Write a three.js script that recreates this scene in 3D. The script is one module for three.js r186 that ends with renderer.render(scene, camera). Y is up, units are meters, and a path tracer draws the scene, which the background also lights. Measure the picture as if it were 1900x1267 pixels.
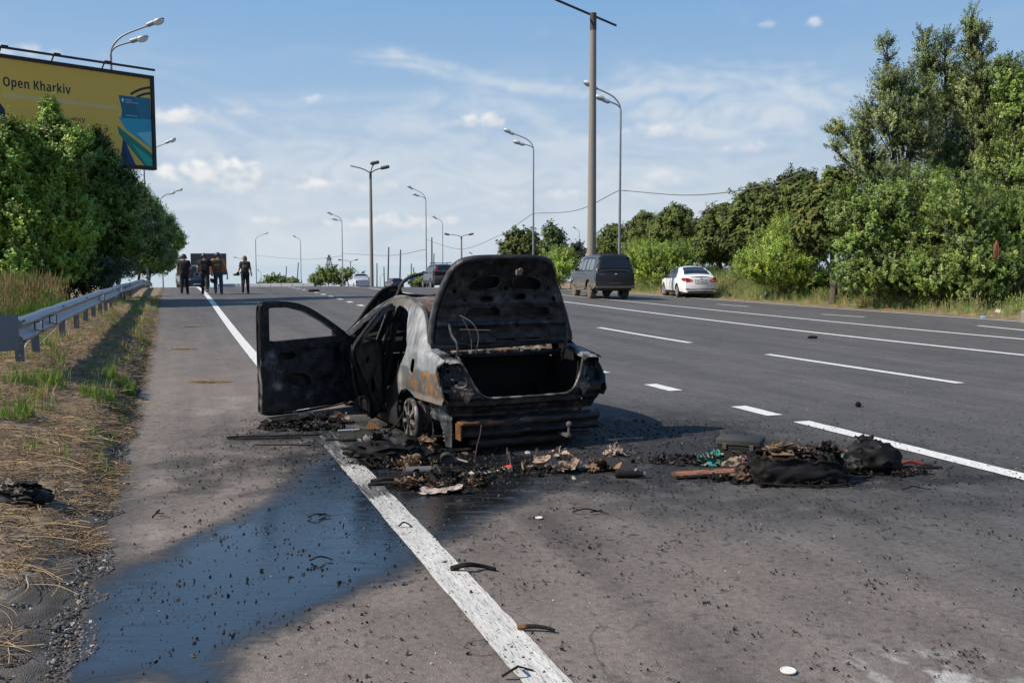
import * as THREE from 'three';
import { mergeGeometries, mergeVertices, toCreasedNormals } from 'three/addons/utils/BufferGeometryUtils.js';
import { RoundedBoxGeometry } from 'three/addons/geometries/RoundedBoxGeometry.js';
import { ConvexGeometry } from 'three/addons/geometries/ConvexGeometry.js';
import { TessellateModifier } from 'three/addons/modifiers/TessellateModifier.js';
import { MarchingCubes } from 'three/addons/objects/MarchingCubes.js';
import { createNoise2D, createNoise3D } from 'simplex-noise';

// ---------------------------------------------------------------- camera, sky, sun, exposure
const W0 = 1900, H0 = 1267, F = 1700, EYE = 1.65, HOR = 492;
const PITCH = Math.atan((H0 / 2 - HOR) / F);
const scene = new THREE.Scene();
const camera = new THREE.PerspectiveCamera(2 * Math.atan(H0 / 2 / F) * 180 / Math.PI, W0 / H0, 0.1, 6000);
camera.position.set(0, EYE, 0);
camera.rotation.x = -PITCH;
const renderer = new THREE.WebGLRenderer({ antialias: true });
renderer.toneMapping = THREE.LinearToneMapping;
renderer.toneMappingExposure = 1.22;
renderer.shadowMap.enabled = true;

const SUN_EL = 43.5 * Math.PI / 180, SUN_AZ = -88 * Math.PI / 180;       // square to the left of the view
const SUN = new THREE.Vector3(Math.sin(SUN_AZ) * Math.cos(SUN_EL), Math.sin(SUN_EL), -Math.cos(SUN_AZ) * Math.cos(SUN_EL));
const sun = new THREE.DirectionalLight(new THREE.Color().setRGB(1, 0.91, 0.775), 5);
sun.position.copy(SUN).multiplyScalar(80); sun.target.position.set(0, 0, -20);
sun.castShadow = true; sun.shadow.mapSize.set(4096, 4096);
Object.assign(sun.shadow.camera, { left: -60, right: 60, top: 60, bottom: -60, near: 1, far: 220 });
scene.add(sun, sun.target);

// ---------------------------------------------------------------- random numbers, noise, small maths
function rng(seed) { let a = seed >>> 0; return () => { a = (a + 0x6d2b79f5) >>> 0; let t = Math.imul(a ^ (a >>> 15), 1 | a); t = (t + Math.imul(t ^ (t >>> 7), 61 | t)) ^ t; return ((t ^ (t >>> 14)) >>> 0) / 4294967296; }; }
const n2 = createNoise2D(rng(11)), n3 = createNoise3D(rng(23));
const clamp = (x, a = 0, b = 1) => Math.min(b, Math.max(a, x));
const lerp = (a, b, t) => a + (b - a) * t;
const sstep = (a, b, x) => { const t = clamp((x - a) / (b - a)); return t * t * (3 - 2 * t); };
const fbm = (x, y, o = 4) => { let s = 0, a = 0.5, f = 1; for (let i = 0; i < o; i++) { s += a * n2(x * f, y * f); a *= 0.5; f *= 2.03; } return s; };
const fbm3 = (x, y, z, o = 3) => { let s = 0, a = 0.5, f = 1; for (let i = 0; i < o; i++) { s += a * n3(x * f, y * f, z * f); a *= 0.5; f *= 2.07; } return s; };
const mix3 = (a, b, t) => [lerp(a[0], b[0], t), lerp(a[1], b[1], t), lerp(a[2], b[2], t)];
function table(pts) { return (x) => { if (x <= pts[0][0]) return pts[0][1]; for (let i = 1; i < pts.length; i++) if (x <= pts[i][0]) { const t = (x - pts[i - 1][0]) / (pts[i][0] - pts[i - 1][0]); return lerp(pts[i - 1][1], pts[i][1], t); } return pts[pts.length - 1][1]; }; }
function smoothTable(pts) { return (x) => { if (x <= pts[0][0]) return pts[0][1]; for (let i = 1; i < pts.length; i++) if (x <= pts[i][0]) { const t = (x - pts[i - 1][0]) / (pts[i][0] - pts[i - 1][0]); return lerp(pts[i - 1][1], pts[i][1], t * t * (3 - 2 * t)); } return pts[pts.length - 1][1]; }; }
const V = (x, y, z) => new THREE.Vector3(x, y, z);

// direction of a sight line, used to survey where things stand; ROAD axes: s along the carriageway, t to the right of it
const cp = Math.cos(PITCH), sp = Math.sin(PITCH);
function sight(px, py) { const x = (px - W0 / 2) / F, y = -(py - H0 / 2) / F; return V(x, y * cp - sp, -cp - y * sp).normalize(); }
function at(px, py, Z) { const d = sight(px, py); const k = Z / -d.z; return V(d.x * k, EYE + d.y * k, -Z); }
const PSI = -20.3 * Math.PI / 180, cs = Math.cos(PSI), sn = Math.sin(PSI);
const toS = (x, z) => x * sn - z * cs, toT = (x, z) => x * cs + z * sn;
const roadX = (s, t) => s * sn + t * cs, roadZ = (s, t) => -(s * cs - t * sn);

// ---------------------------------------------------------------- the land: a road that rises gently to a crest and falls away, banks on both sides
const roadLeft = -0.45, roadRight = 23.5;
function roadH(s, t) {
  let h = 0.42 * sstep(14, 47, s) * (1 - 0.72 * sstep(8, 24, t));
  const q = s - 50;
  if (q > 0) h -= q < 14 ? 0.035 * q * q / 28 : 0.035 * (q - 7);
  return h;
}
const bankH = smoothTable([[-4, 0.04], [3.2, 0.07], [5.5, 0.16], [8.5, 0.42], [11, 0.52], [19, 0.46], [30, 0.2], [41, -0.08], [60, -0.05]]);
function landH(s, t) {
  let h = roadH(s, clamp(t, roadLeft, 26));
  if (t < roadLeft) {
    const d = roadLeft - t;
    h += bankH(s) * (0.42 * sstep(0.02, 0.34, d) + 0.58 * clamp((d - 0.2) / 1.1)) - 0.25 * sstep(3, 12, d) + 0.035 * fbm(s * 1.3, t * 1.3, 3) * sstep(0, 0.4, d);
  } else if (t > roadRight) {
    const d = t - roadRight;
    h += 0.75 * sstep(0.8, 7.5, d) + 0.07 * fbm(s * 0.5, t * 0.5, 3) * sstep(0, 1.5, d);
  }
  return h;
}
const ground = (x, z) => landH(toS(x, z), toT(x, z));
function onGround(px, py) {                              // where a sight line meets the land
  const d = sight(px, py); let a = 1.5, b = 1.5;
  for (; b < 300; b *= 1.03) { if (EYE + d.y * b / -d.z < ground(d.x * b / -d.z, -b)) break; a = b; }
  for (let i = 0; i < 30; i++) { const m = (a + b) / 2; if (EYE + d.y * m / -d.z < ground(d.x * m / -d.z, -m)) b = m; else a = m; }
  const k = b / -d.z; return V(d.x * k, ground(d.x * k, -b), -b);
}
const stand = (x, z) => V(x, ground(x, z), z);

// ---------------------------------------------------------------- sky: blue air paling to the horizon, veils of cirrus, a few small cumulus
{
  const SW = 2816, SH = 1408, data = new Float32Array(SW * SH * 4);
  const air = [[-90, [0.465, 0.535, 0.605]], [1, [0.465, 0.535, 0.605]], [5, [0.405, 0.49, 0.59]], [10, [0.275, 0.41, 0.585]], [16, [0.178, 0.335, 0.56]], [24, [0.145, 0.30, 0.545]], [40, [0.09, 0.22, 0.46]], [90, [0.06, 0.16, 0.38]]];
  const airAt = (el) => { for (let i = 1; i < air.length; i++) if (el <= air[i][0]) return mix3(air[i - 1][1], air[i][1], clamp((el - air[i - 1][0]) / (air[i][0] - air[i - 1][0]))); return air[air.length - 1][1]; };
  const deg = 180 / Math.PI;
  const bearing = (px, py) => { const d = sight(px, py); return [Math.atan2(d.x, -d.z) * deg, Math.asin(d.y) * deg]; };
  const D = 1 / 29.7;                                    // degrees per surveyed unit
  const cum = [];
  const addC = (x, y, w, h, k = 1) => { const [a, e] = bearing(x, y); cum.push([a, e, w * D / 2, h * D / 2, k]); };
  addC(897, 224, 86, 34, 0.9); addC(840, 228, 44, 20, 0.4); addC(345, 216, 120, 36, 0.9); addC(385, 322, 230, 62, 0.95); addC(580, 344, 100, 26, 0.9); addC(1238, 245, 150, 30, 0.65);
  addC(1380, 273, 80, 32, 0.45); addC(1225, 332, 100, 44, 0.45); addC(740, 414, 230, 34, 0.7); addC(1512, 42, 30, 16, 0.6); addC(1425, 45, 34, 12, 0.4); addC(600, 186, 60, 22, 0.45); addC(452, 209, 60, 16, 0.35);
  addC(510, 410, 110, 18, 0.5); addC(40, 97, 110, 28, 0.5); addC(1045, 366, 110, 26, 0.45); addC(540, 327, 60, 16, 0.3); addC(950, 362, 80, 14, 0.3); addC(700, 352, 90, 30, 0.3); addC(440, 350, 120, 30, 0.5);
  const cr = rng(5);
  for (let i = 0; i < 150; i++) { const a = 33 + cr() * 294, e = 2 + cr() * cr() * 26, w = 1 + cr() * 5; cum.push([a > 180 ? a - 360 : a, e, w, w * (0.16 + cr() * 0.2), 0.4 + cr() * 0.5]); }
  const streak = (pts, w, k) => { const b = pts.map((p) => bearing(...p)); return { b, w: w * D, k }; };
  const streaks = [streak([[640, 108], [730, 105], [830, 132], [950, 158], [1080, 170], [1250, 172]], 15, 0.62), streak([[820, 165], [900, 178], [980, 200], [1040, 250], [1052, 300]], 22, 0.4),
    streak([[600, 235], [760, 232], [900, 262], [1010, 290]], 26, 0.42), streak([[1120, 135], [1200, 185], [1320, 235], [1450, 300]], 46, 0.62), streak([[1180, 140], [1330, 170], [1480, 165], [1600, 190]], 40, 0.6), streak([[1300, 200], [1420, 200], [1530, 230]], 60, 0.6), streak([[300, 330], [600, 310], [900, 330], [1500, 310]], 80, 0.5)];
  const skyAt = (lon, el, near, base, oct) => {
    const ce = Math.cos(el / deg), se = Math.sin(el / deg), dx = Math.cos(lon) * ce, dz = Math.sin(lon) * ce;
    if (el <= -1.5) return base;
    const az = Math.atan2(dx, -dz) * deg;
    const ang = Math.acos(clamp(dx * SUN.x + se * SUN.y + dz * SUN.z, -1, 1)) * deg, glow = Math.exp(-ang / 16) * 0.75;
    let c = [base[0] * (1 + glow * 1.5) + glow * 0.2, base[1] * (1 + glow) + glow * 0.2, base[2] * (1 + glow * 0.7) + glow * 0.2];
    const wx = fbm(az * 0.05 + 9, el * 0.12, 2), f = fbm(az * 0.075 + wx * 1.2 + 40, el * 0.34 + az * 0.03 + wx, oct);
    let veil = clamp(0.36 + f * 0.9) * sstep(13.5, 4, el) * 0.66 + clamp(f - 0.12) * 0.5 * sstep(4, 9, el) * sstep(60, 20, el) * (1 - 0.8 * sstep(10, 12, el) * sstep(19, 17, el) * sstep(34, 29, Math.abs(az)));
    for (const s of streaks) for (let i = 1; i < s.b.length; i++) {
      const [ax, ay] = s.b[i - 1], [bx, by] = s.b[i];
      if (az < ax - 2.5 && az < bx - 2.5) continue; if (az > bx + 2.5 && az > ax + 2.5) continue;
      const t = clamp(((az - ax) * (bx - ax) + (el - ay) * (by - ay)) / ((bx - ax) ** 2 + (by - ay) ** 2));
      const d = Math.hypot(az - lerp(ax, bx, t), (el - lerp(ay, by, t)) * 1.15) / s.w + n2(az * 0.6, el * 1.6) * 0.3;
      const wr = n2(az * 0.11 + 5, el * 0.3), n = clamp(0.72 + 1.0 * fbm(az * 0.16 + 3 + wr, el * 0.6 + az * 0.1 + wr * 0.8, oct));
      const v = s.k * Math.exp(-d * d) * n * sstep(-0.05, 0.25, (i - 1 + t) / (s.b.length - 1)) * (i === s.b.length - 1 ? 1 - sstep(0.5, 1, t) * 0.7 : 1);
      veil = Math.max(veil, v + veil * (1 - v) * 0.55);
    }
    c = mix3(c, [0.595, 0.635, 0.67], clamp(veil) * 0.92);
    for (const q of near) {
      const dx2 = (az - q[0]) / q[2]; if (Math.abs(dx2) > 1.6) continue;
      const dy2 = (el - q[1]) / q[3], m = 1 - dx2 * dx2 - (dy2 > 0 ? dy2 * dy2 : dy2 * dy2 * 2.2); if (m < -1.6) continue;
      const f2 = fbm(az * 0.8 + q[0] * 3, el * 1.25, oct) * 0.95 + fbm(az * 0.42, el * 0.8 + q[1], 3) * 0.8, a = sstep(-0.15, 1.05, m * 0.8 + f2) * q[4];
      const litness = clamp(0.55 + dy2 * 0.42 - dx2 * 0.16 + f2 * 0.25);
      c = mix3(c, mix3([0.49, 0.515, 0.56], [0.80, 0.785, 0.76], litness), a * 0.92);
    }
    return c;
  };
  const rowClouds = (el) => cum.filter((c) => Math.abs(el - c[1]) < c[3] * 2.6);
  const CW = 1024, CH = 512, coarse = new Float32Array(CW * CH * 3);
  for (let y = 0; y < CH; y++) { const el = ((y + 0.5) / CH - 0.5) * 180, base = airAt(el), near = el > -2 ? rowClouds(el) : []; for (let x = 0; x < CW; x++) { const c = skyAt(((x + 0.5) / CW - 0.5) * 2 * Math.PI, el, near, base, 3), o = (y * CW + x) * 3; coarse[o] = c[0]; coarse[o + 1] = c[1]; coarse[o + 2] = c[2]; } }
  for (let y = 0; y < SH; y++) {
    const el = ((y + 0.5) / SH - 0.5) * 180, base = airAt(el), near = el > -2 ? rowClouds(el) : [], fy = clamp((y + 0.5) / SH * CH - 0.5, 0, CH - 1.001), y0 = Math.floor(fy), ty = fy - y0;
    for (let x = 0; x < SW; x++) {
      const o = (y * SW + x) * 4, lon = ((x + 0.5) / SW - 0.5) * 2 * Math.PI; let c;
      const az = Math.atan2(Math.cos(lon), -Math.sin(lon)) * deg;
      if (el > -2 && el < 24 && Math.abs(az) < 36) c = skyAt(lon, el, near, base, 5);
      else { const fx = (x + 0.5) / SW * CW - 0.5, x0 = (Math.floor(fx) + CW) % CW, x1 = (x0 + 1) % CW, tx = fx - Math.floor(fx); c = [0, 1, 2].map((k) => lerp(lerp(coarse[(y0 * CW + x0) * 3 + k], coarse[(y0 * CW + x1) * 3 + k], tx), lerp(coarse[((y0 + 1) * CW + x0) * 3 + k], coarse[((y0 + 1) * CW + x1) * 3 + k], tx), ty)); }
      data[o] = c[0]; data[o + 1] = c[1]; data[o + 2] = c[2]; data[o + 3] = 1;
    }
  }
  const sky = new THREE.DataTexture(data, SW, SH, THREE.RGBAFormat, THREE.FloatType);
  sky.mapping = THREE.EquirectangularReflectionMapping; sky.magFilter = THREE.LinearFilter; sky.minFilter = THREE.LinearFilter; sky.needsUpdate = true;
  scene.background = sky; scene.environment = sky;
}

// ---------------------------------------------------------------- builders shared by everything below
const taken = {};
function numbered(name) { const n = taken[name] = (taken[name] ?? -1) + 1; return n ? `${name}_${String(n).padStart(3, '0')}` : name; }
function tag(o, label, category, group, kind) { if (label) o.userData.label = label; if (category) o.userData.category = category; if (group) o.userData.group = group; if (kind) o.userData.kind = kind; return o; }
function lit(o) { o.castShadow = true; o.receiveShadow = true; return o; }
function thing(name, label, category, pos, turn = 0, group) { const g = new THREE.Group(); g.name = numbered(name); if (pos) g.position.copy(pos); g.rotation.y = turn; scene.add(g); return tag(g, label, category, group); }
function part(name, geo, mat, parent, label) { const m = lit(new THREE.Mesh(Array.isArray(geo) ? merge(geo) : geo, mat)); m.name = name; parent.add(m); if (label) m.userData.label = label; return m; }
function solo(name, geo, mat, label, category, pos, turn = 0, group) { const m = lit(new THREE.Mesh(Array.isArray(geo) ? merge(geo) : geo, mat)); m.name = numbered(name); if (pos) m.position.copy(pos); m.rotation.y = turn; scene.add(m); return tag(m, label, category, group); }
function structure(name, geo, mat, parent = scene) { const m = lit(geo ? new THREE.Mesh(geo, mat) : new THREE.Group()); m.name = name; parent.add(m); if (parent === scene) m.userData.kind = 'structure'; return m; }
function merge(list) {
  list = list.map((g) => (g.index ? g.toNonIndexed() : g));
  const keys = ['position', 'normal', 'uv', 'color'].filter((k) => list.some((g) => g.attributes[k]));
  for (const g of list) { for (const k of Object.keys(g.attributes)) if (!keys.includes(k)) g.deleteAttribute(k); if (!g.attributes.normal) g.computeVertexNormals(); for (const k of keys) if (!g.attributes[k]) { const n = g.attributes.position.count, w = k === 'uv' ? 2 : 3; g.setAttribute(k, new THREE.BufferAttribute(new Float32Array(n * w).fill(k === 'color' ? 1 : 0), w)); } g.morphAttributes = {}; }
  return list.length === 1 ? list[0] : mergeGeometries(list);
}
const M4 = new THREE.Matrix4(), Q0 = new THREE.Quaternion(), E0 = new THREE.Euler();
function move(g, x = 0, y = 0, z = 0, rx = 0, ry = 0, rz = 0, sx = 1, sy = sx, sz = sx) { return g.applyMatrix4(new THREE.Matrix4().compose(V(x, y, z), new THREE.Quaternion().setFromEuler(new THREE.Euler(rx, ry, rz)), V(sx, sy, sz))); }
const box = (w, h, d, x = 0, y = 0, z = 0, rx = 0, ry = 0, rz = 0) => move(new THREE.BoxGeometry(w, h, d), x, y, z, rx, ry, rz);
const rbox = (w, h, d, r, x = 0, y = 0, z = 0, rx = 0, ry = 0, rz = 0) => move(new RoundedBoxGeometry(w, h, d, 2, r), x, y, z, rx, ry, rz);
const cyl = (r0, r1, h, n = 12, x = 0, y = 0, z = 0, rx = 0, ry = 0, rz = 0) => move(new THREE.CylinderGeometry(r1, r0, h, n, 1), x, y, z, rx, ry, rz);
const ball = (r, x = 0, y = 0, z = 0, sx = 1, sy = 1, sz = 1, n = 12) => move(new THREE.SphereGeometry(r, n, Math.ceil(n * 0.7)), x, y, z, 0, 0, 0, sx, sy, sz);
function tube(pts, r, n = 6, seg, taper) {
  const c = pts.length > 2 ? new THREE.CatmullRomCurve3(pts) : new THREE.LineCurve3(pts[0], pts[1]); seg = seg ?? Math.max(1, (pts.length - 1) * 4);
  const g = new THREE.TubeGeometry(c, seg, r, n);
  if (taper !== undefined) { const p = g.attributes.position; for (let i = 0; i <= seg; i++) { const o = c.getPointAt(i / seg), k = lerp(1, taper, i / seg); for (let j = 0; j <= n; j++) { const q = i * (n + 1) + j; p.setXYZ(q, o.x + (p.getX(q) - o.x) * k, o.y + (p.getY(q) - o.y) * k, o.z + (p.getZ(q) - o.z) * k); } } g.computeVertexNormals(); }
  return g;
}
function bar(a, b, r, n = 8, r2 = r) { const d = b.clone().sub(a), g = new THREE.CylinderGeometry(r2, r, d.length(), n, 1); g.applyQuaternion(new THREE.Quaternion().setFromUnitVectors(V(0, 1, 0), d.clone().normalize())); return g.translate((a.x + b.x) / 2, (a.y + b.y) / 2, (a.z + b.z) / 2); }
function gridGeo(nu, nv, fn, uvfn) {                     // a sheet of points fn(u, v)
  const p = [], uv = [], ix = [];
  for (let j = 0; j <= nv; j++) for (let i = 0; i <= nu; i++) { const q = fn(i / nu, j / nv, i, j); p.push(q.x, q.y, q.z); const w = uvfn ? uvfn(i / nu, j / nv, i, j) : [i / nu, j / nv]; uv.push(w[0], w[1]); }
  for (let j = 0; j < nv; j++) for (let i = 0; i < nu; i++) { const a = j * (nu + 1) + i, b = a + 1, c = a + nu + 1, d = c + 1; ix.push(a, b, d, a, d, c); }
  const g = new THREE.BufferGeometry(); g.setAttribute('position', new THREE.Float32BufferAttribute(p, 3)); g.setAttribute('uv', new THREE.Float32BufferAttribute(uv, 2)); g.setIndex(ix); g.computeVertexNormals(); return g;
}
function paint(g, fn) { const p = g.attributes.position, c = new Float32Array(p.count * 3); for (let i = 0; i < p.count; i++) { const k = fn(p.getX(i), p.getY(i), p.getZ(i), i); c[i * 3] = k[0]; c[i * 3 + 1] = k[1]; c[i * 3 + 2] = k[2]; } g.setAttribute('color', new THREE.BufferAttribute(c, 3)); return g; }
function texture(w, h, fn, srgb = false, repeat, mirrored = true) {
  const d = new Uint8Array(w * h * 4); let o = 0;
  for (let y = 0; y < h; y++) for (let x = 0; x < w; x++) { const c = fn((x + 0.5) / w, (y + 0.5) / h, x, y); if (typeof c === 'number') { d[o] = d[o + 1] = d[o + 2] = clamp(c) * 255; } else { d[o] = clamp(c[0]) * 255; d[o + 1] = clamp(c[1]) * 255; d[o + 2] = clamp(c[2]) * 255; } d[o + 3] = 255; o += 4; }
  const t = new THREE.DataTexture(d, w, h); t.magFilter = THREE.LinearFilter; t.minFilter = THREE.LinearFilter; t.wrapS = t.wrapT = mirrored ? THREE.MirroredRepeatWrapping : THREE.ClampToEdgeWrapping; if (srgb) t.colorSpace = THREE.SRGBColorSpace; if (repeat) t.repeat.set(repeat[0], repeat[1]); t.needsUpdate = true; return t;
}
const toSRGB = (x) => (x <= 0.0031308 ? 12.92 * x : 1.055 * Math.pow(x, 1 / 2.4) - 0.055);
const srgb3 = (c) => [toSRGB(clamp(c[0])), toSRGB(clamp(c[1])), toSRGB(clamp(c[2]))];
const lin = (r, g, b) => new THREE.Color().setRGB(r, g, b);
function mat(r, g, b, rough = 0.8, extra = {}) { return new THREE.MeshStandardMaterial({ color: lin(r, g, b), roughness: rough, ...extra }); }
function phys(r, g, b, rough, extra = {}) { return new THREE.MeshPhysicalMaterial({ color: lin(r, g, b), roughness: rough, ...extra }); }
function scatter(name, geo, material, list, parent, colors) {        // list of matrices -> one InstancedMesh
  const m = lit(new THREE.InstancedMesh(geo, material, list.length)); list.forEach((x, i) => m.setMatrixAt(i, x));
  if (colors) colors.forEach((c, i) => m.setColorAt(i, c)); m.name = name; (parent ?? scene).add(m); return m;
}
const xf = (x, y, z, rx, ry, rz, sx, sy = sx, sz = sx) => new THREE.Matrix4().compose(V(x, y, z), new THREE.Quaternion().setFromEuler(new THREE.Euler(rx, ry, rz)), V(sx, sy, sz));
function inPoly(P, x, y) { let r = false; for (let i = 0, j = P.length - 1; i < P.length; j = i++) if ((P[i][1] > y) !== (P[j][1] > y) && x < (P[j][0] - P[i][0]) * (y - P[i][1]) / (P[j][1] - P[i][1]) + P[i][0]) r = !r; return r; }
function polyDist(P, x, y) { let d = 1e9; for (let i = 0, j = P.length - 1; i < P.length; j = i++) { const ax = P[j][0], ay = P[j][1], bx = P[i][0], by = P[i][1], t = clamp(((x - ax) * (bx - ax) + (y - ay) * (by - ay)) / ((bx - ax) ** 2 + (by - ay) ** 2 + 1e-9)); d = Math.min(d, Math.hypot(x - lerp(ax, bx, t), y - lerp(ay, by, t))); } return inPoly(P, x, y) ? d : -d; }
const grainTex = (() => { const r = rng(77); const N = 512, a = new Float32Array(N * N); for (let i = 0; i < a.length; i++) a[i] = r(); return texture(N, N, (u, v, x, y) => { const g = (i, j) => a[((y + j + N) % N) * N + (x + i + N) % N]; return 0.4 * g(0, 0) + 0.15 * (g(1, 0) + g(-1, 0) + g(0, 1) + g(0, -1)) * 0.9 + 0.2 * n2(x * 0.17, y * 0.17); }); })();
function grain(rep) { const t = grainTex.clone(); t.repeat.set(rep, rep); t.needsUpdate = true; return t; }

// ---------------------------------------------------------------- the land itself
const dryGrass = [0.235, 0.155, 0.085], soil = [0.235, 0.19, 0.15], gravelC = [0.12, 0.105, 0.093], greenish = [0.115, 0.135, 0.045];
function vergeColor(s, t) {
  const n = fbm(s * 0.9, t * 0.9, 4), m = fbm(s * 2.7 + 9, t * 2.7, 3), fine = fbm(s * 9, t * 9, 2);
  let c = mix3(soil, dryGrass, sstep(-0.25, 0.3, n + (s > 7.2 ? 0.25 : -0.1)));
  c = mix3(c, greenish, sstep(0.1, 0.45, m) * (s > 7.5 ? 0.6 : 0.15));
  if (t < 0) { c = mix3(c, gravelC, sstep(0.75, 0.2, roadLeft - t + n * 0.4) * sstep(8, 6, s)); c = mix3(c, [0.05, 0.045, 0.04], sstep(0.35, 0.0, roadLeft - t + m * 0.2) * 0.6); }
  const k = Math.max(0.35, 1 + fine * 0.7 + 0.45 * m + 0.3 * n); return [c[0] * k, c[1] * k, c[2] * k];
}
{
  const S = [], T = [];
  for (let s = -60; s < 70; s += s < 0 || s > 40 ? 4 : 2) S.push(s); for (let s = 70; s < 3000; s *= 1.18) S.push(s); S.push(4200);
  for (let t = -2600; t < -40; t *= 0.72) T.push(t); for (let t = -40; t < 60; t += t > -4 && t < 0 ? 0.5 : 2) T.push(t); for (let t = 60; t < 2600; t *= 1.35) T.push(t);
  const g = gridGeo(T.length - 1, S.length - 1, (u, v, i, j) => { const s = S[j], t = T[i]; let h = landH(s, t) - (t > roadLeft - 4.6 && t < 40 ? 0.06 : 0); if (t > roadLeft - 0.9 && t < roadRight + 0.5) h = roadH(s, t) - 0.12; return V(roadX(s, t), h, roadZ(s, t)); }, (u, v, i, j) => [T[i], S[j]]);
  paint(g, (x, y, z) => { const s = toS(x, z), t = toT(x, z); return mix3(vergeColor(s, t), [0.10, 0.10, 0.045], 0.45); });
  structure('ground', g, new THREE.MeshStandardMaterial({ vertexColors: true, roughness: 1, bumpMap: grain(0.7), bumpScale: 0.01 }));
  const verge = (name, s0, s1, t0, t1, ns, nt) => { const v = gridGeo(nt, ns, (u, w) => { const s = s0 + (s1 - s0) * w * (0.35 + 0.65 * w), t = lerp(t0, t1, u); const rough = 0.03 * fbm(s * 5, t * 5, 3) + 0.02 * fbm(s * 15, t * 15, 3); const edge = t0 < 0 ? sstep(-0.42, -0.6, t) : sstep(23.45, 23.9, t); return V(roadX(s, t), landH(s, t) + rough * edge * (t0 < 0 ? 1 : 1.5) + 0.012 * edge - 0.02 * (1 - edge), roadZ(s, t)); }, (u, w) => { const s = s0 + (s1 - s0) * w * (0.35 + 0.65 * w); return [lerp(t0, t1, u), s]; });
    paint(v, (x, y, z) => vergeColor(toS(x, z), toT(x, z)));
    structure(name, v, new THREE.MeshStandardMaterial({ vertexColors: true, roughness: 1, bumpMap: grain(1.3), bumpScale: 0.012 })); };
  verge('left_verge', 1, 62, -4.6, -0.40, 420, 90);
  verge('right_verge', 8, 62, 23.4, 40, 200, 90);
}

// ---------------------------------------------------------------- carriageway
const road = structure('road');
const edgeJag = (s) => 0.05 * fbm(s * 1.6, 3.3, 3) + 0.012 * n2(s * 14, 8);
const carSpot = V(0.1, 0, -8.6);                         // soot lies round the burnt car and the things pulled out of it
const sootSpots = [[0.1, -8.7, 2.3, 1.7, 1.2], [1.2, -8.0, 2.0, 0.7, 1.1], [-0.9, -7.7, 1.1, 0.8, 1.2], [-0.1, -7.1, 1.5, 0.6, 1.2], [1.0, -7.2, 1.2, 0.5, 0.9], [2.9, -7.0, 1.6, 0.35, 0.8], [1.6, -6.2, 1.6, 0.5, 0.4], [3.4, -6.3, 1.2, 0.35, 0.4], [-1.7, -8.9, 1.1, 0.7, 0.9], [1.5, -7.5, 1.0, 0.3, 0.7], [2.5, -7.3, 1.7, 0.55, 0.75], [3.3, -7.3, 0.9, 0.35, 0.6], [0.9, -6.7, 0.9, 0.3, 0.6], [-2.1, -7.6, 0.8, 0.35, 0.5], [2.2, -6.5, 1.5, 0.4, 0.3], [1.8, -9.0, 1.3, 0.35, 0.6], [-0.1, -5.6, 1.0, 0.6, 0.25]];
function soot(x, z) { let k = 0; for (const q of sootSpots) { const d = ((x - q[0]) / q[2]) ** 2 + ((z - q[1]) / q[3]) ** 2; if (d < 6) k = Math.max(k, q[4] * Math.exp(-d * 0.9)); } return k; }
const trackLines = [[[1000, 960], [1140, 1090], [1380, 1290]], [[1040, 930], [1500, 1120], [1900, 1290]]].map((l) => l.map((p) => onGround(...p)));
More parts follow.
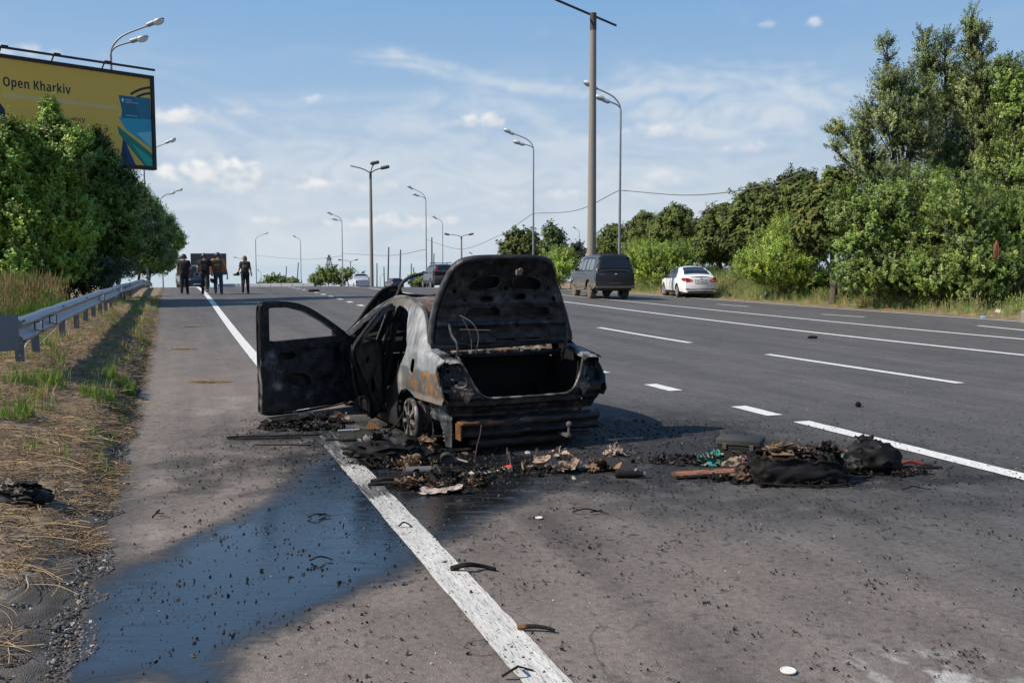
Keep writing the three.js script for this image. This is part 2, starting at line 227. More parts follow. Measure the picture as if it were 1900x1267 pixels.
function asphalt(s, t, fineLevel) {
  const x = roadX(s, t), z = roadZ(s, t);
  const broad = fbm(s * 0.16, t * 0.4, 3), streak = fbm(s * 0.09 + 7, t * 2.2, 3), mid = fbm(s * 1.1, t * 1.4 + 5, 3);
  const dusty = sstep(4.8, 1.6, t + broad * 1.5 - sstep(3, 5, s) * 0.1) * sstep(30, 8, s);
  let c = mix3([0.080, 0.0735, 0.070], [0.155, 0.126, 0.107], dusty);
  let k = 1 + 0.2 * streak + 0.2 * mid + 0.18 * broad;
  for (const lane of [8.3, 12.3, 3.7]) for (const w of [-0.85, 0.85]) k *= 1 - 0.17 * Math.exp(-(((t - lane - w - 0.12 * fbm(s * 0.12, lane, 2)) / 0.34) ** 2)) * (lane < 5 ? sstep(9, 14, s) : 1);
  if (s < 12) {
    const tr = Math.abs(Math.hypot(0, polyline(trackLines[0], x, z)));
    k *= 1 - 0.3 * Math.exp(-((tr / 0.14) ** 2)) * (0.7 + 0.6 * clamp(0.5 + fbm(s * 6, t * 0.7, 3)));
    const so = soot(x + 0.25 * n2(s * 1.4, t * 1.4), z + 0.16 * n2(s * 1.7 + 5, t * 1.7)) * clamp(1.0 + 1.1 * fbm(s * 2.6, t * 2.6, 4));
    c = mix3(c, [0.010, 0.0095, 0.0095], clamp(so * 1.6) * 0.96);
    { const damp = sstep(-0.05, 0.4, fbm(s * 1.1 + 3, t * 0.55 + x * 0.3, 4)) * sstep(3.9, 4.8, s) * sstep(9.6, 8, s) * sstep(1.5, 0.9, t); k *= 1 - 0.55 * damp; const pale2 = sstep(0.1, 0.4, fbm(s * 0.8 + 9, t * 0.7, 3)) * sstep(4.5, 5.5, s) * sstep(1.4, 0.8, t); k *= 1 + 0.3 * pale2 * (1 - damp); }
    const spk = fbm(s * 7, t * 7, 4); k *= 1 - 0.6 * sstep(0.34, 0.5, spk) * sstep(0.02, 0.2, soot(x, z) + 0.12);
    const pale = Math.exp(-(((x + 2.9) / 0.85) ** 2) - ((z + 10.6) / 0.5) ** 2) + 0.7 * Math.exp(-(((x + 2.4) / 0.7) ** 2) - ((z + 7.4) / 0.25) ** 2);
    c = mix3(c, [0.21, 0.18, 0.145], clamp(pale * (0.55 + fbm(s * 2, t * 2, 3))) * 0.6);
    const ash = Math.exp(-(((x - 1.75) / 0.3) ** 2) - ((z + 3.55) / 0.22) ** 2); c = mix3(c, [0.36, 0.34, 0.32], clamp(ash * (0.2 + 2.2 * fbm(s * 4 + 2, t * 5, 4))));
  }
  if (t < 0.6) { const e = sstep(0.5, -0.4, t); k *= 1 + 0.12 * e * fbm(s * 3, t * 6, 3); c = mix3(c, [0.16, 0.13, 0.10], e * 0.5 * clamp(fbm(s * 0.8, t * 2 + 3, 3) + 0.3) * sstep(6, 9, s)); c = mix3(c, [0.04, 0.038, 0.036], sstep(-0.12, -0.42, t + 0.12 * fbm(s * 2, 1, 2)) * sstep(9.5, 7, s) * 0.75); }
  for (const j of [4.15, 12.55, 8.05]) k *= 1 - 0.35 * Math.exp(-(((t - j + 0.03 * fbm(s * 0.7, j, 3)) / 0.014) ** 2)) * clamp(0.6 + fbm(s * 0.5, j, 2));
  { const cr = Math.abs(fbm(s * 0.35 + 3, t * 0.5 + 8, 4)); k *= 1 - 0.4 * sstep(0.012, 0.002, cr) * sstep(-0.1, 0.3, n2(s * 0.4, t * 0.4)); }
  if (fineLevel) k *= 1 + fineLevel;
  return [c[0] * k, c[1] * k, c[2] * k];
}
function polyline(pts, x, z) { let d = 9; for (let i = 1; i < pts.length; i++) { const a = pts[i - 1], b = pts[i], t = clamp(((x - a.x) * (b.x - a.x) + (z - a.z) * (b.z - a.z)) / ((b.x - a.x) ** 2 + (b.z - a.z) ** 2)); d = Math.min(d, Math.hypot(x - lerp(a.x, b.x, t), z - lerp(a.z, b.z, t))); } return d; }
{
  const sheet = (s0, s1, t0, t1, ns, nt, w, h, bumpRep, bs) => {
    const r = rng(3 + s1);
    const tex = texture(w, h, (u, v) => { const f = (r() - 0.5) * 0.4 + (r() > 0.985 ? 1.1 * r() : 0) + 0.16 * n2(u * (t1 - t0) * 16, v * (s1 - s0) * 16); return srgb3(asphalt(lerp(s0, s1, v), lerp(t0, t1, u), f)); }, true, undefined, false);
    const g = gridGeo(nt, ns, (u, v) => { const s = lerp(s0, s1, v); let t = lerp(t0, t1, u); if (u === 0 && t0 === roadLeft) t += edgeJag(s); return V(roadX(s, t), roadH(s, t), roadZ(s, t)); });
    const uv2 = new Float32Array(g.attributes.position.count * 2), p = g.attributes.position;
    for (let i = 0; i < p.count; i++) { uv2[i * 2] = toT(p.getX(i), p.getZ(i)); uv2[i * 2 + 1] = toS(p.getX(i), p.getZ(i)); }
    g.setAttribute('uv1', new THREE.BufferAttribute(uv2, 2));
    const b = grain(bumpRep); b.channel = 1;
    return structure('asphalt', g, new THREE.MeshStandardMaterial({ map: tex, roughness: 0.86, bumpMap: b, bumpScale: bs }), road);
  };
  sheet(1.2, 9.2, roadLeft, 7.55, 160, 2, 1600, 1600, 0.8, 0.0035);
  sheet(9.2, 17.2, roadLeft, 7.55, 60, 2, 1024, 1024, 0.8, 0.0035);
  sheet(1.2, 17.2, 7.55, roadRight, 40, 20, 1024, 1024, 0.8, 0.0035);
  sheet(17.2, 64, roadLeft, roadRight, 160, 30, 1024, 1024, 0.5, 0.004);
  const far = gridGeo(20, 60, (u, v) => { const s = 64 + 700 * v * v, t = lerp(roadLeft, roadRight, u); return V(roadX(s, t), roadH(s, t), roadZ(s, t)); }); structure('asphalt_001', far, mat(0.085, 0.08, 0.078, 0.9), road);
  const back = gridGeo(4, 12, (u, v) => { const s = lerp(-60, 1.2, v), t = lerp(roadLeft, roadRight, u); return V(roadX(s, t), roadH(s, t), roadZ(s, t)); }); structure('asphalt_002', back, mat(0.12, 0.105, 0.097, 0.9), road);
}

// ---------------------------------------------------------------- painted lines
const lineTex = texture(512, 512, (u, v) => { const n = fbm(u * 9, v * 9, 4), f = fbm(u * 60, v * 60, 3); const w = clamp(0.9 + n * 0.22 - sstep(0.28, 0.5, f) * 0.45); return srgb3([0.70 * w, 0.685 * w, 0.65 * w]); }, true, [1, 1]);
const sootRun = smoothTable([[4.6, 0.05], [6.3, 0.3], [6.4, 0.85], [6.7, 0.85], [6.8, 0.5], [7.1, 0.3], [7.4, 0.35], [7.5, 0.78], [8.3, 0.86], [8.8, 0.97], [9.6, 0.97]]);
const dirtyTex = texture(512, 1024, (u, v) => { const n = fbm(u * 3, v * 14, 4), f = fbm(u * 22, v * 80, 3), so = Math.max(sootRun(v * 10 + 0.15 * fbm(u * 3, v * 30, 2)), 0.12); const w = clamp(0.92 + n * 0.3 - sstep(0.22, 0.42, f) * 0.6 - so * clamp(0.98 + n)); return srgb3([0.66 * w, 0.63 * w, 0.58 * w]); }, true, [1, 1], false);
const paintMat = new THREE.MeshStandardMaterial({ map: lineTex, roughness: 0.7, bumpMap: grain(1.5), bumpScale: 0.001 });
const dirtyMat = new THREE.MeshStandardMaterial({ map: dirtyTex, roughness: 0.7, bumpMap: grain(1.5), bumpScale: 0.001 });
function stripe(s0, s1, t, w, m = paintMat, tEnd = t, lift = 0.008) {
  const n = Math.max(1, Math.ceil((s1 - s0) / 0.12));
  const nn = Math.min(n, 700);
  const g = gridGeo(1, nn, (u, v) => { const s = lerp(s0, s1, v), tc = lerp(t, tEnd, v) + (u - 0.5) * w + 0.006 * n2(s * 9, u * 5 + t); return V(roadX(s, tc), roadH(s, tc) + lift, roadZ(s, tc)); }, (u, v) => (m === dirtyMat ? [u, lerp(s0, s1, v) / 10] : [u * w, lerp(s0, s1, v)]));
  structure(numbered('lane_marking'), g, m, road);
}
stripe(1.4, 9.6, 1.344, 0.19, dirtyMat); stripe(9.6, 75, 1.344, 0.185, paintMat, 1.32);
stripe(1.4, 7.92, 6.19, 0.2); for (let k = 0; k < 24; k++) stripe(8.34 + k * 2.12, 9.04 + k * 2.12, 6.17, 0.2);
for (let k = -1; k < 8; k++) stripe(9.75 + k * 7.05, 14.2 + k * 7.05, 10.3 - Math.max(0, k) * 0.06, 0.165);
stripe(2, 75, 14.62, 0.19); stripe(4, 75, 17.75, 0.18); stripe(6, 70, 23.1, 0.15);
for (const [a, b] of [[[1815, 604.5], [1990, 622]], [[1525, 583.5], [1605, 588.5]], [[1330, 564.5], [1390, 569]]]) { const p = onGround(...a), q = onGround(...b); stripe(toS(q.x, q.z), toS(p.x, p.z), toT(q.x, q.z), 0.17, paintMat, toT(p.x, p.z)); }

// ---------------------------------------------------------------- water left by the fire hoses, lying on the asphalt
{
  const outline = [[55, 1275], [90, 1220], [128, 1140], [158, 1085], [225, 1055], [290, 1030], [340, 1000], [420, 965], [470, 935], [520, 905], [560, 868], [610, 838], [700, 826], [860, 826], [1010, 842], [1048, 868], [1020, 905], [965, 940], [890, 972], [838, 1000], [800, 1022], [770, 1048], [742, 1072], [690, 1098], [620, 1122], [560, 1150], [510, 1180], [455, 1212], [425, 1240], [415, 1275]].map((p) => { const g = onGround(...p); return [g.x, g.z]; });
  let x0 = 9, x1 = -9, z0 = 9, z1 = -99; for (const p of outline) { x0 = Math.min(x0, p[0]); x1 = Math.max(x1, p[0]); z0 = Math.min(z0, p[1]); z1 = Math.max(z1, p[1]); }
  x0 -= 0.35; x1 += 0.35; z0 -= 0.35; z1 += 0.35;
  const wet0 = (x, z) => { const d = polyDist(outline, x, z); return d + 0.09 * fbm(x * 2.0, z * 2.0, 4) + 0.045 * fbm(x * 9, z * 12, 3); };
  const WN = 360, wf = new Float32Array((WN + 1) * (WN + 1)); for (let j = 0; j <= WN; j++) for (let i = 0; i <= WN; i++) wf[j * (WN + 1) + i] = wet0(lerp(x0, x1, i / WN), lerp(z0, z1, j / WN));
  const wet = (x, z) => { const a = clamp((x - x0) / (x1 - x0)) * WN, b = clamp((z - z0) / (z1 - z0)) * WN, i = Math.min(WN - 1, Math.floor(a)), j = Math.min(WN - 1, Math.floor(b)), u = a - i, v = b - j, k = j * (WN + 1) + i; return lerp(lerp(wf[k], wf[k + 1], u), lerp(wf[k + WN + 1], wf[k + WN + 2], u), v); };
  const alpha = texture(1024, 1024, (u, v) => { const x = lerp(x0, x1, u), z = lerp(z0, z1, v); const t = toT(x, z); return sstep(-0.10, 0.17, wet(x, z) + 0.05 * fbm(x * 5, z * 28, 3)) * sstep(-0.46, -0.40, t) * 0.97; }, false, undefined, false);
  const r = rng(41);
  const rough = texture(1024, 1024, (u, v) => { const x = lerp(x0, x1, u), z = lerp(z0, z1, v), d = wet(x, z), n = fbm(x * 2.4, z * 6.5, 4); return clamp(0.10 + n * 0.08 + 0.16 * sstep(0.12, 0.4, fbm(x * 1.6 + 4, z * 9, 4)) + sstep(0.3, -0.02, d) * 0.4 + 0.08 * fbm(x * 14, z * 26, 2) + (r() - 0.5) * 0.06 + 0.1 * sstep(-5.3, -6.4, z), 0.06, 0.9); }, false, undefined, false);
  const bump = texture(1024, 1024, (u, v) => { const x = lerp(x0, x1, u), z = lerp(z0, z1, v); return 0.5 + 0.25 * fbm(x * 8, z * 34, 3) + 0.3 * fbm(x * 40, z * 95, 2); }, false, undefined, false);
  const g = gridGeo(60, 60, (u, v) => { const x = lerp(x0, x1, u), z = lerp(z0, z1, v); return V(x, ground(x, z) * (toT(x, z) > roadLeft ? 1 : 0) + 0.0045, z); });
  const keep = [], p = g.attributes.position; for (let i = 0; i < g.index.count; i += 3) { const q = [0, 1, 2].map((k) => g.index.getX(i + k)); if (q.some((j) => wet(p.getX(j), p.getZ(j)) > -0.12) && q.every((j) => toT(p.getX(j), p.getZ(j)) > roadLeft - 0.02)) keep.push(q[0], q[2], q[1]); }
  g.setIndex(keep); g.computeVertexNormals();
  structure('puddle', g, phys(0.008, 0.008, 0.0085, 1, { roughnessMap: rough, alphaMap: alpha, transparent: true, bumpMap: bump, bumpScale: 0.0016, ior: 2.25 }));
}

// ---------------------------------------------------------------- sheet metal: an outline in (a, b), finely split, then bent onto a surface
const shapeOf = (pts, holes = []) => { const s = new THREE.Shape(pts.map((p) => new THREE.Vector2(p[0], p[1]))); for (const h of holes) s.holes.push(new THREE.Path(h.map((p) => new THREE.Vector2(p[0], p[1])))); return s; };
function smoothLoop(pts, n = 4, closed = true) { const c = new THREE.CatmullRomCurve3(pts.map((p) => V(p[0], p[1], 0)), closed, 'centripetal'); return c.getPoints(pts.length * n).slice(0, closed ? -1 : undefined).map((p) => [p.x, p.y]); }
const oval = (x, y, rx, ry, n = 14, pw = 1) => Array.from({ length: n }, (_, i) => { const a = i / n * Math.PI * 2, c = Math.cos(a), s = Math.sin(a); return [x + rx * Math.sign(c) * Math.abs(c) ** pw, y + ry * Math.sign(s) * Math.abs(s) ** pw]; });
function sheetMetal(shape, fn, edge = 0.06, crease = 0.9) {
  let g = new THREE.ShapeGeometry(shape, 6).toNonIndexed();
  g.deleteAttribute('normal'); g = new TessellateModifier(edge, 14).modify(g);
  const p = g.attributes.position, uv = new Float32Array(p.count * 2);
  for (let i = 0; i < p.count; i++) { const a = p.getX(i), b = p.getY(i), q = fn(a, b); uv[i * 2] = a; uv[i * 2 + 1] = b; p.setXYZ(i, q.x, q.y, q.z); }
  g.setAttribute('uv', new THREE.BufferAttribute(uv, 2)); g.deleteAttribute('normal');
  g = mergeVertices(g, 1e-4); g.computeVertexNormals();
  return crease ? toCreasedNormals(g, crease) : g;
}
function pressed(shape, depth, bevel = 0.008) { return new THREE.ExtrudeGeometry(shape, { depth, bevelEnabled: bevel > 0, bevelThickness: bevel, bevelSize: bevel, bevelOffset: -bevel, bevelSegments: 2, curveSegments: 8, steps: 1 }); }

// ---------------------------------------------------------------- the burnt-out sedan on the shoulder
{
  const A = 25 * Math.PI / 180;
  const car = thing('burnt_car', 'burnt-out sedan with open boot lid and open front door on the wet road shoulder', 'car', V(-0.2, 0.0, -8.84), A);
  const P = (x, y, q) => V(x, y, -q);                                     // q: metres ahead of the rear axle
  const top = smoothTable([[-0.82, 0.70], [-0.75, 0.82], [-0.33, 0.875], [-0.2, 0.96], [-0.05, 1.06], [0.17, 1.19], [0.4, 1.27], [0.75, 1.315], [1.05, 1.325], [1.3, 1.30], [1.55, 1.235], [1.79, 1.145], [2.17, 0.985], [2.5, 0.835], [2.62, 0.82], [3.1, 0.77], [3.4, 0.68], [3.5, 0.55]]);
  const wide = table([[0.05, 0.79], [0.3, 0.825], [0.55, 0.84], [0.7, 0.83], [0.85, 0.80], [1.0, 0.735], [1.15, 0.665], [1.33, 0.58]]);
  const plan = smoothTable([[-0.85, 0.94], [-0.6, 0.965], [0, 0.99], [0.6, 1], [2.3, 1], [2.9, 0.96], [3.3, 0.85], [3.5, 0.7]]);
  const roll = 0.05;
  const half = (q, y) => { const d = clamp((top(q) - y) / roll); return wide(y) * plan(q) - roll * (1 - Math.sqrt(1 - (1 - d) * (1 - d))) * 0.7 + 0.006 * n3(q * 3, y * 4, 2); };

  // soot, bare scale, ash and rust burnt into the steel
  const burn = (x, y, z) => {
    const n = fbm3(x * 3, y * 3, z * 3, 4), m = fbm3(x * 9 + 4, y * 9, z * 9, 3);
    let c = mix3([0.013, 0.013, 0.0145], [0.034, 0.037, 0.042], sstep(-0.15, 0.4, n));
    c = mix3(c, [0.042, 0.026, 0.016], sstep(0.1, 0.45, m) * 0.6);
    c = mix3(c, [0.007, 0.007, 0.007], sstep(0.05, 0.4, -m));
    return c;
  };
  const dark = (x, y, z) => { const c = burn(x, y, z); return [c[0] * 0.55, c[1] * 0.55, c[2] * 0.58]; };
  const black = (x, y, z) => { const k = 0.5 + 0.5 * fbm3(x * 6, y * 6, z * 6, 2); return [0.012 * k + 0.004, 0.011 * k + 0.004, 0.011 * k + 0.004]; };
  const scorch = texture(768, 768, (u, v) => { const n = fbm(u * 5, v * 5, 5), f = fbm(u * 28, v * 28, 4), s = fbm(u * 40 + n, v * 5, 3), bl = Math.abs(fbm(u * 14 + 7, v * 14, 4)); let k = 0.42 + 0.5 * n + 0.35 * f + 0.25 * s; k += 0.6 * sstep(0.42, 0.6, f + 0.4 * n); k *= 1 - 0.5 * sstep(0.05, 0.0, bl); const rust = sstep(0.18, 0.4, fbm(u * 9 + 3, v * 9 + 5, 4)) * 0.5; return [clamp(toSRGB(clamp(k * (1 + 0.35 * rust)))), clamp(toSRGB(clamp(k * (1 - 0.12 * rust)))), clamp(toSRGB(clamp(k * (1 - 0.4 * rust))))]; }, true, [1.1, 1.1]);
  const scorchBump = texture(512, 512, (u, v) => clamp(0.5 + 0.3 * fbm(u * 12, v * 12, 4) + 0.3 * fbm(u * 50, v * 50, 3)), false, [1.1, 1.1]);
  const steel = new THREE.MeshStandardMaterial({ vertexColors: true, roughness: 0.46, metalness: 0.3, map: scorch, bumpMap: scorchBump, bumpScale: 0.006 });
  const sooty = new THREE.MeshPhysicalMaterial({ vertexColors: true, roughness: 0.85, specularIntensity: 0.4, bumpMap: grain(6), bumpScale: 0.002 });
  const put = (name, geo, fn = burn, m = steel, parent = car, label) => { const g = Array.isArray(geo) ? merge(geo) : geo, up = m === steel ? 2.0 : 1; return part(name, paint(g, (x, y, z) => { const c = fn(x, y, z); return [c[0] * up, c[1] * up, c[2] * up]; }), m, parent, label); };

  // the flanks
  const sideTex = (seed) => texture(1536, 512, (u, v) => {
    const q = lerp(-0.9, 3.6, u), y = v * 1.4; const n = fbm(q * 2.2 + seed, y * 2.2, 4), m = fbm(q * 7 + seed, y * 7, 4), st = fbm(q * 9 - y * 5 + seed, y * 1.5 + q, 4);
    let c = burn(q, y, seed);
    const up = sstep(0.66, 0.74, y + 0.02 * m) * sstep(1.9, 0.9, q);                       // ash-pale upper quarter and pillar
    const pale = clamp(0.66 + st * 0.6 + n * 0.75);
    c = mix3(c, mix3([0.065, 0.073, 0.085], [0.38, 0.385, 0.39], pale), up * sstep(1.25, 0.5, q));
    c = mix3(c, [0.11, 0.085, 0.065], sstep(1.17, 1.27, y + m * 0.08) * 0.65);
    c = mix3(c, [0.17, 0.12, 0.085], up * sstep(0.25, 0.5, m - 0.2 * n) * 0.4);
    const blue = sstep(0.64, 0.70, y) * sstep(0.86, 0.76, y) * sstep(0.45, 0.2, q); c = mix3(c, [0.19, 0.215, 0.245], blue * 0.65 * clamp(0.7 + m));
    const low = sstep(0.70, 0.69, y + 0.012 * m) * sstep(0.42, 0.28, q) * sstep(0.40, 0.43, y);
    const scale = mix3([0.062, 0.078, 0.088], [0.12, 0.14, 0.15], clamp(0.4 + n));
    const rz = -0.02 - 0.22 * sstep(-0.25, 0.05, q) + fbm(q * 9 + 3, y * 6 + 9, 5) * 1.2 + 0.55 * Math.exp(-(((q + 0.56) / 0.16) ** 2)) * 0.55 + 0.3 * Math.exp(-(((q + 0.02) / 0.14) ** 2)) * sstep(0.66, 0.55, y) - 0.1;
    const rust = mix3([0.33, 0.15, 0.035], [0.20, 0.085, 0.022], clamp(0.5 + m));
    c = mix3(c, mix3(scale, rust, sstep(0.04, 0.12, rz) * 0.95), low);
    c = mix3(c, [0.34, 0.33, 0.32], sstep(0.5, 0.47, y) * sstep(0.41, 0.43, y) * low * 0.4);
    c = mix3(c, [0.42, 0.42, 0.42], Math.exp(-(((q - 0.3) / 0.05) ** 2) - ((y - 0.58) / 0.1) ** 2) * 0.8);
    return srgb3(c);
  }, true, undefined, false);
  const arch = (q0) => [[q0 + 0.47, 0.1], [q0 + 0.46, 0.22], [q0 + 0.39, 0.37], [q0 + 0.28, 0.455], [q0 + 0.12, 0.49]];
  const flank = [[-0.75, 0.82], [-0.63, 0.745], [-0.79, 0.51], [-0.73, 0.44], [-0.1, 0.43], [0.0, 0.475], ...arch(0).reverse(), [2.04, 0.1], [2.08, 0.25], [2.2, 0.4], [2.4, 0.49], [2.6, 0.49], [2.8, 0.4], [2.92, 0.25], [2.95, 0.14], [3.42, 0.16], [3.48, 0.4], [3.48, 0.55]];
  const crown = []; for (let q = 3.45; q > -0.74; q -= 0.06) crown.push([q, top(q)]);
  const rearDoorHole = smoothLoop([[0.55, 1.165], [0.50, 1.11], [0.30, 0.94], [0.22, 0.86], [0.27, 0.72], [0.42, 0.56], [0.60, 0.45], [0.78, 0.36], [0.80, 0.17], [1.0, 0.155], [1.04, 0.2], [1.02, 0.7], [1.0, 1.0], [0.97, 1.22], [0.75, 1.225]], 3);
  const frontDoorHole = smoothLoop([[1.12, 0.2], [1.16, 0.155], [1.95, 0.155], [2.04, 0.24], [2.1, 0.5], [2.34, 0.76], [2.1, 0.90], [1.72, 1.085], [1.45, 1.19], [1.2, 1.225], [1.10, 1.2], [1.12, 0.9]], 3);
  const filler = oval(-0.02, 0.715, 0.062, 0.075, 16, 0.8);
  for (const side of [-1, 1]) {
    const map = sideTex(side * 3 + 5); map.repeat.set(1 / 4.5, 1 / 1.4); map.offset.set(0.9 / 4.5, 0);
    const skin = new THREE.MeshStandardMaterial({ map, roughness: 0.46, metalness: 0.3, bumpMap: grain(3), bumpScale: 0.003 });
    const holes = [rearDoorHole, frontDoorHole]; if (side < 0) holes.push(filler);
    const g = sheetMetal(shapeOf([...flank, ...crown], holes), (q, y) => P(side * half(q, y) * (side > 0 ? 1 + 0.05 * sstep(0, -0.7, q) : 1), y, q), 0.05, 0.7);
    const s = part('body_side', g, skin, car, side < 0 ? 'ash-pale left flank with orange rust on the rear quarter' : undefined);
    put('inner_skin', sheetMetal(shapeOf([...flank, ...crown], holes), (q, y) => P(side * (half(q, y) - 0.014), y - 0.004, q), 0.14, 0.7), black, sooty, s);
    for (const loop of [rearDoorHole, frontDoorHole]) {                   // the folded flanges round the door openings
      const path = loop.map(([q, y]) => P(side * (half(q, y) - 0.014), y, q)); path.push(path[0]);
      put('door_flange', tube(path, 0.013, 5, path.length * 2), (x, y, z) => { const c = burn(x, y, z); const k = y > 0.75 ? sstep(-0.1, 0.3, n3(x * 5, y * 5, z * 5)) : 0.1; return mix3(c, [0.24, 0.22, 0.2], k * 0.7); }, steel, s);
      const inner = loop.map(([q, y]) => P(side * (half(q, y) - 0.075), y + (y > 0.6 ? -0.01 : 0.02), q)); inner.push(inner[0]);
      put('door_flange', tube(inner, 0.010, 5, inner.length * 2), dark, steel, s);
    }
    if (side < 0) { put('fuel_filler', [tube([...oval(-0.02, 0.715, 0.062, 0.075, 12, 0.8), [0.042, 0.715]].map(([q, y]) => P(-half(q, y) + 0.004, y, q)), 0.008, 5, 36), move(new THREE.TorusGeometry(0.042, 0.013, 6, 18), -half(-0.02, 0.71) + 0.045, 0.712, 0.03, 0, Math.PI / 2, 0), cyl(0.075, 0.07, 0.03, 16, -half(0, 0.71) + 0.085, 0.71, 0.02, 0, 0, Math.PI / 2)], (x) => (x > -0.77 ? [0.02, 0.02, 0.02] : [0.3, 0.29, 0.28]), steel, s); }
    // wheel house, sill
    put('wheel_house', gridGeo(14, 4, (u, v) => { const a = lerp(-0.35, Math.PI + 0.35, u); return P(side * lerp(0.78, 0.42, v), 0.17 + 0.33 * Math.sin(a), 0.06 + 0.4 * Math.cos(a)); }), black, sooty);
    put('wheel_house', gridGeo(14, 4, (u, v) => { const a = lerp(-0.3, Math.PI + 0.3, u); return P(side * lerp(0.78, 0.42, v), 0.18 + 0.33 * Math.sin(a), 2.5 + 0.42 * Math.cos(a)); }), black, sooty);
    put('sill', rbox(0.13, 0.12, 1.62, 0.02, side * 0.74, 0.115, -1.27), dark);
    put('pillar', bar(P(side * 0.79, 0.2, 1.075), P(side * 0.60, 1.22, 1.06), 0.035, 6), dark);
  }

  // roof, scuttle, crumpled bonnet
  put('roof', gridGeo(30, 40, (u, v) => { const q = lerp(0.15, 1.5, v), x = lerp(-1, 1, u), w = half(q, top(q)) + 0.004; return P(x * w, top(q) + 0.012 * n2(x * 1.5, q * 1.5) + 0.03 * (1 - x * x) - 0.035 * (1 - x ** 4) * Math.sin(v * 3.1) + 0.006 * n3(x * 3, q * 4, 1), q); }, (u, v) => [u * 1.2, v * 1.4]), (x, y, z) => { const c = burn(x, y, z), k = fbm3(x * 7, 1, z * 7, 3); return mix3(mix3(c, [0.13, 0.085, 0.065], 0.75), [0.25, 0.23, 0.22], sstep(-0.05, 0.4, k) * 0.6); }, sooty, car, 'scorched reddish-grey roof skin');
  for (const s of [-1, 1]) put('roof_rail', tube([-0.2, 0.17, 0.5, 0.9, 1.2, 1.5, 1.8, 2.17, 2.5].map((q) => P(s * (half(q, top(q)) + 0.004), top(q) + 0.004, q)), 0.018, 6, 40), (x, y, z) => { const k = n3(x * 5, y * 5, z * 5); return mix3([0.08, 0.07, 0.062], [0.30, 0.28, 0.26], sstep(-0.1, 0.4, k)); });
  put('window_header', tube([-1, -0.5, 0, 0.5, 1].map((x) => P(x * 0.57, top(0.16) + 0.02 * (1 - x * x), 0.16)), 0.022, 6, 20), dark); put('window_header', tube([-1, -0.5, 0, 0.5, 1].map((x) => P(x * 0.58, top(1.5) + 0.035 * (1 - x * x), 1.5)), 0.025, 6, 20), dark);
  put('dashboard', [rbox(1.36, 0.16, 0.34, 0.03, 0, 0.72, -2.2), tube([P(-0.65, 0.7, 2.1), P(-0.2, 0.78, 2.05), P(0.3, 0.72, 2.1), P(0.65, 0.76, 2.1)], 0.03)], black, sooty);
  put('bonnet', gridGeo(24, 20, (u, v) => { const q = lerp(2.45, 3.42, v), x = lerp(-0.7, 0.7, u); return P(x * plan(q), top(Math.max(2.55, q)) + 0.05 * (1 - (x / 0.7) ** 2) + 0.05 * fbm(x * 3, q * 4, 3) - 0.03, q); }), dark, sooty);
  { const o = [[-0.74, 0.84], [-0.60, 0.975], [-0.425, 1.21], [-0.27, 1.36], [-0.1, 1.385], [-0.05, 1.30], [0.1, 1.28], [0.3, 1.265], [0.55, 1.28], [0.6, 1.1], [0.66, 0.86]]; put('raised_bonnet', [sheetMetal(shapeOf(o), (a, b) => P(a, b, 2.62 + 0.05 * n2(a * 4, b * 4)), 0.07, 0.5), tube([...o, o[0]].map(([a, b]) => P(a, b, 2.61)), 0.022, 6, 60)], dark, sooty, car, 'twisted blackened bonnet edge behind the roof'); }
  put('bonnet_hinge', tube([P(-0.2, 1.22, 2.5), P(-0.14, 1.30, 2.5), P(-0.08, 1.43, 2.5), P(0.02, 1.505, 2.5), P(0.19, 1.55, 2.5)], 0.022, 6, 24), dark);
  put('bonnet_hinge', [rbox(0.30, 0.055, 0.06, 0.012, 0.40, 1.555, -2.3), bar(P(0.47, 1.05, 2.35), P(0.47, 1.55, 2.3), 0.035, 6)], (x, y, z) => mix3(dark(x, y, z), [0.05, 0.02, 0.014], 0.6));

  // cabin: floor, seats burnt down to frames, boot tray
  put('floor_pan', [box(1.5, 0.03, 3.3, 0, 0.10, -1.2), box(1.4, 0.5, 0.03, 0, 0.35, -2.4), rbox(0.2, 0.14, 1.6, 0.03, 0, 0.18, -1.4)], black, sooty);
  for (const x of [-0.36, 0.36]) put('seat', [tube([P(x - 0.2, 0.25, 1.25), P(x - 0.21, 0.6, 1.12), P(x - 0.17, 0.95, 1.0), P(x - 0.08, 1.06, 0.96), P(x + 0.08, 1.06, 0.96), P(x + 0.17, 0.95, 1.0), P(x + 0.21, 0.6, 1.12), P(x + 0.2, 0.25, 1.25)], 0.017, 5, 40), rbox(0.44, 0.1, 0.45, 0.03, x, 0.26, -1.5), ...[0.45, 0.58, 0.7, 0.84].map((y) => bar(P(x - 0.2, y, 1.15 - y * 0.12), P(x + 0.2, y, 1.15 - y * 0.12), 0.008, 5))], black, sooty);
  put('rear_seat', [rbox(1.3, 0.5, 0.1, 0.03, 0, 0.52, -0.12, 0.25), rbox(1.3, 0.12, 0.5, 0.03, 0, 0.28, -0.45)], black, sooty);
  put('boot_tray', [gridGeo(12, 8, (u, v) => P(lerp(-0.62, 0.62, u), 0.26 + 0.02 * n2(u * 4, v * 4), lerp(-0.78, 0.1, v))), box(0.03, 0.5, 0.66, -0.63, 0.5, 0.30), box(0.03, 0.5, 0.66, 0.63, 0.5, 0.30), box(1.26, 0.02, 0.3, 0, 0.80, 0.13), box(1.28, 0.6, 0.02, 0, 0.52, -0.02)], black, sooty);
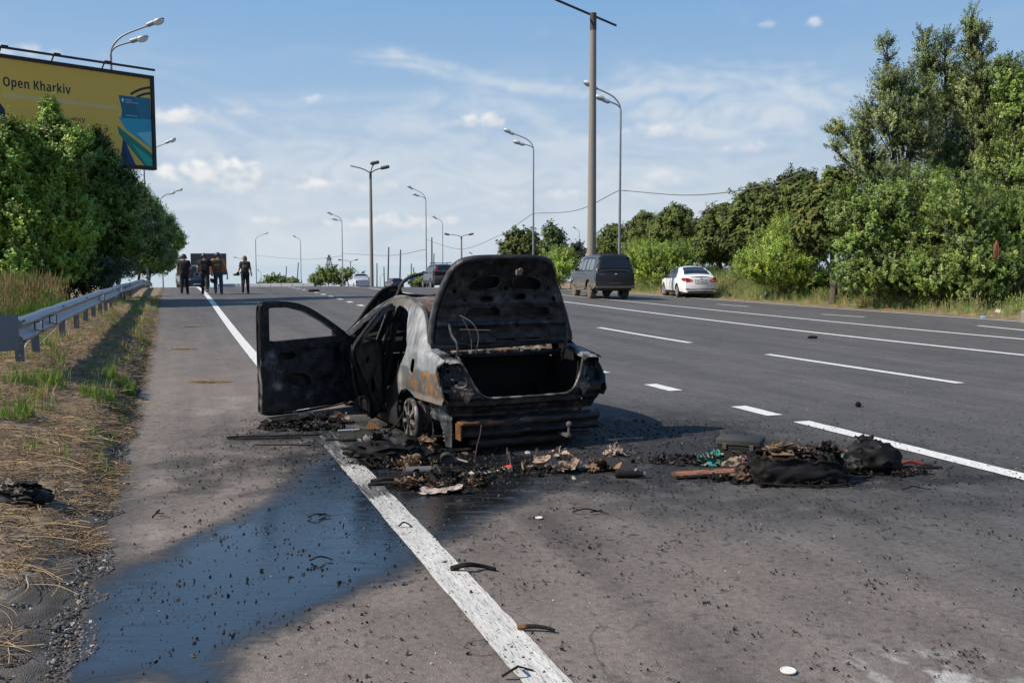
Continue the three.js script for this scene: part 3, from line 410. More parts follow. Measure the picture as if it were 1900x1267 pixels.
  // parcel shelf: pressed ribs, pale ash on the high spots
  { const q = 0.06; const sl = []; sl.push(gridGeo(40, 10, (u, v) => { const x = lerp(-0.6, 0.6, u), z = lerp(-0.25, 0.12, v); return P(x, 0.815 + 0.012 * n2(x * 12, z * 14) + 0.1 * v, lerp(-0.25, 0.16, v)); })); for (let i = 0; i < 13; i++) sl.push(rbox(0.06, 0.018, 0.12, 0.004, -0.54 + i * 0.09, 0.846 + 0.006 * n2(i, 3), 0.17, 0.22, (i % 2 ? 0.5 : -0.5), 0.05 * n2(i, 1)), rbox(0.045, 0.016, 0.10, 0.004, -0.5 + i * 0.085, 0.88, 0.03, 0.24, (i % 2 ? -0.4 : 0.4), 0)); put('parcel_shelf', sl, (x, y, z) => { const k = fbm3(x * 8, 2, z * 10, 3); return mix3(mix3([0.05, 0.045, 0.04], [0.32, 0.28, 0.25], sstep(-0.1, 0.25, k)), [0.28, 0.13, 0.05], sstep(0.22, 0.45, k + 0.15 * n3(x * 20, y, z * 20))); }, sooty, car, 'ribbed parcel shelf with ash and rust'); put('shelf_lip', tube([P(-0.62, 0.835, -0.27), P(-0.3, 0.82, -0.31), P(0.3, 0.82, -0.31), P(0.62, 0.835, -0.27)], 0.016, 6, 24), dark); }

  // tail: the frame of the boot opening, lamp hollows, bumper beam
  const tailQ = (x, y) => -0.80 + 0.62 * Math.max(0, Math.abs(x) - 0.42) ** 1.5 + 0.06 * sstep(0.6, 0.85, y) + 0.02 * sstep(0.40, 0.34, y);
  const rightHalf = [[0.33, 0.487], [0.40, 0.495], [0.46, 0.53], [0.515, 0.61], [0.565, 0.72], [0.61, 0.825], [0.70, 0.84], [0.765, 0.79], [0.79, 0.70], [0.80, 0.62], [0.785, 0.565], [0.74, 0.545], [0.735, 0.42], [0.70, 0.33]];
  const flankQ = table([[0.33, -0.72], [0.44, -0.735], [0.51, -0.785], [0.745, -0.635], [0.82, -0.745]]);
  const tailAt = (x, y, off = 0) => { const a = Math.abs(x), t = sstep(0.62, 0.79, a); const crease = 0.03 * sstep(0.43, 0.40, y) - 0.02 * sstep(0.47, 0.49, y); const inLamp = sstep(0.57, 0.62, a + (y - 0.6) * -0.12) * sstep(0.785, 0.75, a) * sstep(0.565, 0.60, y) * sstep(0.825, 0.79, y); return P(x > 0.5 ? x + (x - 0.5) * 0.15 : x, y, lerp(tailQ(x, y), flankQ(y), t) + crease + inLamp * 0.055 + 0.004 * n2(x * 7, y * 9) + inLamp * 0.012 * n2(x * 16, y * 16) + off); };
  const tail = [...rightHalf, ...rightHalf.slice().reverse().map((p) => [-p[0], p[1]])];
  const tp = put('tail_panel', sheetMetal(shapeOf(tail, [oval(-0.33, 0.40, 0.012, 0.012, 8), oval(0.56, 0.42, 0.016, 0.016, 8), ...[-1, 1].flatMap((k) => [oval(k * 0.64, 0.625, 0.016, 0.016, 8), oval(k * 0.70, 0.72, 0.013, 0.013, 8)])]), (x, y) => tailAt(x, y), 0.035, 0.5), (x, y, z) => { const c = burn(x, y, z), k = fbm3(x * 5, y * 12, 3, 3), l = sstep(0.58, 0.63, Math.abs(x)) * sstep(0.56, 0.6, y); let r = mix3(mix3(c, [0.012, 0.012, 0.013], 0.35), [0.07, 0.036, 0.018], sstep(0.12, 0.4, k) * 0.7); r = mix3(r, [0.022, 0.028, 0.04], l * 0.6); return mix3(r, [0.17, 0.15, 0.13], sstep(0.2, 0.45, n3(x * 7, y * 7, 5)) * sstep(0.595, 0.565, y) * sstep(0.545, 0.56, y) * 0.8); }, steel, car);
  for (const k of [-1, 1]) { put('lamp_rim', tube([[0.60, 0.585], [0.72, 0.60], [0.755, 0.68], [0.74, 0.77], [0.70, 0.80], [0.645, 0.80], [0.60, 0.70], [0.575, 0.62], [0.60, 0.585]].map(([x, y]) => tailAt(k * x, y, -0.004)), 0.009, 5, 48), (x, y, z) => mix3(burn(x, y, z), [0.28, 0.25, 0.22], sstep(0, 0.4, n3(x * 8, y * 8, z * 8)) * 0.8), steel, tp); put('lamp_bracket', sheetMetal(shapeOf([[0.52, 0.545], [0.64, 0.56], [0.63, 0.535], [0.585, 0.45], [0.57, 0.45]]), (x, y) => tailAt(k * x, y, -0.012), 0.1, 0), (x, y, z) => mix3([0.10, 0.085, 0.07], [0.2, 0.17, 0.15], clamp(0.5 + n3(x * 9, y * 9, z * 9))), steel, tp); }
  put('boot_seal_flange', [tube([...[[-0.61, 0.825], ...rightHalf.slice(0, 6).reverse().map((p) => [-p[0], p[1]]), ...rightHalf.slice(0, 6)]].map(([x, y]) => tailAt(x, y + 0.003, 0.004)), 0.011, 5, 80)], (x, y, z) => { const k = n3(x * 9, y * 9, z * 9); return mix3([0.06, 0.055, 0.05], [0.36, 0.34, 0.31], sstep(-0.1, 0.35, k) * (y < 0.52 ? 1 : 0.6)); }, steel, tp);
  put('quarter_edge', tube([P(-half(-0.75, 0.8), 0.822, -0.75), P(-half(-0.63, 0.745) - 0.002, 0.745, -0.63), P(-half(-0.79, 0.51), 0.51, -0.79), P(-0.72, 0.44, -0.74)], 0.010, 5, 24), (x, y, z) => mix3(burn(x, y, z), [0.30, 0.29, 0.27], sstep(-0.1, 0.3, n3(x * 8, y * 8, z * 8)) * 0.6));
  for (const s of [-1, 1]) put('deck_edge', gridGeo(4, 16, (u, v) => { const q = lerp(-0.77, -0.3, v); return P(s * lerp(0.60 + 0.03 * v, half(q, top(q)) + 0.002, u), top(q) + (u > 0.1 ? 0.003 : -0.02) + 0.008 * Math.sin(u * 3), q); }), (x, y, z) => mix3(burn(x, y, z), [0.34, 0.34, 0.345], sstep(-0.5, 0.2, n3(x * 4, y * 4, z * 4)) * 0.75));
  { const prof = [[0.0, -0.10], [0.012, -0.012], [0.04, -0.002], [0.062, -0.006], [0.07, -0.032], [0.092, -0.036], [0.1, -0.008], [0.13, 0.0], [0.155, -0.012], [0.172, -0.05], [0.175, -0.12]]; put('bumper_beam', gridGeo(48, 10, (u, v, a, b) => { const x = lerp(-0.63, 0.75, u), d = 0.012 * n2(x * 3, 4) + 0.008 * n2(x * 9, b * 0.6); return P(x, 0.145 + prof[b][0] + 0.012 * n2(x * 2.2, 7) - 0.02 * x * x, -0.865 - prof[b][1] + 0.13 * (x - 0.05) ** 2 + d); }), (x, y, z) => { const k = fbm3(x * 4, y * 10, z * 4, 4); return mix3(dark(x, y, z), [0.06, 0.03, 0.014], sstep(0.05, 0.35, k) * 0.8); });
    put('lower_rail', gridGeo(30, 6, (u, v) => { const x = lerp(-0.55, 0.66, u), a = v * 4.4 - 0.6; return P(x, 0.10 + 0.03 * Math.sin(a) + 0.012 * n2(x * 3, 2), -0.80 - 0.03 * Math.cos(a) + 0.08 * x * x); }), (x, y, z) => mix3(burn(x, y, z), [0.05, 0.04, 0.035], 0.5)); put('hanging_wire', tube([P(-0.49, 0.28, -0.9), P(-0.505, 0.2, -0.91), P(-0.53, 0.1, -0.9), P(-0.55, 0.02, -0.91)], 0.006, 4, 16), (x, y, z) => [0.09, 0.05, 0.05], sooty); }
  put('bumper_bracket', [rbox(0.02, 0.14, 0.12, 0.004, -0.66, 0.21, 0.80), rbox(0.17, 0.02, 0.11, 0.004, -0.575, 0.285, 0.81, 0, 0.1, -0.04), rbox(0.15, 0.11, 0.012, 0.004, -0.57, 0.215, 0.77)], (x, y, z) => { const k = fbm3(x * 9, y * 9, z * 9, 3); return mix3([0.035, 0.025, 0.018], [0.17, 0.075, 0.022], sstep(0.0, 0.3, k + (x < -0.645 ? 0.25 : 0) + (y > 0.275 ? 0.2 : 0) - 0.05)); }, sooty, car, 'rust-orange bumper bracket');
  put('exhaust_silencer', [move(new THREE.CapsuleGeometry(0.062, 0.85, 6, 12), 0.05, 0.085, 0.66, 0, 0, Math.PI / 2, 1, 1, 1.5)], (x, y, z) => mix3(burn(x, y, z), [0.085, 0.07, 0.06], 0.55), sooty);
  put('tow_ball', [ball(0.027, 0.33, 0.235, 0.97), bar(P(0.33, 0.14, -0.97), P(0.33, 0.225, -0.97), 0.014, 8, 0.011), rbox(0.05, 0.03, 0.25, 0.008, 0.33, 0.13, 0.86)], (x, y, z) => [0.16, 0.145, 0.135], steel);
  // lower corner behind the wheel: ribbed closing plate, spring behind it
  put('closing_plate', [sheetMetal(shapeOf([[-0.70, 0.435], [-0.12, 0.43], [-0.16, 0.36], [-0.24, 0.2], [-0.34, 0.10], [-0.38, 0.16], [-0.32, 0.27], [-0.52, 0.27], [-0.585, 0.17], [-0.60, 0.05], [-0.69, 0.06], [-0.70, 0.2]]), (q, y) => P(-0.735 + 0.008 * Math.sin(y * 80) * sstep(0.27, 0.30, y) + 0.05 * sstep(-0.5, -0.7, q), y, q), 0.03, 0.6)], (x, y, z) => { const k = fbm3(x * 6, y * 6, z * 6, 3); return mix3([0.05, 0.058, 0.066], [0.17, 0.175, 0.18], sstep(0, 0.5, k) * (y > 0.27 ? 1 : 0.4)); });
  { const pts = []; for (let i = 0; i <= 90; i++) { const a = i / 90 * Math.PI * 2 * 6.5; pts.push(P(-0.62 + 0.045 * Math.cos(a), 0.06 + i / 90 * 0.22, -0.45 + 0.045 * Math.sin(a))); } put('coil_spring', tube(pts, 0.011, 5, 180), (x, y, z) => [0.13, 0.10, 0.085], sooty); }

  // wheels: bare rims on the road, tyres burnt away to wire
  const rim = (x, q, side) => {
    const w = new THREE.Group(); w.name = 'wheel'; w.position.set(x, 0.212, -q); w.rotation.y = side < 0 ? 0 : Math.PI; car.add(w);   // outer face towards -x
    const ring = new THREE.LatheGeometry([[0.168, 0.09], [0.195, 0.085], [0.206, 0.06], [0.182, 0.04], [0.165, 0.0], [0.172, -0.05], [0.206, -0.075], [0.206, -0.09], [0.19, -0.09], [0.15, -0.05]].map((p) => new THREE.Vector2(p[0], p[1])), 36); move(ring, 0, 0, 0, 0, 0, Math.PI / 2);
    put('rim', ring, (a, b, c) => mix3([0.06, 0.062, 0.065], [0.36, 0.33, 0.31], sstep(-0.1, 0.5, fbm3(a * 9, b * 9, c * 9, 2)) * (a < -0.04 ? 1 : 0.3)), steel, w);
    for (let i = 0; i < 7; i++) { const g = pressed(shapeOf([[-0.02, 0.03], [-0.013, 0.11], [-0.026, 0.178], [0.026, 0.178], [0.013, 0.11], [0.02, 0.03]]), 0.02, 0.004); move(g, 0, 0, 0, 0, 0, i / 7 * Math.PI * 2); move(g, -0.07, 0, 0, 0, -Math.PI / 2, 0); put('spoke', g, (a, b, c) => mix3([0.08, 0.072, 0.066], [0.34, 0.30, 0.27], sstep(-0.2, 0.5, n3(a * 9, b * 9, c * 9 + i))), steel, w); }
    put('hub', [cyl(0.045, 0.05, 0.05, 14, -0.075, 0, 0, 0, 0, Math.PI / 2), cyl(0.12, 0.12, 0.02, 20, -0.01, 0, 0, 0, 0, Math.PI / 2)], dark, steel, w);
    const wire = []; for (let k = 0; k < 3; k++) { const r = rng(k + 5 + q * 10); wire.push(tube(Array.from({ length: 19 }, (_, i) => { const a = i / 18 * Math.PI * 2, rr = 0.205 + 0.008 * r(); return V(0.02 + 0.05 * (r() - 0.5) + 0.03 * k, Math.max(-0.2, rr * Math.sin(a)), rr * Math.cos(a)); }), 0.004, 4, 60)); } put('tyre_wire', wire, black, sooty, w);
  };
  rim(-0.755, 0.0, -1); rim(0.74, 0, 1); rim(-0.74, 2.5, -1); rim(0.74, 2.5, 1);
  put('rear_axle', [bar(P(-0.68, 0.21, 0), P(0.68, 0.21, 0), 0.035, 8), rbox(0.5, 0.06, 0.4, 0.02, 0, 0.2, -0.3)], black, sooty);

  // boot lid standing open: outer skin, pressed inner panel with its openings, gooseneck arms
  const lid = new THREE.Group(); lid.name = 'boot_lid'; lid.position.set(0.01, 0, 0); car.add(lid);
  const lidQ = table([[0, -0.31], [0.2, -0.315], [0.5, -0.33], [0.66, -0.355], [0.8, -0.40], [0.92, -0.455], [1, -0.50]]), lidY = table([[0, 0.925], [0.2, 1.06], [0.5, 1.31], [0.72, 1.495], [0.88, 1.63], [1, 1.715]]);
  const lidW = table([[0, 0.705], [0.1, 0.715], [0.35, 0.695], [0.55, 0.655], [0.75, 0.595], [0.9, 0.55], [1, 0.50]]);
  const LEN = 0.95, LP = (a0, b, off = 0) => { const v = clamp(b / LEN), a = a0 > 0 ? a0 * (1.03 - 0.24 * v) : a0, e = 0.01, dq = lidQ(v + e) - lidQ(v - e), dy = lidY(v + e) - lidY(v - e), l = Math.hypot(dq, dy) || 1; const arc = 0.045 * (a / 0.7) ** 2; return P(a, lidY(v) - off * dq / l * -1 * 0 + off * (dq / l) * 0 - arc * 0.5 * v, lidQ(v) + off + arc); };
  const edgePts = []; for (let i = 0; i <= 16; i++) { const v = i / 16 * 0.86; edgePts.push([lidW(v), v * LEN]); }
  const topR = [[0.54, 0.85], [0.522, 0.885], [0.485, 0.917], [0.42, 0.938], [0.31, 0.95], [0, 0.956]];
  const outlineR = [...edgePts, ...topR], outline = [...outlineR, ...outlineR.slice(0, -1).reverse().map((p) => [-p[0], p[1]])];
  put('outer_skin', sheetMetal(shapeOf(outline), (a, b) => LP(a, b, 0.085), 0.07, 0.6), black, steel, lid);
  const r8 = (x0, x1, y0, y1, r = 0.03) => [[x0 + r, y0], [x1 - r, y0], [x1, y0 + r], [x1, y1 - r], [x1 - r, y1], [x0 + r, y1], [x0, y1 - r], [x0, y0 + r]];
  const lidHoles = [[[-0.39, 0.63], [-0.36, 0.61], [-0.12, 0.625], [-0.09, 0.66], [-0.11, 0.74], [-0.27, 0.745], [-0.36, 0.71]], [[0.40, 0.64], [0.36, 0.605], [0.07, 0.615], [0.055, 0.65], [0.06, 0.73], [0.30, 0.735], [0.38, 0.70]],
    r8(-0.055, 0.0, 0.595, 0.65, 0.012), oval(-0.205, 0.515, 0.062, 0.032, 14, 0.7), oval(0.155, 0.53, 0.062, 0.034, 14, 0.7), oval(-0.42, 0.50, 0.016, 0.018, 8), oval(0.33, 0.525, 0.018, 0.02, 8), oval(-0.52, 0.60, 0.024, 0.022, 8), oval(0.49, 0.625, 0.024, 0.026, 8), oval(0.55, 0.50, 0.016, 0.04, 8),
    [[-0.43, 0.33], [-0.06, 0.335], [-0.09, 0.42], [-0.36, 0.42]], [[0.10, 0.33], [0.50, 0.335], [0.48, 0.41], [0.09, 0.42]], r8(0.26, 0.34, 0.285, 0.297, 0.004), r8(0.46, 0.53, 0.275, 0.286, 0.004), r8(-0.1, 0.1, 0.03, 0.06, 0.01), r8(0.2, 0.36, 0.04, 0.06, 0.008)];
  put('inner_panel', sheetMetal(shapeOf(outline.map(([a, b]) => [a * 0.972, 0.012 + b * 0.978]), lidHoles), (a, b) => { const rib = 0.018 * sstep(0.20, 0.24, b) * sstep(0.29, 0.25, b) + 0.014 * Math.exp(-(((b - 0.47) / 0.035) ** 2)) + 0.016 * Math.exp(-((a / 0.05) ** 2)) * sstep(0.3, 0.4, b) + 0.02 * sstep(0.52, 0.58, Math.abs(a)) * sstep(0.9, 0.8, b); return LP(a, b, -rib + 0.007 * n2(a * 5, b * 5) + 0.012 * n2(a * 1.7 + 3, b * 1.7)); }, 0.035, 0.6), (x, y, z) => { const k = fbm3(x * 4, y * 4, 7, 4); return mix3(mix3(burn(x, y, z), [0.022, 0.023, 0.027], 0.6), [0.075, 0.072, 0.072], sstep(0.15, 0.5, k + 0.1 * n3(x * 2, y * 14, z)) * 0.8); }, steel, lid);
  put('pressing', lidHoles.slice(0, 12).map((h) => tube([...h, h[0]].map(([a, b]) => LP(a, b, -0.006)), 0.008, 5, h.length * 3)), (x, y, z) => mix3([0.012, 0.012, 0.014], [0.07, 0.07, 0.075], sstep(0, 0.5, n3(x * 6, y * 6, z * 6))), steel, lid);
  put('lid_lip', tube([...outline, outline[0]].map(([a, b]) => LP(a, b, 0.04)), 0.034, 8, 160), (x, y, z) => { const c = burn(x, y, z); return mix3(c, [0.16, 0.165, 0.18], x < -0.5 ? 0.5 : 0.08); }, steel, lid);
  put('latch', [rbox(0.06, 0.05, 0.03, 0.008, 0.0, 1.585, 0.60), cyl(0.02, 0.02, 0.03, 8, 0.02, 1.605, 0.60, Math.PI / 2)], (x, y, z) => [0.17, 0.125, 0.085], sooty, lid);
  for (const s of [-1, 1]) put('gooseneck', tube([P(s * 0.60, 1.12, -0.40), P(s * 0.585, 1.02, -0.43), P(s * 0.56, 0.96, -0.47), P(s * 0.545, 0.88, -0.47), P(s * 0.55, 0.74, -0.40)], 0.014, 6, 30), (x, y, z) => mix3(burn(x, y, z), [0.11, 0.11, 0.115], s < 0 ? 0.8 : 0.3), steel, lid);
  put('wire', [tube([P(-0.50, 1.20, -0.40), P(-0.40, 1.13, -0.46), P(-0.345, 1.02, -0.47), P(-0.35, 0.85, -0.42)], 0.0045, 5, 30), tube([P(-0.5, 1.07, -0.40), P(-0.2, 1.055, -0.41)], 0.004, 4, 4), tube([P(-0.47, 1.17, -0.40), P(-0.40, 1.02, -0.41), P(-0.38, 0.86, -0.4)], 0.003, 4, 10)], (x, y, z) => [0.17, 0.16, 0.15], sooty, lid);

  // left front door, swung wide open
  { const d = new THREE.Group(); d.name = 'front_door'; d.userData.label = 'wide-open blackened front door without glass'; d.position.copy(P(-0.80, 0.0, 2.33)); d.rotation.y = Math.PI + (90 - 69) * Math.PI / 180; car.add(d);
    // door outline: a = from hinge to latch, b = height
    const oA = [[0.0, 0.10], [0.03, 0.07], [1.10, 0.035], [1.15, 0.06], [1.155, 0.30], [1.16, 0.80], [1.145, 1.225], [1.12, 1.245], [0.80, 1.245], [0.58, 1.19], [0.34, 1.06], [0.16, 0.945], [0.05, 0.865], [0.0, 0.80]];
    const win = [[0.20, 0.845], [1.05, 0.825], [1.05, 1.19], [0.82, 1.19], [0.60, 1.135], [0.38, 1.02], [0.20, 0.905]];
    const holes = [win, r8(0.72, 0.94, 0.62, 0.70, 0.03), smoothLoop([[0.52, 0.33], [0.66, 0.30], [0.78, 0.345], [0.86, 0.42], [0.80, 0.47], [0.66, 0.455], [0.56, 0.42]], 2), oval(0.17, 0.62, 0.05, 0.1, 12), oval(0.40, 0.45, 0.014, 0.014, 8), oval(0.36, 0.62, 0.01, 0.01, 6), oval(0.08, 0.90, 0.013, 0.014, 8), oval(0.08, 0.865, 0.016, 0.01, 8), oval(0.30, 0.40, 0.014, 0.02, 8)];
    const mk = (off, hs, ed) => sheetMetal(shapeOf(oA, hs), (a, b) => V(a, b, off + 0.03 * sstep(0.8, 1.2, b) * 0 + 0.012 * n2(a * 3 + off, b * 4) * sstep(0.82, 0.7, b) + 0.012 * sstep(0.2, 0.25, b) * sstep(0.75, 0.7, b) * sstep(0.12, 0.2, a) * sstep(1.08, 1.0, a) * (off < 0 ? 1 : 0)), ed, 0.6);
    put('inner_panel', mk(-0.035, holes, 0.05), (x, y, z) => { const k = fbm3(x * 5, y * 5, 3, 4), w = Math.exp(-(((x - 1.02 + (y - 0.55) * -0.25) / 0.07) ** 2)) * sstep(0.75, 0.6, y) * sstep(0.2, 0.35, y); return mix3(mix3(burn(x, y, z), [0.022, 0.024, 0.028], 0.6), [0.17, 0.185, 0.205], clamp(w * (0.55 + k * 1.5) + sstep(0.25, 0.5, k) * 0.35)); }, steel, d);
    put('outer_panel', mk(0.035, [win], 0.09), burn, steel, d);
    put('door_edge', [tube([...oA, oA[0]].map(([a, b]) => V(a, b, 0.035)), 0.008, 5, 80), tube([...oA, oA[0]].map(([a, b]) => V(a, b, -0.035)), 0.008, 5, 80), gridGeo(60, 1, (u, v) => { const c = oA.concat([oA[0]]), t = u * (c.length - 1), i = Math.min(c.length - 2, Math.floor(t)), f = t - i; return V(lerp(c[i][0], c[i + 1][0], f), lerp(c[i][1], c[i + 1][1], f), lerp(-0.035, 0.035, v)); }), gridGeo(60, 1, (u, v) => { const c = win.concat([win[0]]), t = u * (c.length - 1), i = Math.min(c.length - 2, Math.floor(t)), f = t - i; return V(lerp(c[i][0], c[i + 1][0], f), lerp(c[i][1], c[i + 1][1], f), lerp(-0.035, 0.035, v)); })], (x, y, z) => (y < 0.62 && x > 1.1 ? mix3(burn(x, y, z), [0.35, 0.34, 0.33], sstep(0, 0.4, n3(x * 9, y * 7, z * 20)) * 0.8) : dark(x, y, z)), steel, d);
    put('window_lift', [bar(V(0.45, 0.35, 0.0), V(0.75, 0.58, 0.0), 0.012, 5), bar(V(0.40, 0.6, 0.0), V(0.9, 0.6, 0.0), 0.012, 5)], (x, y, z) => [0.03, 0.03, 0.03], steel, d);
  }
  // left rear door, ajar
  { const d = new THREE.Group(); d.name = 'rear_door'; d.position.copy(P(-0.80, 0.0, 1.06)); d.rotation.y = Math.PI + (90 - 36) * Math.PI / 180; car.add(d);
    const lean = (b) => -0.20 * sstep(0.8, 1.25, b) * 0.8;
    const oA = [[0.0, 0.14], [0.30, 0.12], [0.34, 0.30], [0.44, 0.44], [0.60, 0.60], [0.74, 0.74], [0.775, 0.85], [0.66, 0.99], [0.52, 1.13], [0.40, 1.20], [0.22, 1.235], [0.05, 1.24], [0.0, 1.0]];
    const win = [[0.035, 0.88], [0.69, 0.885], [0.62, 0.985], [0.49, 1.115], [0.385, 1.178], [0.22, 1.208], [0.05, 1.212]];
    const mk = (off, hs) => sheetMetal(shapeOf(oA, hs), (a, b) => V(a, b, off + lean(b) + 0.01 * n2(a * 4, b * 4)), 0.06, 0.6);
    put('inner_panel', mk(-0.03, [win, oval(0.3, 0.45, 0.05, 0.08, 12), oval(0.45, 0.72, 0.07, 0.03, 10)]), (x, y, z) => { const k = fbm3(x * 5, y * 5, 9, 3); return mix3(dark(x, y, z), [0.10, 0.105, 0.115], sstep(0.2, 0.5, k) * 0.6); }, steel, d);
    put('outer_panel', mk(0.03, [win]), burn, steel, d);
    put('window_frame', [tube([[0.69, 0.885], [0.62, 0.985], [0.49, 1.115], [0.385, 1.178], [0.22, 1.208], [0.05, 1.212]].map(([a, b]) => V(a, b, -0.03 + lean(b))), 0.012, 5, 24), tube([[0.20, 0.9], [0.26, 1.18]].map(([a, b]) => V(a, b, -0.02 + lean(b))), 0.01, 5)], (x, y, z) => [0.12, 0.12, 0.125], steel, d);
    put('door_edge', [tube([...oA, oA[0]].map(([a, b]) => V(a, b, lean(b))), 0.013, 6, 70), gridGeo(60, 1, (u, v) => { const c = oA.concat([oA[0]]), t = u * (c.length - 1), i = Math.min(c.length - 2, Math.floor(t)), f = t - i, b = lerp(c[i][1], c[i + 1][1], f); return V(lerp(c[i][0], c[i + 1][0], f), b, lerp(-0.03, 0.03, v) + lean(b)); })], dark, steel, d);
  }
}

// ---------------------------------------------------------------- steel: guardrail on the left bank
const galv = new THREE.MeshStandardMaterial({ color: lin(0.36, 0.37, 0.385), roughness: 0.58, metalness: 0.35, bumpMap: grain(2), bumpScale: 0.0008 });
const galvDull = new THREE.MeshStandardMaterial({ color: lin(0.17, 0.18, 0.195), roughness: 0.75, metalness: 0.25, bumpMap: grain(2), bumpScale: 0.001 });
const tRail = -1.64;
{
  const railTop = smoothTable([[8, 1.08], [20, 1.07], [30, 1.03], [41.5, 0.97], [52, 0.92], [62, 0.70], [80, 0.2], [100, -0.5]]);
  const tAt = (s) => tRail + 0.10 * sstep(30, 60, s) + 0.01 * n2(s * 0.5, 2);
  const S0 = 11.25;
  const rail = thing('guardrail', 'galvanised steel guardrail with reflectors along the grassy left bank', 'guardrail', V(0, 0, 0));
  const prof = [[0.012, 0], [0.03, 0.012], [0.078, 0.05], [0.083, 0.072], [0.075, 0.092], [0.02, 0.128], [0.006, 0.155], [0.02, 0.182], [0.075, 0.218], [0.083, 0.238], [0.078, 0.26], [0.03, 0.298], [0.012, 0.31]];
  for (let k = 0; k < 16; k++) {
    const a = S0 + k * 4.0, b = a + 4.18;
    const g = gridGeo(prof.length - 1, 16, (u, v, i, j) => { const s = lerp(a, b, j / 16), d = prof[i][0] + (j === 16 ? 0.006 : j === 0 ? 0 : 0.003), t = tAt(s) + d; return V(roadX(s, t), railTop(s) + 0.008 * n2(s * 0.9, 4) - 0.31 + prof[i][1], roadZ(s, t)); });
    part('rail_beam', g, galv, rail);
    if (k < 6) for (const h of [0.04, 0.27]) for (const d of [0.05, 0.12]) { const s = a + d, t = tAt(s) + 0.085; part('bolt', box(0.022, 0.018, 0.03, roadX(s, t), railTop(s) - 0.31 + h, roadZ(s, t), 0, 0.35), mat(0.05, 0.05, 0.05, 0.6), rail); }
  }
  for (const s of [11.95, 13.3, 16.4, ...Array.from({ length: 27 }, (_, k) => 18.7 + k * 2.0)]) { const t = tAt(s) - 0.06, x = roadX(s, t), z = roadZ(s, t), y0 = landH(s, t) - 0.1, y1 = railTop(s) - 0.04; const h = y1 - y0;
    part('post', [box(0.09, h, 0.006, 0, 0, 0), box(0.006, h, 0.06, 0.042, 0, -0.03), box(0.006, h, 0.06, -0.042, 0, -0.03)].map((g) => move(g, x, y0 + h / 2, z, 0, -PSI, 0)), galvDull, rail); }
  // end wing turned away from the road
  { const e = gridGeo(12, 6, (u, v) => { const s = S0 - 0.04 - 0.50 * Math.sin(u * 1.2) * 0.25, t = tAt(S0) + 0.05 - 0.62 * u; return V(roadX(s, t), railTop(S0) - 0.375 + 0.43 * v + 0.004 * n2(u * 3, v * 3) - 0.02 * (1 - u) * (v < 0.5 ? -1 : 1), roadZ(s, t)); }); part('end_wing', e, galvDull, rail, 'flat dark end wing of the guardrail'); }
  for (const [px, py] of [[55, 608], [84, 594], [181, 555.5], [219, 538]]) {     // reflectors in the valley of the beam
    let best = 11.4, bd = 1e9; for (let s = S0 + 0.1; s < 45; s += 0.05) { const t = tAt(s) + 0.03, X = roadX(s, t), Z = -roadZ(s, t), d = Math.abs(950 + X / Z * F - px); if (d < bd) { bd = d; best = s; } }
    const t = tAt(best) + 0.115, p = V(roadX(best, t), railTop(best) - 0.155, roadZ(best, t));
    const ref = new THREE.Group(); ref.name = 'reflector'; ref.position.copy(p); ref.rotation.y = -PSI - 0.35 + 0.9 * 0; rail.add(ref);
    const s2 = px < 100 ? 1 : 1.25; const tz = [[-0.055, -0.05], [0.05, -0.07], [0.05, 0.07], [-0.055, 0.045]].map((q) => [q[0] * s2, q[1] * s2]);
    part('reflector_frame', move(pressed(shapeOf(tz), 0.012, 0.003), 0, 0, 0), mat(0.02, 0.02, 0.02, 0.5), ref); part('reflector_face', move(pressed(shapeOf(tz.map((q) => [q[0] * 0.74 + 0.006, q[1] * 0.8])), 0.004, 0.001), 0, 0, 0.0155), mat(0.92, 0.92, 0.9, 0.3), ref);
  }
}
// pale cables hanging under the rail
for (const [pts, where] of [[[[0, 676], [25, 662], [55, 632]], 'long pale cable drooping to the left below the end wing'], [[[62, 650], [80, 632], [104, 609]], 'pale cable under the rail right of the second post'], [[[118, 601], [132, 587], [143, 577]], 'pale cable under the rail farthest from its end'], [[[36, 661], [50, 636], [56, 633]], 'short pale cable beside the second post']]) { const Z = pts[0][0] > 100 ? 15 : pts[0][0] > 60 ? 12.4 : 10.6; solo('loose_cable', tube(pts.map((p, i) => at(p[0], p[1], Z + i * 0.5)), 0.009, 5, 16), mat(0.34, 0.35, 0.36, 0.5), where, 'cable', null, 0, 'cables under the guardrail'); }

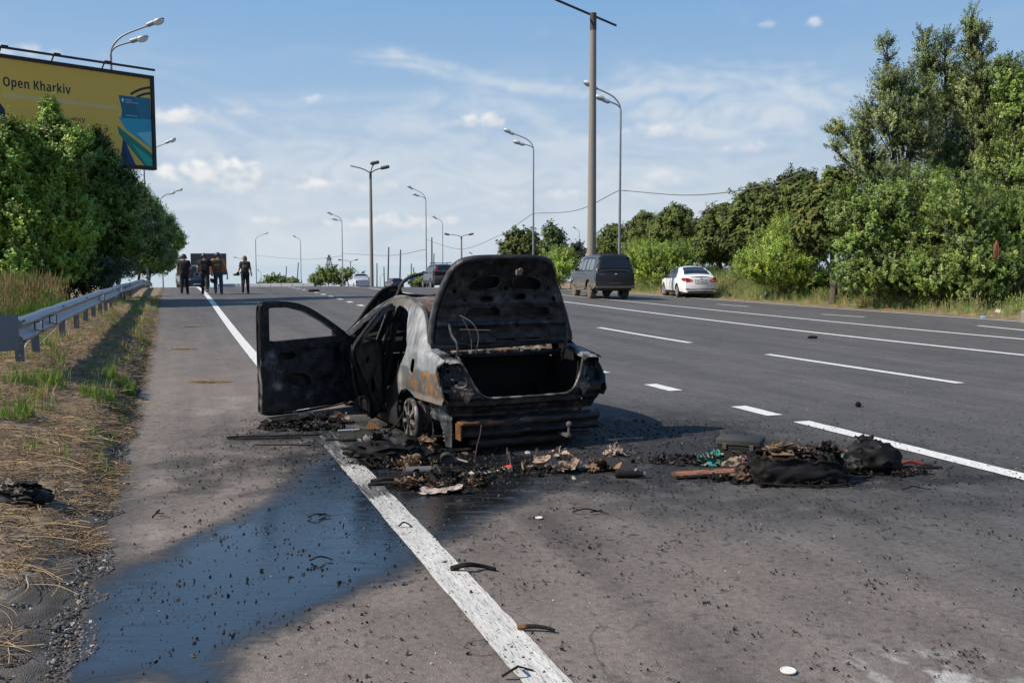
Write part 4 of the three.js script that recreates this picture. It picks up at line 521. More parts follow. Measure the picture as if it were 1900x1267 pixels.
// ---------------------------------------------------------------- hoardings
const blackSteel = mat(0.014, 0.012, 0.012, 0.6), darkPole = mat(0.05, 0.05, 0.052, 0.7);
{
  const R = V(-13.9, 5.33, -36), dir = V(-0.712, 0, 0.702), Wd = 6.95, Ht = 3.56;
  const b = thing('billboard', 'large yellow billboard with teal cards rising above the left trees', 'billboard', R.clone().addScaledVector(dir, Wd / 2), 0); b.position.y = 5.33;
  b.rotation.y = Math.atan2(dir.z, -dir.x);                               // local +x runs to the right end, +z faces the road
  const c = document.createElement('canvas'); c.width = 1240; c.height = 632; const g = c.getContext('2d'); const U = 200;
  g.fillStyle = '#d6ae4e'; g.fillRect(0, 0, 1240, 632);
  for (let i = 1; i < 6; i++) { g.fillStyle = 'rgba(60,40,0,0.08)'; g.fillRect(i * 207, 0, 1.5, 632); }
  g.fillStyle = '#10233a'; g.beginPath(); g.moveTo(150, 330); g.lineTo(205, 215); g.lineTo(290, 330); g.lineTo(330, 632); g.lineTo(120, 632); g.fill();
  g.fillStyle = '#141c24'; g.font = '600 84px sans-serif'; g.textBaseline = 'alphabetic'; g.save(); g.translate(284, 182); g.scale(416 / g.measureText('Open Kharkiv').width, 1); g.fillText('Open Kharkiv', 0, 0); g.restore();
  g.fillStyle = '#b9bdae'; g.font = '46px sans-serif'; const l2 = "Цифрова картка харків'янина завжди поруч"; g.save(); g.translate(284, 250); g.scale(718 / g.measureText(l2).width, 1); g.fillText(l2, 0, 0); g.restore();
  g.fillStyle = '#5a4a1e'; g.font = '600 44px sans-serif'; g.fillText('жку', 700, 362);
  const poly = (col, pts) => { g.fillStyle = col; g.beginPath(); pts.forEach((p, i) => (i ? g.lineTo(p[0], p[1]) : g.moveTo(p[0], p[1]))); g.closePath(); g.fill(); };
  g.strokeStyle = '#0c2338'; g.lineWidth = 16; g.beginPath(); g.moveTo(1100, 130); g.quadraticCurveTo(1160, 80, 1240, 62); g.stroke(); g.beginPath(); g.moveTo(1140, 145); g.quadraticCurveTo(1190, 112, 1240, 104); g.stroke();
  poly('#10304a', [[1010, 632], [1040, 420], [1110, 632]]); poly('#0e3d63', [[1040, 440], [1075, 632], [1120, 632]]);
  poly('#15796b', [[1000, 362], [1240, 540], [1240, 632], [1180, 632], [1010, 420]]); poly('#2ca591', [[1090, 470], [1240, 580], [1240, 632], [1200, 632]]);
  poly('#2f97ae', [[1008, 300], [1240, 290], [1240, 505], [1060, 385]]); poly('#74bcc8', [[1130, 400], [1240, 380], [1240, 500]]);
  poly('#1a5f77', [[1015, 146], [1236, 140], [1240, 292], [1030, 304], [1036, 250]]); poly('#226d86', [[1120, 143], [1236, 140], [1240, 292], [1160, 296]]);
  g.fillStyle = '#c8d4d8'; poly('#c8d4d8', [[1034, 170], [1046, 163], [1052, 178], [1044, 194], [1038, 184]]); g.font = '15px sans-serif'; g.fillText('Картка', 1060, 176); g.fillText("харків'янина", 1060, 192); g.fillText('Kharkivcard', 1064, 286);
  const tex = new THREE.CanvasTexture(c); tex.colorSpace = THREE.SRGBColorSpace;
  part('poster', move(new THREE.PlaneGeometry(Wd - 0.24, Ht - 0.24), 0, Ht / 2, 0.126), new THREE.MeshStandardMaterial({ map: tex, roughness: 0.65 }), b);
  part('panel', box(Wd - 0.02, Ht - 0.02, 0.24, 0, Ht / 2, 0), blackSteel, b);
  for (const [w, h, x, y] of [[Wd + 0.06, 0.13, 0, Ht - 0.06], [Wd + 0.06, 0.13, 0, 0.06], [0.13, Ht - 0.26, Wd / 2 - 0.035, Ht / 2], [0.13, Ht - 0.26, -Wd / 2 + 0.035, Ht / 2]]) part('frame', box(w, h, 0.34, x, y, 0), blackSteel, b);
  part('light_bar', box(Wd - 0.3, 0.07, 0.09, 0.1, Ht + 0.17, 0.42), blackSteel, b); for (const x of [-1.9, 1.55, -0.2]) part('bracket', [bar(V(x, Ht - 0.05, 0.1), V(x, Ht + 0.16, 0.42), 0.025, 6), box(0.22, 0.05, 0.05, x + 0.12, Ht + 0.23, 0.42)], blackSteel, b);
  part('column', [cyl(0.26, 0.22, 7, 16, 0, -3.45, -0.2)], darkPole, b);
}
{
  const p = at(387, 510, 150), b = thing('billboard', 'small dark navy billboard far down the road behind the walkers', 'billboard', V(p.x, p.y, p.z), 0.12);
  part('panel', box(5.6, 3.5, 0.3, 0, 1.75, 0), mat(0.016, 0.018, 0.03, 0.7), b); part('logo', [rbox(0.5, 0.45, 0.03, 0.01, -2.0, 1.45, 0.17)], mat(0.30, 0.05, 0.06, 0.6), b);
  for (const [x, y, w] of [[1.0, 2.4, 1.5], [-1.9, 2.1, 0.5], [0.7, 2.75, 0.7], [1.3, 2.0, 0.9]]) part('print', box(w, 0.09, 0.02, x, y, 0.165), mat(0.10, 0.11, 0.14, 0.7), b);
  part('column', cyl(0.22, 0.2, 14, 10, 0.9, -7, 0), darkPole, b);
}

// ---------------------------------------------------------------- lamp posts, concrete poles, wires
const steelPole = mat(0.22, 0.235, 0.25, 0.5, { metalness: 0.4 }), lampGrey = mat(0.33, 0.34, 0.35, 0.45, { metalness: 0.3 }), lampGlass = phys(0.75, 0.78, 0.8, 0.12, { transmission: 0.35 }), concrete = new THREE.MeshStandardMaterial({ color: lin(0.235, 0.205, 0.175), roughness: 0.95, bumpMap: grain(2), bumpScale: 0.004 });
function lampHead(parent, p, dirv, k = 1) {
  const h = new THREE.Group(); h.name = 'lamp_head'; h.position.copy(p); h.quaternion.setFromUnitVectors(V(1, 0, 0), dirv.clone().normalize()); parent.add(h);
  part('housing', [move(new THREE.CapsuleGeometry(0.085, 0.2, 4, 10), 0.08, 0.02, 0, 0, 0, Math.PI / 2, 1, 1, 1), move(new THREE.SphereGeometry(0.15, 14, 8, 0, Math.PI * 2, 0, Math.PI / 2), 0.36, 0.0, 0, 0, 0, 0, 1.5, 0.7, 0.95)].map((g) => move(g, 0, 0, 0, 0, 0, 0, k)), lampGrey, h);
  part('diffuser', move(new THREE.SphereGeometry(0.15 * k, 14, 8, 0, Math.PI * 2, Math.PI / 2, Math.PI / 2), 0.36 * k, -0.012, 0, 0, 0, 0, 1.4, 0.85, 0.9), lampGlass, h);
}
// px of the pole, of its bend and of its lamp heads; Z = distance down the view
function streetLamp(Z, px, bendY, heads, label, r = 0.075, group = 'street lamps along the road') {
  const top = at(px, bendY, Z), foot = V(top.x, ground(top.x, top.z), top.z);
  const l = thing('street_lamp', label, 'street lamp', foot, 0, group);
  const H = top.y - foot.y;
  part('pole', bar(V(0, -0.2, 0), V(0, H, 0), r, 10, r * 0.62), steelPole, l);
  for (const [hx, hy] of heads) { const e = at(hx, hy, Z).sub(foot); const dx = e.x, rise = e.y - H; const k1 = V(dx * 0.04, H + rise * 0.22, 0), k2 = V(dx * 0.25, H + rise * 0.55, 0), k3 = V(dx * 0.9, e.y - Math.abs(dx) * 0.05, 0); part('arm', tube([V(0, H - 0.02, 0), k1, k2, k3], r * 0.5, 6, 20), steelPole, l); lampHead(l, k3, k3.clone().sub(k2), Z > 120 ? 1.5 : 1.15); }
  return l;
}
streetLamp(38, 204.5, 100, [[284, 42], [250, 74]], 'double-headed street lamp rising behind the yellow billboard');
streetLamp(62, 266, 300, [[314, 262]], 'street lamp whose arm shows right of the yellow billboard edge');
streetLamp(100, 297, 372, [[331, 352], [316, 359]], 'street lamp with two arms just above the left tree tips');
streetLamp(45, 1152, 205, [[1100, 160], [1125, 186]], 'tall double-headed street lamp nearest the dark pickup, beside the concrete mast');
streetLamp(61, 990, 277, [[947, 245], [968, 266]], 'double-headed street lamp rising straight behind the burnt car');
streetLamp(100, 790, 372, [[762, 348], [774, 362]], 'double-headed street lamp left of the burnt car roof');
streetLamp(145, 634, 412, [[613, 396], [623, 407]], 'double-headed street lamp in front of the far bushes', 0.09);
streetLamp(160, 821, 416, [[808, 404]], 'single-headed street lamp beyond the crest, right of the nearer one', 0.09);
streetLamp(200, 473.5, 446, [[492, 433]], 'street lamp beyond the crest right of the woman', 0.11);
streetLamp(230, 557, 449, [[547, 439]], 'street lamp beyond the crest with arm bent to the left', 0.11);
streetLamp(210, 1075, 432, [[1067, 423]], 'faint street lamp left of the tall concrete mast', 0.10);
streetLamp(260, 453, 486, [[436, 477]], 'street lamp half hidden behind the woman', 0.12);
streetLamp(330, 484, 508, [[479, 502]], 'tiny street lamp just above the crest by the woman', 0.12);
streetLamp(280, 705, 515, [[709, 510]], 'tiny street lamp next to the far dark hatchback', 0.10);
streetLamp(230, 880, 477, [[874, 470]], 'small street lamp showing above the open boot lid', 0.10);
function concretePole(Z, px, topY, r, label, arms, crossbar) {
  const top = at(px, topY, Z), foot = V(top.x, ground(top.x, top.z), top.z), H = top.y - foot.y;
  const p = thing('concrete_pole', label, 'pole', foot);
  part('shaft', [new THREE.CylinderGeometry(r * 0.62, r, H + 0.3, 14, 8).translate(0, H / 2 - 0.15, 0)], concrete, p);
  part('cap', cyl(r * 0.66, r * 0.66, Math.min(0.9, H * 0.06), 12, 0, H - 0.3, 0), mat(0.06, 0.045, 0.04, 0.8), p);
  for (const [hx, hy, head] of arms ?? []) { const e = at(hx, hy, Z).sub(foot); part('arm', tube([V(0, H - 0.1, 0), V(e.x * 0.35, H + (e.y - H) * 0.45, 0), V(e.x, e.y, 0)], 0.055, 6, 8), darkPole, p); if (head) part('lamp_head', move(new THREE.CapsuleGeometry(0.16, 0.55, 4, 8), e.x, e.y, 0, 0, 0, Math.PI / 2 + 0.2 * Math.sign(e.x)), darkPole, p); }
  if (crossbar) part('crossbar', bar(crossbar[0].clone().sub(foot), crossbar[1].clone().sub(foot), 0.055, 8), blackSteel, p);
  return p;
}
{ const hz = (py, Z) => Z; concretePole(44, 1101, 28, 0.235, 'tall concrete mast with a slanting crossbar at its top', [], [at(1030, -1.5, 41.9), at(1143, 47, 46.4)]); }
concretePole(85, 687, 319, 0.185, 'concrete pole with three lamp arms behind the open car door', [[650, 307.5, 0], [695, 302, 1], [714, 310.5, 1]]);
concretePole(150, 856, 438, 0.19, 'concrete pole with two lamp arms left of the boot lid', [[829, 434.5, 1], [874, 434.5, 1]]);
concretePole(240, 650, 485, 0.19, 'far concrete pole with two lamp arms above the bushes', [[630, 482, 1], [661, 482, 1]]);
for (const [x0, y0, x1, Z, label] of [[721, 458, 719, 150, 'tall bare pole just left of the dark hatchback, the left one of a pair'], [743, 463, 741, 150, 'tall bare pole rising behind the dark hatchback'], [699, 488, 699, 200, 'short bare pole right of the three-armed concrete pole'], [712, 495, 713, 200, 'shortest bare pole between the three-armed pole and the hatchback'], [531, 494, 528, 220, 'leaning bare pole between two low skyline bushes'], [553, 487, 549, 210, 'leaning bare pole beside the tiny bush by the left lamp'], [591, 494, 591, 240, 'bare pole at the left end of the pylon bush'], [763, 489, 762, 200, 'bare pole directly above the blue road sign'], [767, 496, 767, 210, 'short bare pole just right of the blue road sign'], [805, 470, 804, 190, 'short bare pole behind the black off-roader'], [801, 440, 801, 150, 'tall bare pole left of the single-headed lamp beyond the crest'], [654, 494, 654, 260, 'bare pole right of the far two-armed concrete pole']]) {
  const a = at(x0, y0, Z), f = at(x1, 533, Z); const base = V(f.x, ground(f.x, f.z), f.z);
  const p = thing('bare_pole', label, 'pole', base, 0, 'bare poles beyond the crest'); part('pole', bar(V(0, -0.3, 0), a.clone().sub(base), 0.16, 7, 0.11), mat(0.10, 0.105, 0.11, 0.8), p);
}
for (const [pts, label] of [[[[1150, 353, 45], [1280, 362, 40], [1420, 345, 34], [1500, 318, 30]], 'overhead wire running from the street lamp into the right trees'], [[[1149, 353, 45], [1070, 390, 53], [990, 396, 61]], 'overhead wire between the two nearest right lamps'], [[[989, 396, 61], [920, 440, 80], [855, 462, 90], [792, 445, 100]], 'overhead wire sagging above the open boot lid'], [[[790, 463, 100], [720, 474, 125], [634, 470, 145]], 'overhead wire between the two lamps left of the wreck'], [[[634, 475, 145], [560, 481, 180], [474, 474, 200]], 'overhead wire above the crest by the woman']])
  solo('overhead_wire', tube(pts.map((p) => at(...p)), pts[0][2] > 90 ? 0.03 : 0.02, 5, 30), mat(0.10, 0.10, 0.11, 0.7), label, 'wire');
{ // lattice pylon far off
  const f = at(611, 530, 380), p = thing('lattice_pylon', 'far lattice power pylon above the bushes on the skyline', 'pylon', V(f.x, f.y, f.z)); const k = 380 / F; const w = (h) => lerp(11, 1.2, Math.min(1, h / 40)) * k; const leg = [], brace = [];
  for (const sx of [-1, 1]) for (const sz of [-1, 1]) { part('leg', bar(V(sx * w(0), 0, sz * w(0)), V(sx * w(58), 57 * k, sz * w(58)), 0.12, 5), darkPole, p); }
  for (let i = 0; i < 7; i++) { const h0 = i * 8 * k, h1 = (i + 1) * 8 * k, a = w(i * 8), b = w(i * 8 + 8); for (const z of [-1, 1]) brace.push(bar(V(-a, h0, z * a), V(b, h1, z * b), 0.07, 4), bar(V(a, h0, z * a), V(-b, h1, z * b), 0.07, 4)); brace.push(bar(V(-b, h1, b), V(b, h1, b), 0.07, 4)); }
  part('bracing', brace, darkPole, p).userData.kind = 'stuff'; for (const [h, l] of [[39, 8], [50, 6]]) part('cross_arm', box(l * 2 * k, 0.3, 0.3, 0, h * k, 0), darkPole, p);
}
{ const c = at(764, 514, 92), base = V(c.x, ground(c.x, c.z), c.z), p = thing('road_sign', 'round blue road sign on a post beyond the crest', 'road sign', base); part('post', bar(V(0, 0, 0), V(0, c.y - base.y, 0), 0.035, 6), darkPole, p); part('disc', cyl(0.27, 0.27, 0.02, 24, 0, c.y - base.y, 0.05, Math.PI / 2), mat(0.015, 0.09, 0.30, 0.5), p); part('arrow', [box(0.05, 0.26, 0.01, -0.04, c.y - base.y, 0.066), box(0.13, 0.05, 0.01, 0.05, c.y - base.y + 0.03, 0.066)], mat(0.8, 0.8, 0.8, 0.5), p); }
{ const a = onGround(412, 536), b = onGround(582, 536), n = 9; const wall = thing('concrete_barrier', 'low pale concrete barrier along the crest of the road', 'barrier', V(0, 0, 0)); const A = at(404, 536, 58), B = at(583, 535, 57); for (let i = 0; i < n; i++) { const p = A.clone().lerp(B, (i + 0.5) / n), w = A.distanceTo(B) / n - 0.02; part('block', rbox(w, 0.22, 0.12, 0.02, p.x, ground(p.x, p.z) + 0.09, p.z, 0, Math.atan2(-(B.z - A.z), B.x - A.x)), mat(0.42, 0.44, 0.46, 0.85), wall); } }

// ---------------------------------------------------------------- whole cars: two flanks from a side outline, a band over the top, glass, lamps, wheels
const tyreMat = mat(0.02, 0.02, 0.02, 0.9), darkGlass = phys(0.012, 0.014, 0.018, 0.06, { specularIntensity: 0.9 }), chrome = mat(0.6, 0.6, 0.6, 0.25, { metalness: 0.9 }), blackTrim = mat(0.02, 0.02, 0.021, 0.7), lampRed = mat(0.22, 0.010, 0.010, 0.2), lampLit = new THREE.MeshStandardMaterial({ color: lin(0.5, 0.03, 0.02), emissive: lin(1, 0.10, 0.03), emissiveIntensity: 0.5, roughness: 0.3 }), lampWhite = mat(0.7, 0.7, 0.7, 0.15), tyreMud = mat(0.13, 0.10, 0.075, 0.95);
function vehicle(name, label, spec, pos, turn, group) {
  const car = thing(name, label, spec.category ?? 'car', pos, turn, group);
  const P = (x, y, q) => V(x, y, -q);
  const { L0, L1, top, wide, plan } = spec, roll = spec.roll ?? 0.07;
  const half = (q, y) => { const d = clamp((top(q) - y) / roll); return wide(y) * plan(q) - roll * (1 - Math.sqrt(1 - (1 - d) * (1 - d))); };
  const bodyMat = spec.material;
  const arch = (q0, r) => Array.from({ length: 11 }, (_, i) => { const a = (i / 10) * Math.PI; return [q0 - Math.cos(a) * r, Math.max(spec.sill, spec.R + Math.sin(a) * r)]; });
  const lower = [[L0, spec.rearLow], ...arch(spec.qr, spec.R + spec.gap), ...arch(spec.qf, spec.R + spec.gap), [L1, spec.frontLow]];
  const upper = []; const N = 60; for (let i = 0; i <= N; i++) { const q = lerp(L1, L0, i / N); upper.push([q, top(q)]); }
  for (const s of [-1, 1]) { part('body_side', spec.tint ? paint(sheetMetal(shapeOf([...lower, ...upper]), (q, y) => P(s * half(q, y), y, q), 0.09, 0.6), spec.tint) : sheetMetal(shapeOf([...lower, ...upper]), (q, y) => P(s * half(q, y), y, q), 0.12, 0.6), bodyMat, car);
    for (const w of spec.sideGlass) { part('side_window', sheetMetal(shapeOf(w), (q, y) => P(s * (half(q, y) + 0.006), y, q), 0.15, 0.6), spec.sideMat ?? darkGlass, car); part('window_seal', tube([...w, w[0]].map(([q, y]) => P(s * (half(q, y) + 0.006), y, q)), 0.014, 5, 40), blackTrim, car); }
    for (const [q0, y] of spec.handles ?? []) part('door_handle', rbox(0.02, 0.03, 0.18, 0.008, s * (half(q0, y) + 0.012), y, -q0), spec.handleMat ?? bodyMat, car);
    for (const qd of spec.doorLines ?? []) part('door_gap', sheetMetal(shapeOf([[qd - 0.006, spec.sill + 0.12], [qd + 0.006, spec.sill + 0.12], [qd + 0.006, spec.belt], [qd - 0.006, spec.belt]]), (q, y) => P(s * (half(q, y) + 0.003), y, q), 0.2, 0), blackTrim, car);
    const m = spec.mirror; const mg = new THREE.Group(); mg.name = 'wing_mirror'; mg.position.set(s * (half(m[0], m[1]) + 0.1), m[1] + 0.05, -m[0]); car.add(mg); part('shell', [rbox(0.2, 0.15, 0.1, 0.04), bar(V(-s * 0.12, -0.06, 0), V(0, -0.03, 0), 0.025, 6)], spec.mirrorMat ?? bodyMat, mg);
  }
  const strip = (q0, q1, n, m, u = 1, off = 0, nm = 'body_top') => part(nm, gridGeo(12, n, (a, b) => { const q = lerp(q0, q1, b), x = lerp(-u, u, a), w = half(q, top(q)); return P(x * (w + 0.001), top(q) + (spec.crownH ?? 0.04) * (1 - x * x) + off, q); }), m, car);
  strip(L0 + 0.001, L1 - 0.001, 60, spec.topMat ?? bodyMat);
  for (const [q0, q1, nm] of spec.topGlass) strip(q0, q1, 10, darkGlass, 0.9, 0.008, nm);
  // end faces, slightly bowed
  const face = (q, low, sgn, nm) => part(nm, gridGeo(14, 8, (a, b) => { const y = lerp(low, top(q), b), x = lerp(-1, 1, a), w = half(q, y); return P(x * w, y, q + sgn * (spec.bow ?? 0.08) * (1 - x ** 2) * (0.6 + 0.4 * Math.sin(b * 3))); }), spec.endMat ?? bodyMat, car);
  face(L0, spec.rearLow, -1, 'rear_panel'); face(L1, spec.frontLow, 1, 'front_panel');
  const bow = (x, sgn) => sgn * (spec.bow ?? 0.08) * (1 - x * x);
  car.userData.faceAt = undefined; delete car.userData.faceAt;
  const rearAt = (x, y, off = 0) => { const b = clamp((y - spec.rearLow) / (top(L0) - spec.rearLow)), w = half(L0, y), k = x / w; return P(x, y, L0 - (spec.bow ?? 0.08) * Math.max(0, 1 - k * k) * (0.6 + 0.4 * Math.sin(b * 3)) - off); };
  const frontAt = (x, y, off = 0) => { const b = clamp((y - spec.frontLow) / (top(L1) - spec.frontLow)), w = half(L1, y), k = x / w; return P(x, y, L1 + (spec.bow ?? 0.08) * Math.max(0, 1 - k * k) * (0.6 + 0.4 * Math.sin(b * 3)) + off); };
  part('underbody', box(spec.W * 0.86, 0.12, (L1 - L0) * 0.94, 0, spec.sill + 0.03, -(L0 + L1) / 2), blackTrim, car);
  part('interior', box(spec.W * 0.8, spec.belt - spec.sill - 0.1, (L1 - L0) * 0.5, 0, (spec.belt + spec.sill) / 2, -(L0 + L1) / 2), blackTrim, car);
  const wheel = (x, q, s) => { const w = new THREE.Group(); w.name = 'wheel'; w.position.set(x, spec.R, -q); w.rotation.y = (s < 0 ? 0 : Math.PI) + (q > 1 ? spec.steer ?? 0 : 0); car.add(w); const tw = spec.tyreW ?? 0.21, R = spec.R, r = R * (spec.rimK ?? 0.68);
    part('tyre', move(new THREE.LatheGeometry([[r, -tw / 2], [R * 0.93, -tw / 2], [R, -tw * 0.36], [R, tw * 0.36], [R * 0.93, tw / 2], [r, tw / 2]].map((p) => new THREE.Vector2(p[0], p[1])), 28), 0, 0, 0, 0, 0, Math.PI / 2), spec.tyreMat ?? tyreMat, w);
    const sp = [move(new THREE.LatheGeometry([[r * 0.88, 0.02], [r * 0.9, tw * 0.46], [r, tw * 0.5], [r, tw * 0.4]].map((p) => new THREE.Vector2(p[0], p[1])), 24), 0, 0, 0, 0, 0, Math.PI / 2), cyl(r * 0.24, r * 0.24, 0.03, 12, -tw * 0.42, 0, 0, 0, 0, Math.PI / 2)]; for (let i = 0; i < (spec.spokes ?? 10); i++) sp.push(move(box(0.025, r * 0.75, r * (spec.spokes ? 0.3 : 0.11), -tw * 0.42, r * 0.55, 0), 0, 0, 0, i / (spec.spokes ?? 10) * Math.PI * 2)); part('rim', sp, spec.rimMat, w); part('brake', cyl(r * 0.82, r * 0.82, 0.03, 18, -tw * 0.1, 0, 0, 0, 0, Math.PI / 2), blackTrim, w); };
  const tx = spec.W / 2 - (spec.tyreW ?? 0.21) / 2 - 0.02; for (const q of [spec.qr, spec.qf]) for (const s of [-1, 1]) { wheel(s * tx, q, s); part('wheel_house', gridGeo(12, 2, (u, v) => { const a = u * Math.PI; return P(s * lerp(spec.W / 2 - 0.03, spec.W / 2 - 0.4, v), spec.R + (spec.R + spec.gap - 0.005) * Math.sin(a), q - Math.cos(a) * (spec.R + spec.gap - 0.005)); }), blackTrim, car); }
  const patch = (nm, pts, m, at, off = 0.01, edge = 0.08) => part(nm, sheetMetal(shapeOf(pts), (x, y) => at(x, y, off), edge, 0.6), m, car);
  return { car, half, P, rearAt, frontAt, patch, strip, top };
}
const both = (pts) => [pts, pts.map(([x, y]) => [-x, y])];

// the white saloon at the far kerb
{
  const white = phys(0.78, 0.78, 0.77, 0.35, { clearcoat: 0.8, clearcoatRoughness: 0.08 });
  const spec = { W: 1.80, L0: -1.05, L1: 3.72, R: 0.32, gap: 0.055, sill: 0.22, belt: 0.9, qr: 0, qf: 2.7, rearLow: 0.26, frontLow: 0.22, steer: 0.25, crownH: 0.05, bow: 0.13,
    top: smoothTable([[-1.05, 0.98], [-0.95, 1.055], [-0.5, 1.09], [0.05, 1.30], [0.45, 1.43], [0.9, 1.475], [1.4, 1.46], [1.75, 1.37], [2.3, 1.06], [2.5, 1.0], [3.2, 0.88], [3.6, 0.74], [3.72, 0.6]]), wide: table([[0.2, 0.84], [0.5, 0.90], [0.75, 0.895], [0.92, 0.86], [1.2, 0.74], [1.48, 0.60]]), plan: smoothTable([[-1.05, 0.80], [-0.85, 0.92], [-0.4, 0.99], [0.2, 1], [2.6, 1], [3.2, 0.95], [3.72, 0.7]]), material: white,
    sideGlass: [[[0.32, 0.96], [0.42, 1.22], [0.62, 1.36], [0.95, 1.41], [1.0, 0.95]], [[1.05, 0.95], [1.02, 1.41], [1.4, 1.385], [1.75, 1.25], [2.15, 1.0], [2.2, 0.94]]], handles: [[0.62, 0.87], [1.62, 0.86]], doorLines: [0.45, 1.03, 2.1], mirror: [2.05, 0.93], mirrorMat: blackTrim, topGlass: [[-0.42, 0.36, 'rear_window'], [1.75, 2.3, 'windscreen']], rimMat: mat(0.5, 0.5, 0.51, 0.35, { metalness: 0.7 }), topMat: white };
  const p = onGround(1289, 551.5), v = vehicle('white_sedan', 'clean white saloon pulled over at the grassy right kerb with a brake lamp lit', spec, p, 4 * Math.PI / 180);
  for (const [i, pts] of both([[0.40, 0.86], [0.69, 0.97], [0.73, 0.95], [0.73, 0.77], [0.66, 0.75], [0.42, 0.78]]).entries()) v.patch('tail_lamp', pts, lampRed, v.rearAt, 0.012);
  v.patch('lit_lamp', [[0.46, 0.80], [0.66, 0.80], [0.66, 0.87], [0.46, 0.87]], lampLit, v.rearAt, 0.02); v.patch('lit_lamp', [[-0.52, 0.79], [-0.42, 0.79], [-0.42, 0.84], [-0.52, 0.84]], lampLit, v.rearAt, 0.02);
  for (const s of [-1, 1]) part('tail_lamp', sheetMetal(shapeOf([[-1.0, 0.78], [-0.62, 0.86], [-0.70, 0.965], [-1.0, 0.95]]), (q, y) => v.P(s * (v.half(q, y) + 0.008), y, q), 0.1, 0.5), lampRed, v.car);
  v.patch('plate', [[-0.27, 0.70], [0.27, 0.70], [0.27, 0.82], [-0.27, 0.82]], mat(0.62, 0.63, 0.62, 0.5), v.rearAt, 0.014); v.patch('plate_frame', [[-0.29, 0.68], [0.29, 0.68], [0.29, 0.84], [-0.29, 0.84]], blackTrim, v.rearAt, 0.008); for (const x of [-0.2, -0.13, -0.03, 0.03, 0.09, 0.17]) v.patch('plate_character', [[x, 0.735], [x + 0.035, 0.735], [x + 0.035, 0.79], [x, 0.79]], blackTrim, v.rearAt, 0.018);
  v.patch('chrome_strip', [[-0.36, 0.86], [0.36, 0.86], [0.34, 0.885], [-0.34, 0.885]], chrome, v.rearAt, 0.02); v.patch('emblem', oval(0, 0.93, 0.05, 0.035, 12), chrome, v.rearAt, 0.016);
  v.patch('bumper_insert', [[-0.70, 0.40], [0.70, 0.40], [0.68, 0.435], [-0.68, 0.435]], blackTrim, v.rearAt, 0.012); v.patch('diffuser', [[-0.66, 0.27], [0.66, 0.27], [0.60, 0.335], [-0.60, 0.335]], blackTrim, v.rearAt, 0.012); for (const pts of both([[0.5, 0.41], [0.72, 0.41], [0.72, 0.455], [0.55, 0.445]])) v.patch('reflector', pts, lampRed, v.rearAt, 0.02);
}
